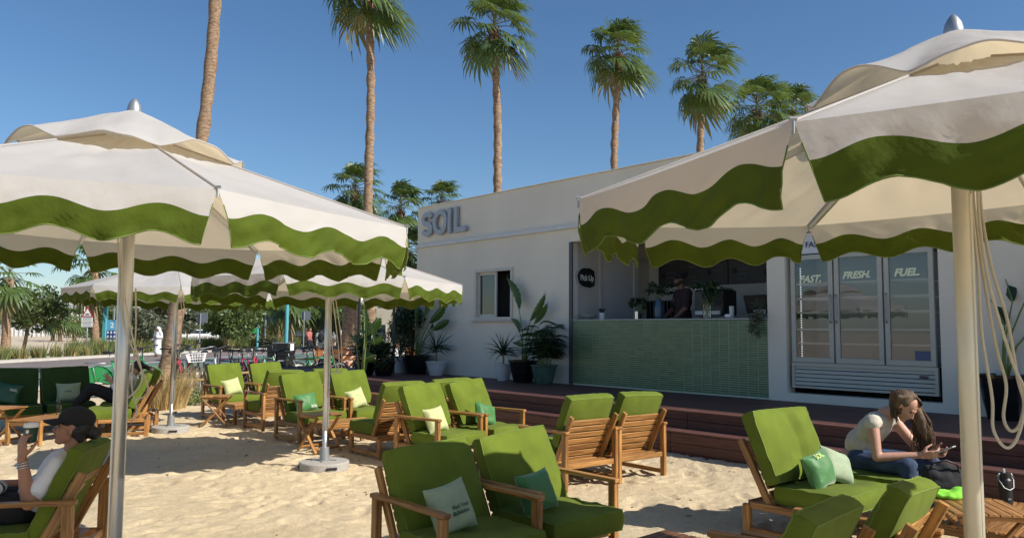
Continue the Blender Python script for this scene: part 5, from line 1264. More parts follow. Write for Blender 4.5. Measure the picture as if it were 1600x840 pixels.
# beach gazebo
p = sg(300, 95); t = thing('gazebo', 'white beach gazebo roof beyond the hedge left of the grey sign back', 'gazebo', p)
g = MB(); g.add([(-3.5, -2.5, 2.2), (3.5, -2.5, 2.2), (3.5, 2.5, 2.2), (-3.5, 2.5, 2.2), (0, 0, 3.2)], [(0, 1, 4), (1, 2, 4), (2, 3, 4), (3, 0, 4)]); g.box((0, 0, 2.12), (7, 5, .14)); g.build('roof', M['white'], t)
for sx in (-1, 1):
    for sy in (-1, 1): MB().box((sx * 3.3, sy * 2.3, 1.0), (.14, .14, 2.1)).build('post', M['white'], t)
def car(label, loc, rz, m):
    t = thing('parked_car', label, 'car', loc, rz, 'cars parked beyond the hedge'); prof_ = [(-2.15, .35), (-2.2, .75), (-2.0, .98), (-1.35, 1.05), (-.75, 1.48), (.65, 1.50), (1.25, 1.02), (2.0, .88), (2.2, .65), (2.15, .35)]; g = MB()
    rows = []
    for (y, s_) in ((-.86, .94), (-.80, 1), (.80, 1), (.86, .94)): rows.append([Vector((x * (1 if z < 1.1 else .96), y * (1 if z < 1.1 else .82), .35 + (z - .35) * s_)) for x, z in prof_])
    g.grid(rows, close=True); g.add(rows[0], [tuple(range(10))]); g.add(rows[-1], [tuple(range(10))[::-1]]); g.build('body', m, t)
    for sy in (-1, 1): MB().add([(-1.15, sy * .835, 1.08), (1.05, sy * .835, 1.06), (.6, sy * .735, 1.42), (-.72, sy * .735, 1.42)], [(0, 1, 2, 3)]).build('side_window', M['wg'], t)
    R = Matrix.Rotation(pi / 2, 3, 'X')
    for x in (-1.35, 1.35):
        for sy in (-1, 1): w_ = MB().lathe([(.2, -.1), (.33, -.1), (.33, .1), (.2, .1)], (x, sy * .8, .33), 16, R=R).build('wheel', M['rubber'], t); MB().lathe([(0, -.09), (.2, -.11), (.2, .11), (0, .09)], (x, sy * .8, .33), 12, R=R).build('rim', M['steel'], w_)
    return t
car('white parked car beyond the hedge, left of the round bushy tree', sg(312, 84), .2, M['white'])
car('grey parked car beyond the hedge, right of the white one', sg(338, 86), .2, mat('grey car paint', (.12, .13, .14), .3))
car('dark car parked behind the tall turquoise post', sg(458, 80), .5, mat('black car paint', (.02, .02, .025), .2))
car('white car parked far behind the palms right of the tall turquoise post', sg(500, 90), .1, M['white'])

# ------------------------------------------------------------------ bicycles
def ring(g, c, r, tr, axis_y=True, k=22, m=6):
    c = Vector(c); rows = []
    for i in range(k):
        a = 2 * pi * i / k; cd = Vector((cos(a), 0, sin(a))); rows.append([c + cd * (r + tr * cos(b_)) + Vector((0, tr * sin(b_), 0)) for b_ in np.linspace(0, 2 * pi, m + 1)[:-1]])
    rows.append(rows[0]); g.grid(rows, close=True)
def make_bike(label, loc, rz, fm, basket=False, fender=None, tall=0, cover=False, tilt=0.08, group='bicycles parked along the cycle lane'):
    t = thing('bicycle', label, 'bicycle', loc, 0, group); t.rotation_euler = (tilt, 0, rz); R_ = .34
    r_ = random.Random(int(loc[0] * 1000)); tall = tall + r_.uniform(-.04, .10); steer = r_.uniform(-.5, .5)
    def pt(name, f, m, parent=t, sm=True):
        g = MB(); f(g); o = g.build(name, m, parent, smooth=sm)
        if name in ('handlebar', 'grip', 'brake_lever'): o.matrix_basis = Matrix.Translation((.34, 0, 0)) @ Matrix.Rotation(steer, 4, 'Z') @ Matrix.Translation((-.34, 0, 0))
        return o
    for x in (-.52, .55):
        w_ = pt('wheel', lambda g: ring(g, (x, 0, R_), R_ - .02, .021), M['rubber'])
        pt('rim', lambda g: ring(g, (x, 0, R_), R_ - .05, .010), M['steel'], w_)
        pt('spokes', lambda g: [g.tube([(x, (q % 2 - .5) * .05, R_), (x + cos(q * .45) * (R_ - .05), 0, R_ + sin(q * .45) * (R_ - .05))], .0025, 3, cap=False) for q in range(14)], M['steel'], w_)
        pt('mudguard', lambda g: g.grid([[Vector((x + (R_ + .015) * cos(a), s_, R_ + (R_ + .015) * sin(a))) for s_ in (-.03, 0, .03)] for a in np.linspace(.3, 2.9, 12)]), fender or M['black'])
    bb, st_, hd, rw, fw = (-.08, 0, .30), (-.24, 0, .78), (.34, 0, .84), (-.52, 0, R_), (.55, 0, R_)
    def fr_(g):
        for a, c, r in ((bb, st_, .018), (st_, (.36, 0, .78), .017), (bb, (.385, 0, .70), .022), (hd, (.40, 0, .66), .022)): g.tube([a, c], r, 8)
        for s_ in (-.045, .045): g.tube([bb, (rw[0], s_, rw[2])], .010, 6); g.tube([(st_[0], 0, st_[2] - .06), (rw[0], s_, rw[2])], .009, 6)
    pt('frame', fr_, fm)
    pt('fork', lambda g: [g.tube([(.40, s_ * .5, .66), (.44, s_, .60), (fw[0], s_, R_)], .011, 6) for s_ in (-.05, .05)], fm)
    pt('handlebar', lambda g: (g.tube([(.34, 0, .84), (.31, 0, .98 + tall)], .014, 6), g.tube([(.20, -.30, 1.03 + tall), (.26, -.24, 1.03 + tall), (.33, -.08, .99 + tall), (.33, .08, .99 + tall), (.26, .24, 1.03 + tall), (.20, .30, 1.03 + tall)], .016, 6), g.tube([(.28, -.16, 1.02 + tall), (.40, -.05, 1.0 + tall), (.43, 0, .80)], .006, 4), g.tube([(.28, .16, 1.02 + tall), (.41, .03, 1.02 + tall), (.43, 0, .80)], .006, 4)), M['steel'] if basket else M['black'])
    for s_ in (-1, 1): pt('grip', lambda g: g.tube([(.21, s_ * .295, 1.03 + tall), (.12, s_ * .32, 1.03 + tall)], .022, 6), M['black'])
    for s_ in (-1, 1): pt('brake_lever', lambda g: g.tube([(.24, s_ * .25, 1.02 + tall), (.28, s_ * .27, .99 + tall), (.24, s_ * .33, .98 + tall)], .008, 4), M['black'])
    pt('saddle', lambda g: (g.tube([(-.40, 0, .97), (-.34, 0, .975), (-.22, 0, .97), (-.12, 0, .965)], [.07, .085, .04, .018], 10, flat=.45)), M['black'])
    pt('seat_post', lambda g: g.tube([st_, (-.275, 0, .94)], .013, 6), M['steel'])
    pt('crank', lambda g: (g.tube([(-.08, -.09, .30), (-.08, .09, .30)], .012, 5), g.tube([(-.08, .09, .30), (.04, .1, .20)], .010, 5), g.tube([(-.08, -.09, .30), (-.20, -.1, .40)], .010, 5), g.box((.04, .14, .2), (.09, .08, .02)), g.box((-.2, -.14, .4), (.09, .08, .02)), ring(g, (-.08, -.05, .30), .085, .006)), M['black'])
    pt('rack', lambda g: [g.tube([(-.80, s_, .74), (-.34, s_, .74)], .007, 5) for s_ in (-.06, 0, .06)] + [g.tube([(-.62, s_, .74), (-.52, s_, R_)], .006, 5) for s_ in (-.06, .06)], M['steel'])
    if cover: pt('wheel_cover', lambda g: [g.add([Vector((-.52, y_, R_))] + [Vector((-.52 + .33 * cos(a), y_, R_ + .33 * sin(a))) for a in np.linspace(-.2, 3.6, 20)], [(0, i + 1, i + 2) for i in range(19)]) for y_ in (-.04, .04)], fm)
    if basket:
        def bk(g):
            for z in (.78, .84, .90, .96): 
                q = .11 + (z - .78) * .25; P = [Vector((.55 + sx * q, sy * (q + .04), z)) for sx, sy in ((-1, -1), (1, -1), (1, 1), (-1, 1), (-1, -1))]; g.tube(P, .006, 4)
            for i in range(7):
                for sx in (-1, 1): y = -.14 + i * .047; g.tube([(.55 + sx * .11, y, .78), (.55 + sx * .155, y * 1.25, .96)], .004, 4)
                for sy in (-1, 1): x = -.1 + i * .033; g.tube([(.55 + x, sy * .15, .78), (.55 + x * 1.35, sy * .195, .96)], .004, 4)
        pt('basket', bk, M['white'], sm=False)
    t.scale = (1.08,) * 3
    return t
cg, crd, cpu, clg, cbk, cyl = (mat('bright green frame', (.02, .28, .08), .35), mat('red frame', (.42, .02, .05), .35), mat('dark purple frame', (.12, .02, .06), .35), mat('pale mint frame', (.35, .55, .3), .4), mat('black frame', (.02, .02, .022), .35), mat('mustard frame', (.45, .33, .06), .4))
def bk(px, Y, deg, m, lab, **k): p = gp(px, Y, -.055); return make_bike(lab, (p.x, p.y, -.055), radians(deg), m, **k)
def gb(px, py): v = at(px, py, -.05); return v.y
bk(196, 19.0, 6, cg, 'green rental bicycle whose green wheel cover shows behind the dark cushions', fender=cg, cover=True)
bk(228, 21.5, -60, cg, 'green rental bicycle behind the dark haired woman and the parasol pole', fender=cg)
bk(287, 20.0, -72, crd, 'red bicycle nearest the dry grass, facing the camera')
bk(322, 19.6, -80, cbk, 'black bicycle with a white wire basket beside the red one', basket=True)
bk(343, 20.4, -70, mat('white frame', (.6, .62, .62), .4), 'white bicycle right of the black bicycle that carries a basket')
bk(360, 20.8, -95, cpu, 'dark purple bicycle with upright saddle right of the basket bicycles')
bk(390, 20.8, -84, mat('maroon frame', (.20, .02, .05), .35), 'maroon bicycle, left one of the pair beside the mint bicycle')
bk(405, 21.2, -78, crd, 'red bicycle, right one of the pair beside the mint bicycle')
bk(424, 21.6, -50, clg, 'pale mint bicycle with tall curved handlebar left of the black cargo box', tall=.12)
bk(375, 20.6, -86, cbk, 'black bicycle between the purple one and the maroon one')
bk(302, 22.5, -64, cpu, 'purple bicycle standing behind the red one by the dry grass')
bk(437, 20.6, -70, cbk, 'black bicycle standing in front of the black cargo box')
bk(485, 24.0, -75, cbk, 'black bicycle right of the cargo box, behind the green one')
bk(470, 21.0, 10, cyl, 'black wheeled bicycle with yellow stem in front of the cargo box')
bk(497, 22.0, 30, cg, 'green bicycle left of the middle parasol pole')
bk(515, 23.5, -60, cbk, 'black bicycle behind the middle parasol pole')
bk(545, 24.5, -30, cbk, 'dark bicycle right of the middle parasol pole', basket=True)
# cargo box trike
p = gp(441, 23.5); t = thing('cargo_trike', 'tall black cargo tricycle box with white lid edge behind the green chairs', 'cargo bike', (p.x, p.y, -.05), radians(-8))
MB().box((0, 0, .95), (.92, .62, .62), ch=.03).build('box', M['black'], t); g = MB(); g.prism([(-.44, 1.27), (.40, 1.27), (.46, 1.50), (.46, 1.82), (-.30, 1.80), (-.44, 1.6)], -.3, .3, fx); g.build('upper_box', M['black'], t)
t.scale = (.70, 1, .66)
MB().box((.08, 0, 1.84), (.78, .5, .03), ch=.01).build('lid', M['steel'], t); MB().box((.475, 0, 1.66), (.015, .25, .30), ch=.005).build('side_panel', M['white'], t)
for sx in (-1, 1): g = MB(); ring(g, (0, 0, 0), .28, .03); o = g.build('wheel', M['rubber'], t); o.location = (sx * .40, -.38, .33)
g = MB(); g.tube([(.4, .3, .5), (1.0, .4, .45), (1.3, .4, .9)], .025, 8); g.tube([(.9, .1, 1.15), (.95, .7, 1.15)], .02, 6); g.build('frame', M['black'], t, smooth=True)
g = MB(); ring(g, (1.35, .4, .34), .32, .025); g.build('rear_wheel', M['rubber'], t)
# rope fence / bike rack rails
for (xa, xb, Y, z, lab) in ((272, 332, 17.6, .42, 'low weathered rail on short posts in front of the red bicycle'), (376, 408, 18.5, .55, 'low weathered rail right of the farthest pale pillow')):
    a, c = gp(xa, Y), gp(xb, Y + .6); t = thing('low_rail', lab, 'rail', (a.x, a.y, 0)); d = c - a; d.z = 0
    MB().tube([(0, 0, z), tuple(d + Vector((0, 0, z)))], .028, 7).build('rail', M['straw'], t)
    for f in (0.02, .5, .98): MB().tube([d * f + Vector((0, 0, -.1)), d * f + Vector((0, 0, z + .05))], .035, 7).build('post', M['kerb'], t)

# picnic furniture beyond the deck
orange = wood_mat('orange varnished wood', (.36, .12, .03), (.55, .22, .07), .45)
def bench(label, loc, rz, back=True):
    t = thing('wooden_bench', label, 'bench', loc, rz, 'orange wooden benches on the far terrace'); me = MB().box((0, 0, 0), (1.5, .10, .025), ch=.003).mesh('slat', orange)
    for k in range(4): o = put('slat', me, t); o.location = (0, -.18 + k * .12, .46)
    if back:
        for k in range(4): o = put('slat', me, t); o.location = (0, .24, .58 + k * .11); o.rotation_euler = (pi / 2 - .1, 0, 0)
    for sx in (-.65, .65):
        for sy in (-.18, .22): MB().box((sx, sy, .22 if sy < 0 else .48), (.06, .06, .46 if sy < 0 else .98), ch=.004).build('leg', orange, t)
    return t
def picnic_table(label, loc, rz):
    t = thing('picnic_table', label, 'table', loc, rz, 'wooden tables on the far terrace'); me = MB().box((0, 0, 0), (1.5, .11, .025), ch=.003).mesh('slat', M['teak'])
    for k in range(6): o = put('slat', me, t); o.location = (0, -.3 + k * .12, .74)
    for sx in (-.65, .65):
        for sy in (-.28, .28): MB().box((sx, sy, .36), (.07, .07, .73), ch=.004).build('leg', M['teak'], t)
    return t
def G2(px, Y): p = gp(px, Y); return (p.x, p.y, -.06)
bench('orange bench beside the seated person in white, seen between the dark bushes', G2(640, 27), radians(12)); bench('orange bench behind the banana leaves, with the seated woman', G2(556, 27.5), radians(160))
bench('orange bench behind the middle parasol ropes', G2(528, 30), radians(185)); picnic_table('wooden table between the benches, right of the middle parasol pole', G2(540, 28), radians(5)); picnic_table('wooden table in front of the seated person in white', G2(618, 25.5), radians(10))
#%%PEOPLE
def _unit(u, v):
    V = [(0, 0, -1)] + [(cos(2 * pi * j / u) * sin(pi * i / v), sin(2 * pi * j / u) * sin(pi * i / v), -cos(pi * i / v)) for i in range(1, v) for j in range(u)] + [(0, 0, 1)]; F = []
    for j in range(u):
        j2 = (j + 1) % u; F.append((0, 1 + j2, 1 + j)); n_ = len(V) - 1; F.append((n_, n_ - u + j, n_ - u + j2))
        for i in range(v - 2): a = 1 + i * u; F.append((a + j, a + j2, a + u + j2, a + u + j))
    return np.array(V), F
_US, _UB = _unit(12, 8), _unit(18, 12)
def sph(acc, c, r, R=None, big=False):
    V, F = _UB if big else _US; r = (r, r, r) if isinstance(r, (int, float)) else r; P = V * np.array(r)
    if R: P = P @ np.array(R).T
    o = acc[2]; acc[0].append(P + np.array(c)); acc[1] += [tuple(o + q for q in f) for f in F]; acc[2] += len(V)
def cap(acc, a, ra, b_, rb, u=12):
    a, b_ = Vector(a), Vector(b_); d = b_ - a; sph(acc, a, ra); sph(acc, b_, rb)
    if d.length > 1e-5:
        R_ = np.array(d.to_track_quat('Z', 'Y').to_matrix()); an = np.linspace(0, 2 * pi, u + 1)[:-1]; C_ = np.stack([np.cos(an), np.sin(an), 0 * an], 1)
        P = np.concatenate([C_ * ra @ R_.T + np.array(a), C_ * rb @ R_.T + np.array(b_)]); o = acc[2]; acc[0].append(P); acc[2] += 2 * u
        acc[1] += [(o + k, o + (k + 1) % u, o + u + (k + 1) % u, o + u + k) for k in range(u)] + [tuple(o + k for k in range(u))[::-1], tuple(o + u + k for k in range(u))]
def fuse(name, blobs, voxel, m, parent, smooth_it=3, wrinkle=0.0, seed=0):
    """grow one continuous skin over tapered limbs and ellipsoids"""
    bm_ = [[], [], 0]
    for q in blobs:
        if q[0] == 'c':
            pts = q[1]; rs_ = q[2]
            for i in range(len(pts) - 1): cap(bm_, pts[i], rs_[i], pts[i + 1], rs_[i + 1])
        else: sph(bm_, q[1], q[2], q[3] if len(q) > 3 else None, True)
    me = bpy.data.meshes.new(name); me.from_pydata(np.concatenate(bm_[0]).tolist(), [], bm_[1])
    o = bpy.data.objects.new(name, me)
    md = o.modifiers.new('r', 'REMESH'); md.mode = 'VOXEL'; md.voxel_size = voxel; md.use_smooth_shade = True
    sm_ = o.modifiers.new('s', 'SMOOTH'); sm_.factor = .5; sm_.iterations = smooth_it
    me2 = evaluated_mesh(o)
    bpy.data.objects.remove(o); bpy.data.meshes.remove(me); me2.name = name
    if wrinkle:
        n = len(me2.vertices); off = Vector((seed * 3.7, 1.3, 5)); co = []
        for v in me2.vertices:
            p = v.co; w_ = noise.noise(Vector((p.x * 9, p.y * 9, p.z * 16)) + off) + .5 * noise.noise(Vector((p.x * 25, p.y * 18, p.z * 30)) + off); co += list(p + v.normal * w_ * wrinkle)
        me2.vertices.foreach_set('co', co)
    me2.materials.clear(); me2.materials.append(m); me2.update()
    return put(name, me2, parent)
def head_blobs(c, R):
    c = Vector(c); T = lambda x, y, z: c + R @ Vector((x, y, z)); r3 = R.to_3x3()
    B = [('e', T(0, -.012, .022), (.077, .096, .088), r3), ('e', T(0, .028, -.03), (.060, .062, .078), r3), ('c', [T(-.045, .01, -.065), T(0, .064, -.094), T(.045, .01, -.065)], [.022, .024, .022]),
         ('e', T(0, .078, -.096), (.020, .016, .016), r3), ('c', [T(0, .082, .014), T(0, .098, -.012), T(0, .108, -.030)], [.008, .009, .011]), ('e', T(-.012, .094, -.034), (.009, .010, .008), r3), ('e', T(.012, .094, -.034), (.009, .010, .008), r3),
         ('e', T(0, .088, -.056), (.023, .012, .006), r3), ('e', T(0, .085, -.067), (.020, .012, .0075), r3), ('c', [T(-.034, .074, .024), T(0, .084, .022), T(.034, .074, .024)], [.010, .009, .010]), ('e', T(-.036, .055, -.022), (.026, .026, .024), r3), ('e', T(.036, .055, -.022), (.026, .026, .024), r3)]
    for s_ in (-1, 1): B += [('e', T(s_ * .079, -.006, -.008), (.008, .018, .032), r3), ('e', T(s_ * .078, -.004, -.034), (.007, .010, .012), r3)]
    return B
def eyes(c, R, parent, skin):
    for s_ in (-1, 1):
        p = Vector(c) + R @ Vector((s_ * .030, .073, .006)); g = MB(); g.lathe([(0, -.011), (.008, -.008), (.011, 0), (.008, .008), (0, .011)], p, 10); e = g.build('eye', M['eye'], parent, smooth=True)
M['eye'] = mat('eye', (.10, .07, .05), .15)
def hand(wrist, direc, palm_n, curl, flip=1, spread=.0, thumb_out=.6, size=1.0):
    """palm plus five separate fingers; direc = pointing direction, palm_n = direction the palm faces, curl = bend per joint (radians)"""
    w_ = Vector(wrist); d = Vector(direc).normalized(); n = Vector(palm_n); n = (n - d * n.dot(d)).normalized(); s_ = d.cross(n) * flip
    B = []; s = size
    base = w_ + d * .045 * s
    for k, off in enumerate((-.030, -.010, .010, .029)): B.append(('c', [w_ + s_ * off * .6 * s, w_ + d * .085 * s + s_ * off * s], [.017 * s, .0125 * s]))
    Ls = (.062, .074, .080, .072)
    for k, off in enumerate((.029, .010, -.010, -.030)):
        q = w_ + d * .088 * s + s_ * off * s; dd = d + s_ * off * spread * 6; dd.normalize(); P = [q]; L = Ls[3 - k] if k == 3 else (.072, .080, .074, .060)[k]; c_ = curl if not isinstance(curl, (list, tuple)) else curl[k]
        for j in range(3):
            a = c_ * (.55 if j == 0 else 1.0); ax = dd.cross(n).normalized(); Rr = Matrix.Rotation(a, 3, ax); nn2 = Rr @ n; dd = (Rr @ dd); 
            n_ = nn2; P.append(P[-1] + dd * L * s * (.46, .30, .24)[j]); n = n_
        n = Vector(palm_n); n = (n - d * n.dot(d)).normalized()
        B.append(('c', P, [.0098 * s, .0090 * s, .0082 * s, .0070 * s]))
    th0 = w_ + d * .022 * s + s_ * .028 * s; td = (d * .55 + s_ * thumb_out + n * .5).normalized(); td2 = (d * .8 + n * .6 + s_ * .05).normalized()
    B.append(('c', [th0, th0 + td * .042 * s, th0 + td * .042 * s + td2 * .034 * s, th0 + td * .042 * s + td2 * .056 * s], [.0155 * s, .0115 * s, .0098 * s, .008 * s]))
    return B
skin_t = mat('tanned skin', (.36, .175, .105), .5, var=.08, vscale=14, sss=.08, bump=.1, bscale=200); skin_l = mat('light skin', (.47, .255, .175), .5, var=.07, vscale=14, sss=.08, bump=.1, bscale=200); skin_d = mat('brown skin', (.15, .07, .045), .5, var=.07, vscale=14)
tee = mat('white jersey', (.68, .68, .70), .9, var=.03, bump=.2, bscale=60); cream_k = mat('cream knit', (.55, .50, .41), .95, var=.06, vscale=30, bump=.5, bscale=160); denim = mat('blue denim', (.035, .06, .12), .85, var=.35, vscale=9, bump=.3, bscale=200)
hair_b = mat('black hair', (.012, .010, .010), .5, var=.3, vscale=20, stretch=(1, 1, .15), bump=.6, bscale=60); hair_br = mat('brown hair with golden ends', (.045, .025, .013), .5, col2=(.19, .105, .045), vscale=9, stretch=(3, 3, .5), bump=.7, bscale=50)
I3 = Matrix.Identity(3)
def Rx(a): return Matrix.Rotation(a, 3, 'X')
def Rz(a): return Matrix.Rotation(a, 3, 'Z')

# --- woman with coffee cup reclining in the near left chair (chair-local frame: x right, y forward, z up)
t = thing('person', 'reclining woman in black cap and white tee, raising a paper coffee cup', 'person', cW1.location.copy(), cW1.rotation_euler[2])
hc = Vector((-.02, -.24, .985)); HR = Rx(radians(6)) @ Rz(radians(6))
B = head_blobs(hc, HR) + [('c', [(-.02, -.265, .90), (-.01, -.23, .80)], [.055, .062])]
B += [('e', (0, -.17, .70), (.155, .10, .15), Rx(radians(20))), ('e', (0, -.07, .55), (.15, .11, .14)), ('c', [(-.17, -.205, .77), (.17, -.205, .77)], [.055, .055])]
shL, elL, wrL = Vector((-.205, -.215, .76)), Vector((-.285, -.10, .575)), Vector((-.28, -.05, .835))
B += [('c', [shL, elL, elL.lerp(wrL, .35), wrL], [.052, .042, .040, .027])]
shR, elR, wrR = Vector((.205, -.205, .755)), Vector((.27, .10, .58)), Vector((.10, .30, .62)); B += [('c', [shR, elR, wrR], [.052, .040, .028])]
B += [('c', [(-.09, .02, .50), (-.10, .44, .53), (-.10, .62, .12)], [.095, .06, .045]), ('c', [(.09, .02, .50), (.10, .44, .53), (.10, .60, .12)], [.095, .06, .045])]
cup = Vector((-.247, -.080, .968))
B += hand(wrL, Vector((.0, .04, 1)), Vector((.70, -.70, 0)), [.66, .62, .58, .54], flip=-1, thumb_out=.55)
B += hand(wrR, Vector((-.6, .7, .05)), Vector((0, 0, -1)), .35, flip=-1)
fuse('body', B, .0065, skin_t, t, 2)
eyes(hc, HR, t, skin_t)
fuse('t_shirt', [('e', (0, -.17, .70), (.17, .118, .16), Rx(radians(20))), ('e', (0, -.06, .56), (.165, .125, .13)), ('c', [(-.17, -.205, .77), (.17, -.205, .77)], [.062, .062]), ('c', [shL, shL.lerp(elL, .62)], [.066, .066]), ('c', [shR, shR.lerp(elR, .62)], [.066, .066])], .009, tee, t, 4, .006, 1)
fuse('trousers', [('e', (0, .0, .49), (.17, .14, .10)), ('c', [(-.09, .02, .50), (-.10, .44, .54), (-.10, .62, .14)], [.108, .075, .055]), ('c', [(.09, .02, .50), (.10, .44, .54), (.10, .60, .14)], [.108, .075, .055])], .012, M['black_cloth'], t, 4, .006, 2)
fuse('shoe', [('c', [(-.10, .62, .06), (-.10, .76, .045)], [.045, .04])], .01, M['black'], t); fuse('shoe', [('c', [(.10, .60, .06), (.10, .74, .045)], [.045, .04])], .01, M['black'], t)
T = lambda x, y, z: hc + HR @ Vector((x, y, z))
fuse('hair', [('e', T(0, -.045, -.005), (.080, .072, .085)), ('e', T(0, -.125, -.035), (.045, .045, .04)), ('c', [T(-.06, -.02, -.02), T(-.05, -.06, -.07)], [.028, .022]), ('c', [T(.06, -.02, -.02), T(.05, -.06, -.07)], [.028, .022])], .008, hair_b, t, 2, .005, 3)
cp = fuse('cap', [('e', T(0, -.015, .048), (.090, .108, .078), HR), ('e', T(0, -.015, .125), (.010, .010, .008), HR)], .006, M['black_cloth'], t, 3)
g = MB(); rows = []
for i in range(9):
    f = i / 8; row = []
    for j in range(13):
        a = radians(-62 + 124 * j / 12); r_ = .088 + f * .085 * cos(a) ** .7 if abs(a) < pi / 2 else .09; row.append(T(sin(a) * (.088 + f * .02), .0 + cos(a) * .088 + f * .085 * max(0, cos(a)) ** .8, .045 - f * .018 - .016 * (sin(a) ** 2)))
    rows.append(row)
g.grid(rows); g.grid([[p + HR @ Vector((0, 0, -.006)) for p in r_] for r_ in rows], flip=True); g.build('cap_brim', M['black_cloth'], t, smooth=True)
g = MB(); g.tube([Vector((-.06, -.20, .84)), Vector((-.04, -.11, .79)), Vector((-.0, -.075, .75)), Vector((.04, -.11, .79))], .0025, 4); g.build('necklace', M['chrome'], t, smooth=True)
for k in range(3):
    g = MB(); q = wrL + Vector((0, -.01, -.055 + k * .014)); g.tube([q + Vector((.034 * cos(a), .034 * sin(a), .004 * sin(a * 2))) for a in np.linspace(0, 2 * pi, 17)], .0028 + .001 * (k == 1), 5); g.build('bracelet', M['chrome'], t, smooth=True)
# cup
t2 = thing('coffee_cup', 'dark green paper coffee cup with white lid held by the reclining woman', 'cup', cW1.location.copy(), cW1.rotation_euler[2])
MB().lathe([(.028, 0), (.029, .002), (.039, .092), (.039, .093)], cup + Vector((0, 0, -.045)), 28).build('cup_body', mat('dark green paper', (.012, .05, .035), .5), t2, smooth=False)
MB().lathe([(.0415, .088), (.0425, .094), (.040, .100), (.036, .112), (.030, .113), (.028, .107), (0, .107)], cup + Vector((0, 0, -.045)), 28).build('lid', M['white'], t2, smooth=False)
g = MB(); g.prism([(.009 * cos(a), .012 * sin(a)) for a in np.linspace(0, 2 * pi, 9)[:-1]], 0, .001, lambda v: cup + Vector((-.0372 - v[2], .008 + v[0], v[1] + .02))); g.build('emblem', M['white'], t2)
# striped bag on her lap
t3 = thing('striped_bag', 'black and white striped cloth bag on the lap of the reclining woman', 'bag', cW1.location.copy(), cW1.rotation_euler[2])
st_m = bpy.data.materials.new('black white stripes'); st_m.use_nodes = True; nt = st_m.node_tree; wv = nt.nodes.new('ShaderNodeTexWave'); wv.inputs['Scale'].default_value = 9; tc = nt.nodes.new('ShaderNodeTexCoord'); nt.links.new(tc.outputs['Object'], wv.inputs[0]); cr = nt.nodes.new('ShaderNodeValToRGB'); cr.color_ramp.interpolation = 'CONSTANT'; cr.color_ramp.elements[1].position = .5; cr.color_ramp.elements[0].color = (.02, .02, .03, 1); cr.color_ramp.elements[1].color = (.6, .6, .62, 1); nt.links.new(wv.outputs[0], cr.inputs[0]); nt.links.new(cr.outputs[0], nt.nodes['Principled BSDF'].inputs[0])
fuse('bag_body', [('e', (-.12, .20, .64), (.10, .12, .06)), ('e', (-.05, .30, .64), (.1, .1, .05))], .012, st_m, t3, 3, .008, 6)

# --- woman looking at her phone (frame of the stool cS2)
t = thing('person', 'woman in cream sleeveless top and jeans bending over her phone, long brown hair', 'person', cS2.location.copy(), cS2.rotation_euler[2])
hc = Vector((.0, .385, .985)); HR = Rx(radians(-48)) @ Rz(radians(-4))
B = head_blobs(hc, HR) + [('c', [(0, .20, .90), (0, .31, .945)], [.058, .055])]
B += [('e', (0, .12, .78), (.155, .105, .16), Rx(radians(-42))), ('e', (0, .0, .62), (.14, .11, .15), Rx(radians(-18))), ('e', (0, -.02, .51), (.17, .15, .12)), ('c', [(-.16, .19, .845), (.16, .19, .845)], [.055, .055])]
shN, elN, wrN = Vector((.195, .19, .835)), Vector((.24, .24, .565)), Vector((.07, .52, .60))      # near (right) arm
shF, elF, wrF = Vector((-.195, .20, .835)), Vector((-.20, .40, .60)), Vector((-.055, .57, .615))
B += [('c', [shN, shN.lerp(elN, .5), elN, elN.lerp(wrN, .4), wrN], [.050, .046, .038, .036, .026]), ('c', [shF, shF.lerp(elF, .5), elF, elF.lerp(wrF, .4), wrF], [.050, .046, .038, .036, .026])]
B += hand(wrN, Vector((-.35, .9, .12)), Vector((-.75, -.2, .55)), [.55, .6, .65, .7], flip=1) + hand(wrF, Vector((.25, .95, .1)), Vector((.75, -.2, .55)), [.55, .6, .65, .7], flip=-1)
B += [('c', [(.10, .02, .50), (.13, .44, .50), (.13, .46, .12)], [.09, .055, .04]), ('c', [(-.10, .02, .50), (-.13, .52, .50), (-.13, .56, .12)], [.09, .055, .04])]
fuse('body', B, .0065, skin_l, t, 2); eyes(hc, HR, t, skin_l)
fuse('top', [('e', (0, .115, .775), (.168, .118, .170), Rx(radians(-42))), ('e', (0, .0, .63), (.155, .125, .16), Rx(radians(-18))), ('c', [(-.185, .19, .845), (.185, .19, .845)], [.066, .066]), ('e', (0, -.03, .53), (.165, .14, .06)), ('e', (.205, .19, .83), (.052, .066, .055)), ('e', (-.205, .19, .83), (.052, .066, .055))], .009, cream_k, t, 4, .005, 4)
fuse('jeans', [('e', (0, -.03, .48), (.18, .16, .10)), ('c', [(.10, .02, .50), (.13, .44, .505), (.13, .455, .30), (.13, .46, .10)], [.105, .076, .068, .055]), ('c', [(-.10, .02, .50), (-.13, .52, .505), (-.13, .55, .30), (-.13, .56, .10)], [.105, .076, .068, .055])], .010, denim, t, 4, .006, 5)
for x, y in ((.13, .47), (-.13, .57)): fuse('shoe', [('c', [(x, y, .055), (x, y + .13, .045)], [.045, .04])], .01, M['white'], t)
T = lambda x, y, z: hc + HR @ Vector((x, y, z)); rr = random.Random(3)
HB = [('e', T(0, -.032, .030), (.088, .098, .090), HR), ('e', T(0, -.075, -.02), (.080, .055, .075), HR)]
g = MB()
for ya in (.03, -.01, -.05):        # curtain on the far side of the face
    p1 = T(-.082, ya, .03); p2 = Vector((p1.x * .98, p1.y + .05, p1.z - .12)); p3 = p2 + Vector((.015, .04, -.15)); HB.append(('c', [T(-.045, ya - .01, .088), p1, p2, p3], [.028, .034, .034, .018]))
pe = T(.078, -.055, .03); HB.append(('c', [T(.04, -.02, .085), pe, pe + Vector((-.012, -.02, -.07)), pe + Vector((-.02, -.01, -.12))], [.026, .032, .030, .018]))
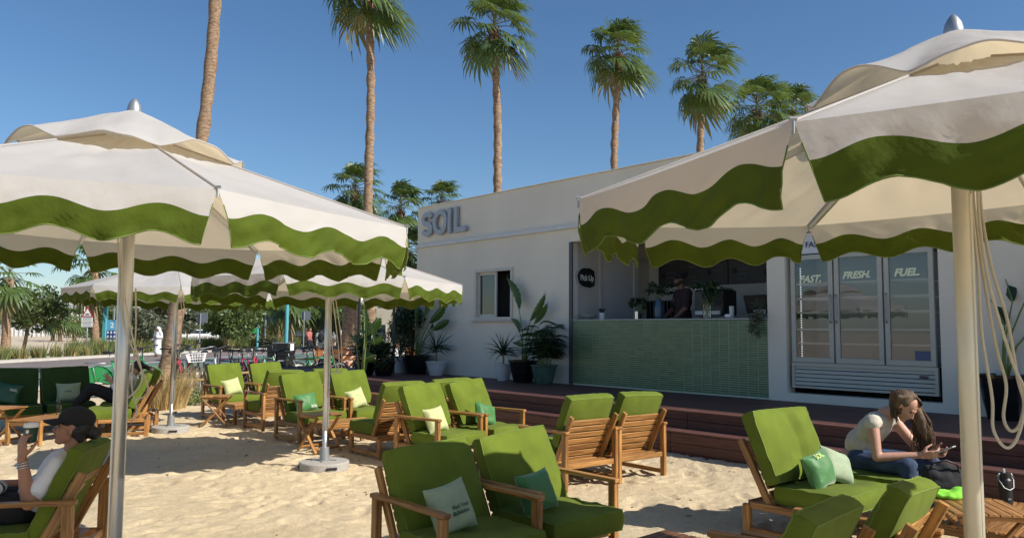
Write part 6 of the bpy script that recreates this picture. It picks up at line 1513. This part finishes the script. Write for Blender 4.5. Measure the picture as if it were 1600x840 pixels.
for k in range(460):
    near = k % 4 == 0; ya = rr.uniform(-.085, .06); ro = rr.uniform(.0, .026); wv_ = rr.uniform(-.022, .022)
    if near:
        ya = rr.uniform(-.10, -.01); P_ = [T(.015, ya + .03, .112), T(.062, ya - .01, .085), T(.088 + ro * .6, ya - .035, .02), T(.088 + ro * .6, ya - .035, .02) + Vector((-.004, -.015, -.05)), T(.088 + ro * .6, ya - .035, .02) + Vector((-.012 + wv_, -.02, -.11)), T(.088 + ro * .6, ya - .035, .02) + Vector((-.02, -.01 + wv_, -.17 - ro * 2))]
    else:
        p1 = T(-(.086 + ro), ya, rr.uniform(-.01, .06)); p2 = Vector((p1.x * 1.0, p1.y + .05 + rr.uniform(-.02, .035), p1.z - .12)); L = rr.uniform(.16, .34)
        p3 = p2 + Vector((.03 * rr.random() + wv_, .03 + rr.uniform(-.03, .03), -L * .5)); p4 = p3 + Vector((-wv_ * 1.5, rr.uniform(-.02, .03), -L * .3)); p5 = p4 + Vector((wv_, rr.uniform(-.02, .02), -L * .25)); P_ = [T(-.02 * rr.random(), ya + .01, .112), T(-.06, ya, .098), p1, p2, p3, p4, p5]
    g.tube(P_, [.0026] + [.0032] * (len(P_) - 3) + [.0022, .0008], 4, cap=False)
fuse('hair', HB, .009, hair_br, t, 2, .004, 7); g.build('hair_strands', hair_br, t, smooth=True, kind='stuff')
g = MB(); g.tube([wrN + Vector((.0, -.03, .0)) + Vector((.026 * cos(a), .01 * cos(a), .03 * sin(a))) for a in np.linspace(0, 2 * pi, 15)], .004, 5); g.build('bracelet', M['black'], t)
t2 = thing('phone', 'smartphone held in the hands of the bending woman', 'phone', cS2.location.copy(), cS2.rotation_euler[2])
Rp = Rx(radians(28)); MB().box((.005, .685, .655), (.074, .152, .009), Rp, ch=.003).build('case', mat('pale phone case', (.45, .47, .45), .3), t2); MB().box((.005, .683, .6605), (.066, .140, .002), Rp).build('screen', M['black_gloss'], t2)

# --- dark haired woman with white shirt on the far left lounge (frame of cW3)
t = thing('person', 'dark haired woman in white shirt and black trousers sitting sideways in shade', 'person', cW3.location.copy(), cW3.rotation_euler[2])
t.location += Vector((cos(radians(203)), sin(radians(203)), 0)) * .24
hc = Vector((-.02, -.26, .965)); HR = Rx(radians(-20))
B = head_blobs(hc, HR) + [('c', [(0, -.22, .86), (0, -.23, .91)], [.052, .052]), ('e', (0, -.17, .72), (.155, .11, .16)), ('e', (0, -.06, .55), (.16, .13, .12))]
B += [('c', [(-.19, -.18, .79), (-.23, -.04, .57), (-.08, .10, .76)], [.05, .04, .027]), ('c', [(.19, -.18, .79), (.22, -.02, .57), (.06, .12, .76)], [.05, .04, .027])]
B += hand((-.08, .10, .76), (.2, .5, .8), (.6, .5, 0), .6) + hand((.06, .12, .76), (-.2, .5, .8), (-.6, .5, 0), .6, flip=-1)
B += [('c', [(-.1, .0, .5), (-.12, .36, .66), (-.12, .55, .42)], [.09, .06, .045]), ('c', [(.1, .0, .5), (.12, .36, .64), (.12, .55, .42)], [.09, .06, .045])]
fuse('body', B, .011, skin_l, t, 2); eyes(hc, HR, t, skin_l)
fuse('shirt', [('e', (0, -.17, .73), (.17, .125, .17)), ('e', (0, -.06, .56), (.17, .14, .13)), ('c', [(-.19, -.18, .79), (-.235, -.04, .57), (-.13, .05, .69)], [.066, .056, .045]), ('c', [(.19, -.18, .79), (.23, -.02, .57), (.12, .07, .69)], [.066, .056, .045])], .013, tee, t, 3, .006, 8)
fuse('trousers', [('e', (0, -.02, .49), (.18, .16, .10)), ('c', [(-.1, .0, .5), (-.12, .36, .665), (-.12, .56, .43)], [.115, .085, .06]), ('c', [(.1, .0, .5), (.12, .36, .645), (.12, .56, .43)], [.115, .085, .06])], .014, M['black_cloth'], t, 3, .006, 9)
T = lambda x, y, z: hc + HR @ Vector((x, y, z))
fuse('hair', [('e', T(0, -.035, .025), (.086, .092, .09), HR), ('c', [T(0, -.09, 0), T(0, -.15, -.05), T(.0, -.17, -.17)], [.045, .035, .015]), ('c', [T(-.07, .0, .02), T(-.065, -.05, -.05)], [.03, .025])], .010, hair_b, t, 2, .004, 4)
t2 = thing('phone', 'white phone held up by the dark haired woman', 'phone', cW3.location + Vector((cos(radians(203)), sin(radians(203)), 0)) * .24, cW3.rotation_euler[2]); MB().box((-.01, .20, .86), (.074, .01, .15), Rx(-.35), ch=.003).build('case', M['white'], t2)

# --- barista behind the counter
bp_ = W(8.27, -11.22, .79); t = thing('person', 'barista in black cap, sunglasses and dark printed tee leaning behind the counter', 'person', bp_, atan2(N.y, N.x) - pi / 2 - .55)
hc = Vector((0, .06, 1.70)); HR = Rz(radians(12))
B = head_blobs(hc, HR) + [('c', [(0, .02, 1.55), (0, .04, 1.62)], [.062, .06]), ('e', (0, .0, 1.32), (.20, .13, .22)), ('e', (0, 0, 1.05), (.17, .13, .18)), ('c', [(-.2, 0, 1.47), (.2, 0, 1.47)], [.07, .07])]
B += [('c', [(-.24, 0, 1.45), (-.28, .06, 1.20), (-.27, .24, 1.03)], [.06, .048, .032]), ('c', [(.24, 0, 1.45), (.30, .05, 1.20), (.27, .25, 1.03)], [.06, .048, .032]), ('c', [(-.1, 0, .95), (-.1, 0, .5), (-.1, 0, .08)], [.1, .065, .045]), ('c', [(.1, 0, .95), (.1, 0, .5), (.1, 0, .08)], [.1, .065, .045])]
B += hand((-.27, .24, 1.03), (0, 1, -.15), (0, -.1, -1), .25) + hand((.27, .25, 1.03), (0, 1, -.15), (0, -.1, -1), .25, flip=-1)
fuse('body', B, .012, skin_d, t, 2)
fuse('t_shirt', [('e', (0, .0, 1.33), (.215, .15, .22)), ('e', (0, 0, 1.06), (.19, .15, .20)), ('c', [(-.2, 0, 1.46), (.2, 0, 1.46)], [.082, .082]), ('c', [(-.24, 0, 1.45), (-.275, .05, 1.24)], [.078, .072]), ('c', [(.24, 0, 1.45), (.295, .04, 1.24)], [.078, .072])], .014, mat('dark maroon tee', (.022, .012, .014), .9), t, 3, .006, 10)
fuse('trousers', [('e', (0, 0, .93), (.18, .14, .12)), ('c', [(-.1, 0, .92), (-.1, 0, .1)], [.11, .07]), ('c', [(.1, 0, .92), (.1, 0, .1)], [.11, .07])], .02, M['black_cloth'], t)
T = lambda x, y, z: hc + HR @ Vector((x, y, z))
fuse('beard', [('c', [T(-.055, .02, -.06), T(0, .075, -.09), T(.055, .02, -.06)], [.028, .03, .028])], .009, hair_b, t, 2)
fuse('cap', [('e', T(0, -.012, .055), (.092, .11, .078), HR), ('e', T(0, .12, .05), (.075, .065, .010), HR)], .009, M['black_cloth'], t, 2)
fuse('sunglasses', [('e', T(-.034, .088, .01), (.028, .012, .019), HR), ('e', T(.034, .088, .01), (.028, .012, .019), HR), ('c', [T(-.08, .0, .015), T(-.062, .08, .012), T(.062, .08, .012), T(.08, .0, .015)], [.005, .006, .006, .005])], .006, M['black_gloss'], t, 1)
for k, (s_, z) in enumerate((('SO', 1.34), ('IL', 1.295))): me = text_mesh('print', s_, .05, .002, M['white'], .001); put('print', xform(me, lambda v: Vector((v[0] * -1 * -1 + .03, .152 + .008 * (1.34 - z) / .045 - v[2] * 0 - (v[0] + .03) ** 2 * .8, v[1] + z))), t)

# --- far standing and seated people
def far_person(label, px, Y, rz, top, bottom, skin, pose='stand', hgt=1.72, hair=None, extra=None):
    p = gp(px, Y, -.06); t = thing('person', label, 'person', (p.x, p.y, -.06), rz); s = hgt / 1.72; hr = hair or hair_b
    if pose == 'sit': P = dict(hip=.50, sh=.98, hd=1.20, k=[(-.1, .42, .52), (.1, .42, .52)], f=[(-.1, .45, .1), (.1, .45, .1)], h=[(-.2, .30, .72), (.2, .30, .72)])
    elif pose == 'walk': P = dict(hip=.92, sh=1.40, hd=1.61, k=[(-.09, .22, .50), (.09, -.06, .48)], f=[(-.09, .30, .08), (.09, -.38, .16)], h=[(-.26, -.22, .98), (.26, .24, 1.05)])
    else: P = dict(hip=.92, sh=1.40, hd=1.61, k=[(-.1, .02, .48), (.1, .0, .48)], f=[(-.11, 0, .07), (.11, .02, .07)], h=[(-.27, .04, .82), (.22, .18, 1.02)])
    hc = Vector((0, .03, P['hd'])); B = head_blobs(hc, I3) + [('c', [(0, 0, P['sh']), (0, .02, P['hd'] - .1)], [.06, .055]), ('e', (0, 0, P['sh'] - .17), (.17, .11, .22)), ('e', (0, 0, P['hip'] + .06), (.16, .11, .14)), ('c', [(-.17, 0, P['sh']), (.17, 0, P['sh'])], [.06, .06])]
    for i, sx in enumerate((-1, 1)):
        hnd = Vector(P['h'][i]); sh = Vector((sx * .2, 0, P['sh'])); el = sh.lerp(hnd, .5) + Vector((sx * .05, -.05, -.02)); B += [('c', [sh, el, hnd], [.05, .04, .028])] + hand(hnd, (hnd - el), (-sx, 0, 0), .4, flip=sx, size=1.1)
        B += [('c', [(sx * .09, 0, P['hip']), P['k'][i], P['f'][i]], [.09, .06, .042]), ('c', [P['f'][i], Vector(P['f'][i]) + Vector((0, .14, -.02))], [.04, .035])]
    fuse('body', B, .017, skin, t, 1)
    if top: fuse('top', [('e', (0, 0, P['sh'] - .17), (.19, .13, .23)), ('e', (0, 0, P['hip'] + .10), (.175, .13, .14)), ('c', [(-.18, 0, P['sh']), (.18, 0, P['sh'])], [.072, .072])] + [('c', [Vector((sx * .2, 0, P['sh'])), Vector((sx * .24, -.03, P['sh'] - .2))], [.068, .06]) for sx in (-1, 1)], .02, top, t, 2)
    if bottom: fuse('bottoms', [('e', (0, 0, P['hip']), (.175, .13, .11))] + [('c', [(sx * .09, 0, P['hip']), Vector((sx * .09, 0, P['hip'])).lerp(Vector(P['k'][i]), .75)], [.11, .085]) for i, sx in enumerate((-1, 1))], .02, bottom, t, 2)
    fuse('hair', [('e', hc + Vector((0, -.02, .03)), (.086, .1, .09))], .02, hr, t, 1)
    if extra: extra(t, P)
    t.scale = (s,) * 3; return t
def cm(n, c): return mat(n, c, .9)
far_person('barefoot jogger in dark shorts with bare tanned back beyond the bicycles', 484, 47, -pi / 2 - .3, cm('coral vest', (.40, .10, .09)), M['black_cloth'], skin_t, 'walk')
def pack(t, P): fuse('backpack', [('e', (0, -.2, 1.2), (.17, .1, .24))], .02, M['black_cloth'], t)
far_person('person with dark backpack walking away left of the middle parasol pole', 503, 40, .1, cm('pale sage shirt', (.4, .45, .38)), cm('pale trousers', (.4, .42, .36)), skin_l, 'stand', extra=pack)
far_person('person in white shirt standing beyond the leaning palm trunk', 551, 37, .3, tee, M['black_cloth'], skin_d)
far_person('person in pale blue shirt standing with back turned beside the leaning palm trunk', 546, 39, -.2, cm('pale blue shirt', (.45, .52, .62)), M['black_cloth'], skin_l)
far_person('seated woman in orange top at the far wooden table', 556, 27, 2.6, cm('orange top', (.55, .25, .10)), cm('beige trousers', (.4, .33, .25)), skin_l, 'sit')
far_person('seated person in white shirt seen between the dark bushes', 621, 26.5, .2, tee, M['black_cloth'], skin_t, 'sit')
far_person('seated person in black at the far table behind the parasol ropes', 522, 28.5, 2.2, M['black_cloth'], M['black_cloth'], skin_d, 'sit')
far_person('small seated beachgoer in dark clothes on the far sand', 107, 118, 1.2, M['black_cloth'], M['black_cloth'], skin_d, 'sit')
def robe(t, P): pass
p = gp(248, 45.5, -.06); t = thing('person', 'man in a long white robe and headcloth standing by the hedge', 'person', (p.x, p.y, -.06), radians(160))
hc = Vector((0, .03, 1.58)); B = head_blobs(hc, I3) + [('c', [(0, 0, 1.40), (0, .02, 1.5)], [.06, .055]), ('e', (0, 0, 1.2), (.16, .1, .24)), ('e', (0, 0, .95), (.16, .1, .14)), ('c', [(-.2, 0, 1.38), (-.26, 0, 1.12), (-.12, .22, 1.1)], [.05, .04, .03]), ('c', [(.2, 0, 1.38), (.28, -.04, 1.1), (.26, .12, .92)], [.05, .04, .03]), ('c', [(-.09, 0, .9), (-.09, 0, .06), (-.09, .14, .04)], [.08, .045, .035]), ('c', [(.09, 0, .9), (.09, 0, .06), (.09, .14, .04)], [.08, .045, .035])]
B += hand((-.12, .22, 1.1), (.6, .5, .1), (0, -1, 0), .5) + hand((.26, .12, .92), (0, .3, -1), (-1, 0, 0), .4, flip=-1)
fuse('body', B, .017, skin_d, t, 1)
fuse('robe', [('e', (0, 0, 1.2), (.19, .13, .26)), ('c', [(0, 0, 1.1), (0, 0, .6), (0, .0, .26)], [.175, .19, .205]), ('c', [(-.18, 0, 1.38), (.18, 0, 1.38)], [.075, .075]), ('c', [(-.2, 0, 1.38), (-.27, 0, 1.12), (-.14, .18, 1.1)], [.075, .07, .065]), ('c', [(.2, 0, 1.38), (.28, -.04, 1.1), (.26, .10, .96)], [.075, .07, .065])], .02, M['white'], t, 2, .01, 5)
fuse('headcloth', [('e', (0, .0, 1.62), (.105, .118, .105)), ('c', [(0, -.07, 1.58), (0, -.1, 1.38), (0, -.09, 1.25)], [.10, .12, .10]), ('c', [(-.09, 0, 1.55), (-.12, -.01, 1.36)], [.035, .05]), ('c', [(.09, 0, 1.55), (.12, -.01, 1.36)], [.035, .05])], .017, M['white'], t, 2, .006, 2)

# ------------------------------------------------------------------ small things on tables and counter
def flask():
    p = atY(1572, 788, 1); q = at(1572, 787, .352); t = thing('water_flask', 'black insulated water flask with carry strap standing on the large slatted table', 'flask', (q.x, q.y, .342))
    MB().lathe([(.042, 0), (.045, .004), (.0455, .165), (.043, .185), (.034, .2), (.034, .208)], k=32).build('bottle_body', M['black'], t, smooth=False)
    l_ = MB().lathe([(.037, .205), (.038, .21), (.038, .235), (.034, .238), (0, .238)], k=28).build('lid', M['black'], t); g = MB(); g.box((-.008, 0, .250), (.016, .018, .03), ch=.003); g.build('spout', mat('clear grey spout', (.5, .5, .52), .3), l_)
    g = MB(); g.tube([Vector((-.04, 0, .215)), Vector((-.055, -.01, .19)), Vector((-.035, -.042, .135)), Vector((0, -.052, .12)), Vector((.035, -.042, .135)), Vector((.055, -.01, .19)), Vector((.04, 0, .215))], .004, 6); g.tube([Vector((-.04, 0, .232)), Vector((-.055, 0, .205))], .008, 6); g.tube([Vector((.04, 0, .232)), Vector((.055, 0, .205))], .008, 6); g.build('strap', M['steel'], t, smooth=True)
    MB().box((.0, -.0452, .055), (.022, .002, .010)).build('emblem', M['steel'], t)
flask()
q = at(1487, 768, .40); t = thing('handbag', 'black slouchy handbag resting beside the knees of the woman with the phone', 'handbag', (q.x, q.y + .15, .34))
fuse('bag_body', [('e', (0, 0, .11), (.17, .10, .11)), ('e', (-.08, 0, .16), (.07, .08, .08)), ('e', (.09, 0, .15), (.08, .08, .08)), ('e', (.02, 0, .20), (.08, .06, .05))], .012, M['black_cloth'], t, 3, .012, 3)
g = MB(); g.tube([Vector((-.12, -.04, .18)), Vector((-.10, -.08, .26)), Vector((0, -.09, .285)), Vector((.09, -.08, .25)), Vector((.12, -.05, .17))], .008, 6); g.build('strap', M['black'], t, smooth=True)
q = at(1488, 775, .50); t = thing('cloth', 'crumpled bright green cloth on the folding table beside the right parasol pole', 'cloth', (q.x, q.y, .493))
fuse('fabric', [('e', (0, 0, .02), (.13, .10, .03)), ('e', (.07, .02, .03), (.08, .07, .03)), ('e', (-.08, -.02, .02), (.07, .06, .025))], .009, mat('lime cloth', (.22, .60, .04), .8), t, 2, .018, 4)
q = at(92, 646, .345); t = thing('glass_bottle', 'clear glass bottle standing on the shaded slatted table above the black cap', 'bottle', (q.x, q.y, .335))
MB().lathe([(.036, 0), (.038, .004), (.038, .11), (.03, .15), (.014, .19), (.013, .235), (.015, .24)], k=24).build('bottle_body', M['bottle_glass'], t, smooth=False)
CT = 1.798
def on_counter(name, label, cat, s, n, **k): return thing(name, label, cat, W(s, n, CT), DROT, k.get('group'))
t = on_counter('bowl', 'wide grey bowl at the left end of the tiled counter', 'bowl', 10.02, -10.72); MB().lathe([(.05, 0), (.06, .01), (.13, .05), (.16, .10), (.155, .10), (.12, .055), (0, .03)], k=28).build('bowl_body', mat('grey stoneware', (.28, .31, .29), .4), t)
t = on_counter('cup_stack', 'short white canister with a dark top beside the bowl', 'canister', 9.86, -10.9); MB().lathe([(.055, 0), (.055, .12), (.05, .125)], k=20).build('canister_body', M['white'], t); fuse('scoop', [('c', [(0, 0, .15), (-.06, 0, .19)], [.035, .02]), ('e', (.02, 0, .18), (.06, .05, .03))], .012, M['black'], t)
t = on_counter('steel_cup', 'shiny steel tumbler standing on the counter in front of a plant', 'tumbler', 8.78, -10.60); MB().lathe([(.035, 0), (.036, .13), (.039, .135), (.036, .135), (.033, .01), (0, .01)], k=24).build('cup_body', M['chrome'], t)
def sprig(t, z0, H, R, n, seed, leaf=.035, m='leaf_dark'):
    r = random.Random(seed); s = MB(); bl = []
    for i in range(n): a = r.uniform(0, 2 * pi); q = R * r.uniform(.2, 1); c = Vector((cos(a) * q, sin(a) * q, z0 + H * r.uniform(.4, 1))); s.tube([(0, 0, z0), (c.x * .4, c.y * .4, (z0 + c.z) / 2), c], [.004, .003, .002], 4); bl.append((tuple(c), R * .36, .7))
    s.build('stems', M['stalk'], t, kind='stuff'); g = MB(); leaf_cloud(g, bl, n * 26, leaf, .1, np.random.default_rng(seed)); g.build('foliage', M[m], t, kind='stuff')
t = on_counter('potted_plant', 'small dark plant behind the shiny steel tumbler', 'plant', 8.95, -10.85); MB().lathe([(.05, 0), (.06, .1), (.055, .1)], k=16).build('pot', M['black'], t); sprig(t, .09, .26, .15, 12, 3)
t = on_counter('vase', 'tall blue vase with leafy stems left of the barista', 'vase', 8.62, -11.0); MB().lathe([(.06, 0), (.075, .05), (.08, .2), (.06, .30), (.05, .34), (.055, .35)], k=24).build('vase_body', mat('blue ceramic', (.05, .10, .16), .25), t); sprig(t, .34, .28, .22, 12, 5)
t = on_counter('glass_vase', 'glass vase with a bushy green bouquet right of the barista', 'vase', 7.40, -10.68); MB().lathe([(.06, 0), (.065, .02), (.07, .22), (.068, .22)], k=24).build('vase_body', M['bottle_glass'], t); sprig(t, .05, .52, .26, 22, 6)
t = on_counter('coffee_machine', 'black coffee machine partly hidden behind the bouquet', 'coffee machine', 7.62, -11.25); MB().box((0, 0, .27), (.55, .42, .42), ch=.02).build('machine_body', M['black'], t); MB().box((0, .2, .10), (.5, .1, .08), ch=.01).build('drip_tray', M['steel'], t); MB().box((0, .05, .50), (.5, .38, .04), ch=.008).build('cup_rail', M['steel'], t)
t = on_counter('paper_cups', 'short stack of white paper cups right of the bouquet', 'cups', 7.12, -10.95); [MB().lathe([(.03, 0), (.04, .09), (.042, .09)], (0, 0, .02 + k * .018), 18).build('cup', M['white'], t) for k in range(6)]
t = on_counter('card_reader', 'small white card reader on the counter', 'card reader', 6.98, -10.66); MB().box((0, 0, .03), (.11, .09, .05), Rx(.3), ch=.006).build('reader_body', M['white'], t)
t = on_counter('till_monitor', 'black tilted till monitor at the right end of the counter', 'monitor', 6.66, -10.95); MB().box((0, 0, .22), (.42, .03, .30), Rx(-.35), ch=.006).build('screen', M['black'], t); MB().box((0, -.02, .07), (.06, .06, .14), ch=.004).build('stand', M['black'], t)
t = on_counter('trailing_plant', 'trailing grey green plant spilling over the right end of the counter', 'plant', 6.36, -10.52); MB().lathe([(.07, 0), (.09, .12), (.085, .12)], k=18).build('pot', M['pot_white'], t)
g = MB(); leaf_cloud(g, [((0, 0, .17), .14, .8), ((-.03, .10, .02), .12, 1), ((.02, .14, -.14), .09, 1.6), ((-.05, .14, -.24), .05, 1.8)], 900, .022, .1, np.random.default_rng(4)); g.build('foliage', M['leaf_olive'], t, kind='stuff')
t = on_counter('storage_rack', 'black wire rack on the back counter left of the blue vase', 'rack', 9.15, -11.8); [MB().box((x, 0, .16), (.02, .25, .36)).build('bar', M['black'], t) for x in (-.28, -.2, -.12, -.04, .04, .12, .2, .28)]; MB().box((0, 0, .35), (.62, .27, .02)).build('shelf', M['black'], t)
bpy.data.scenes.remove(TMP)
#%%END
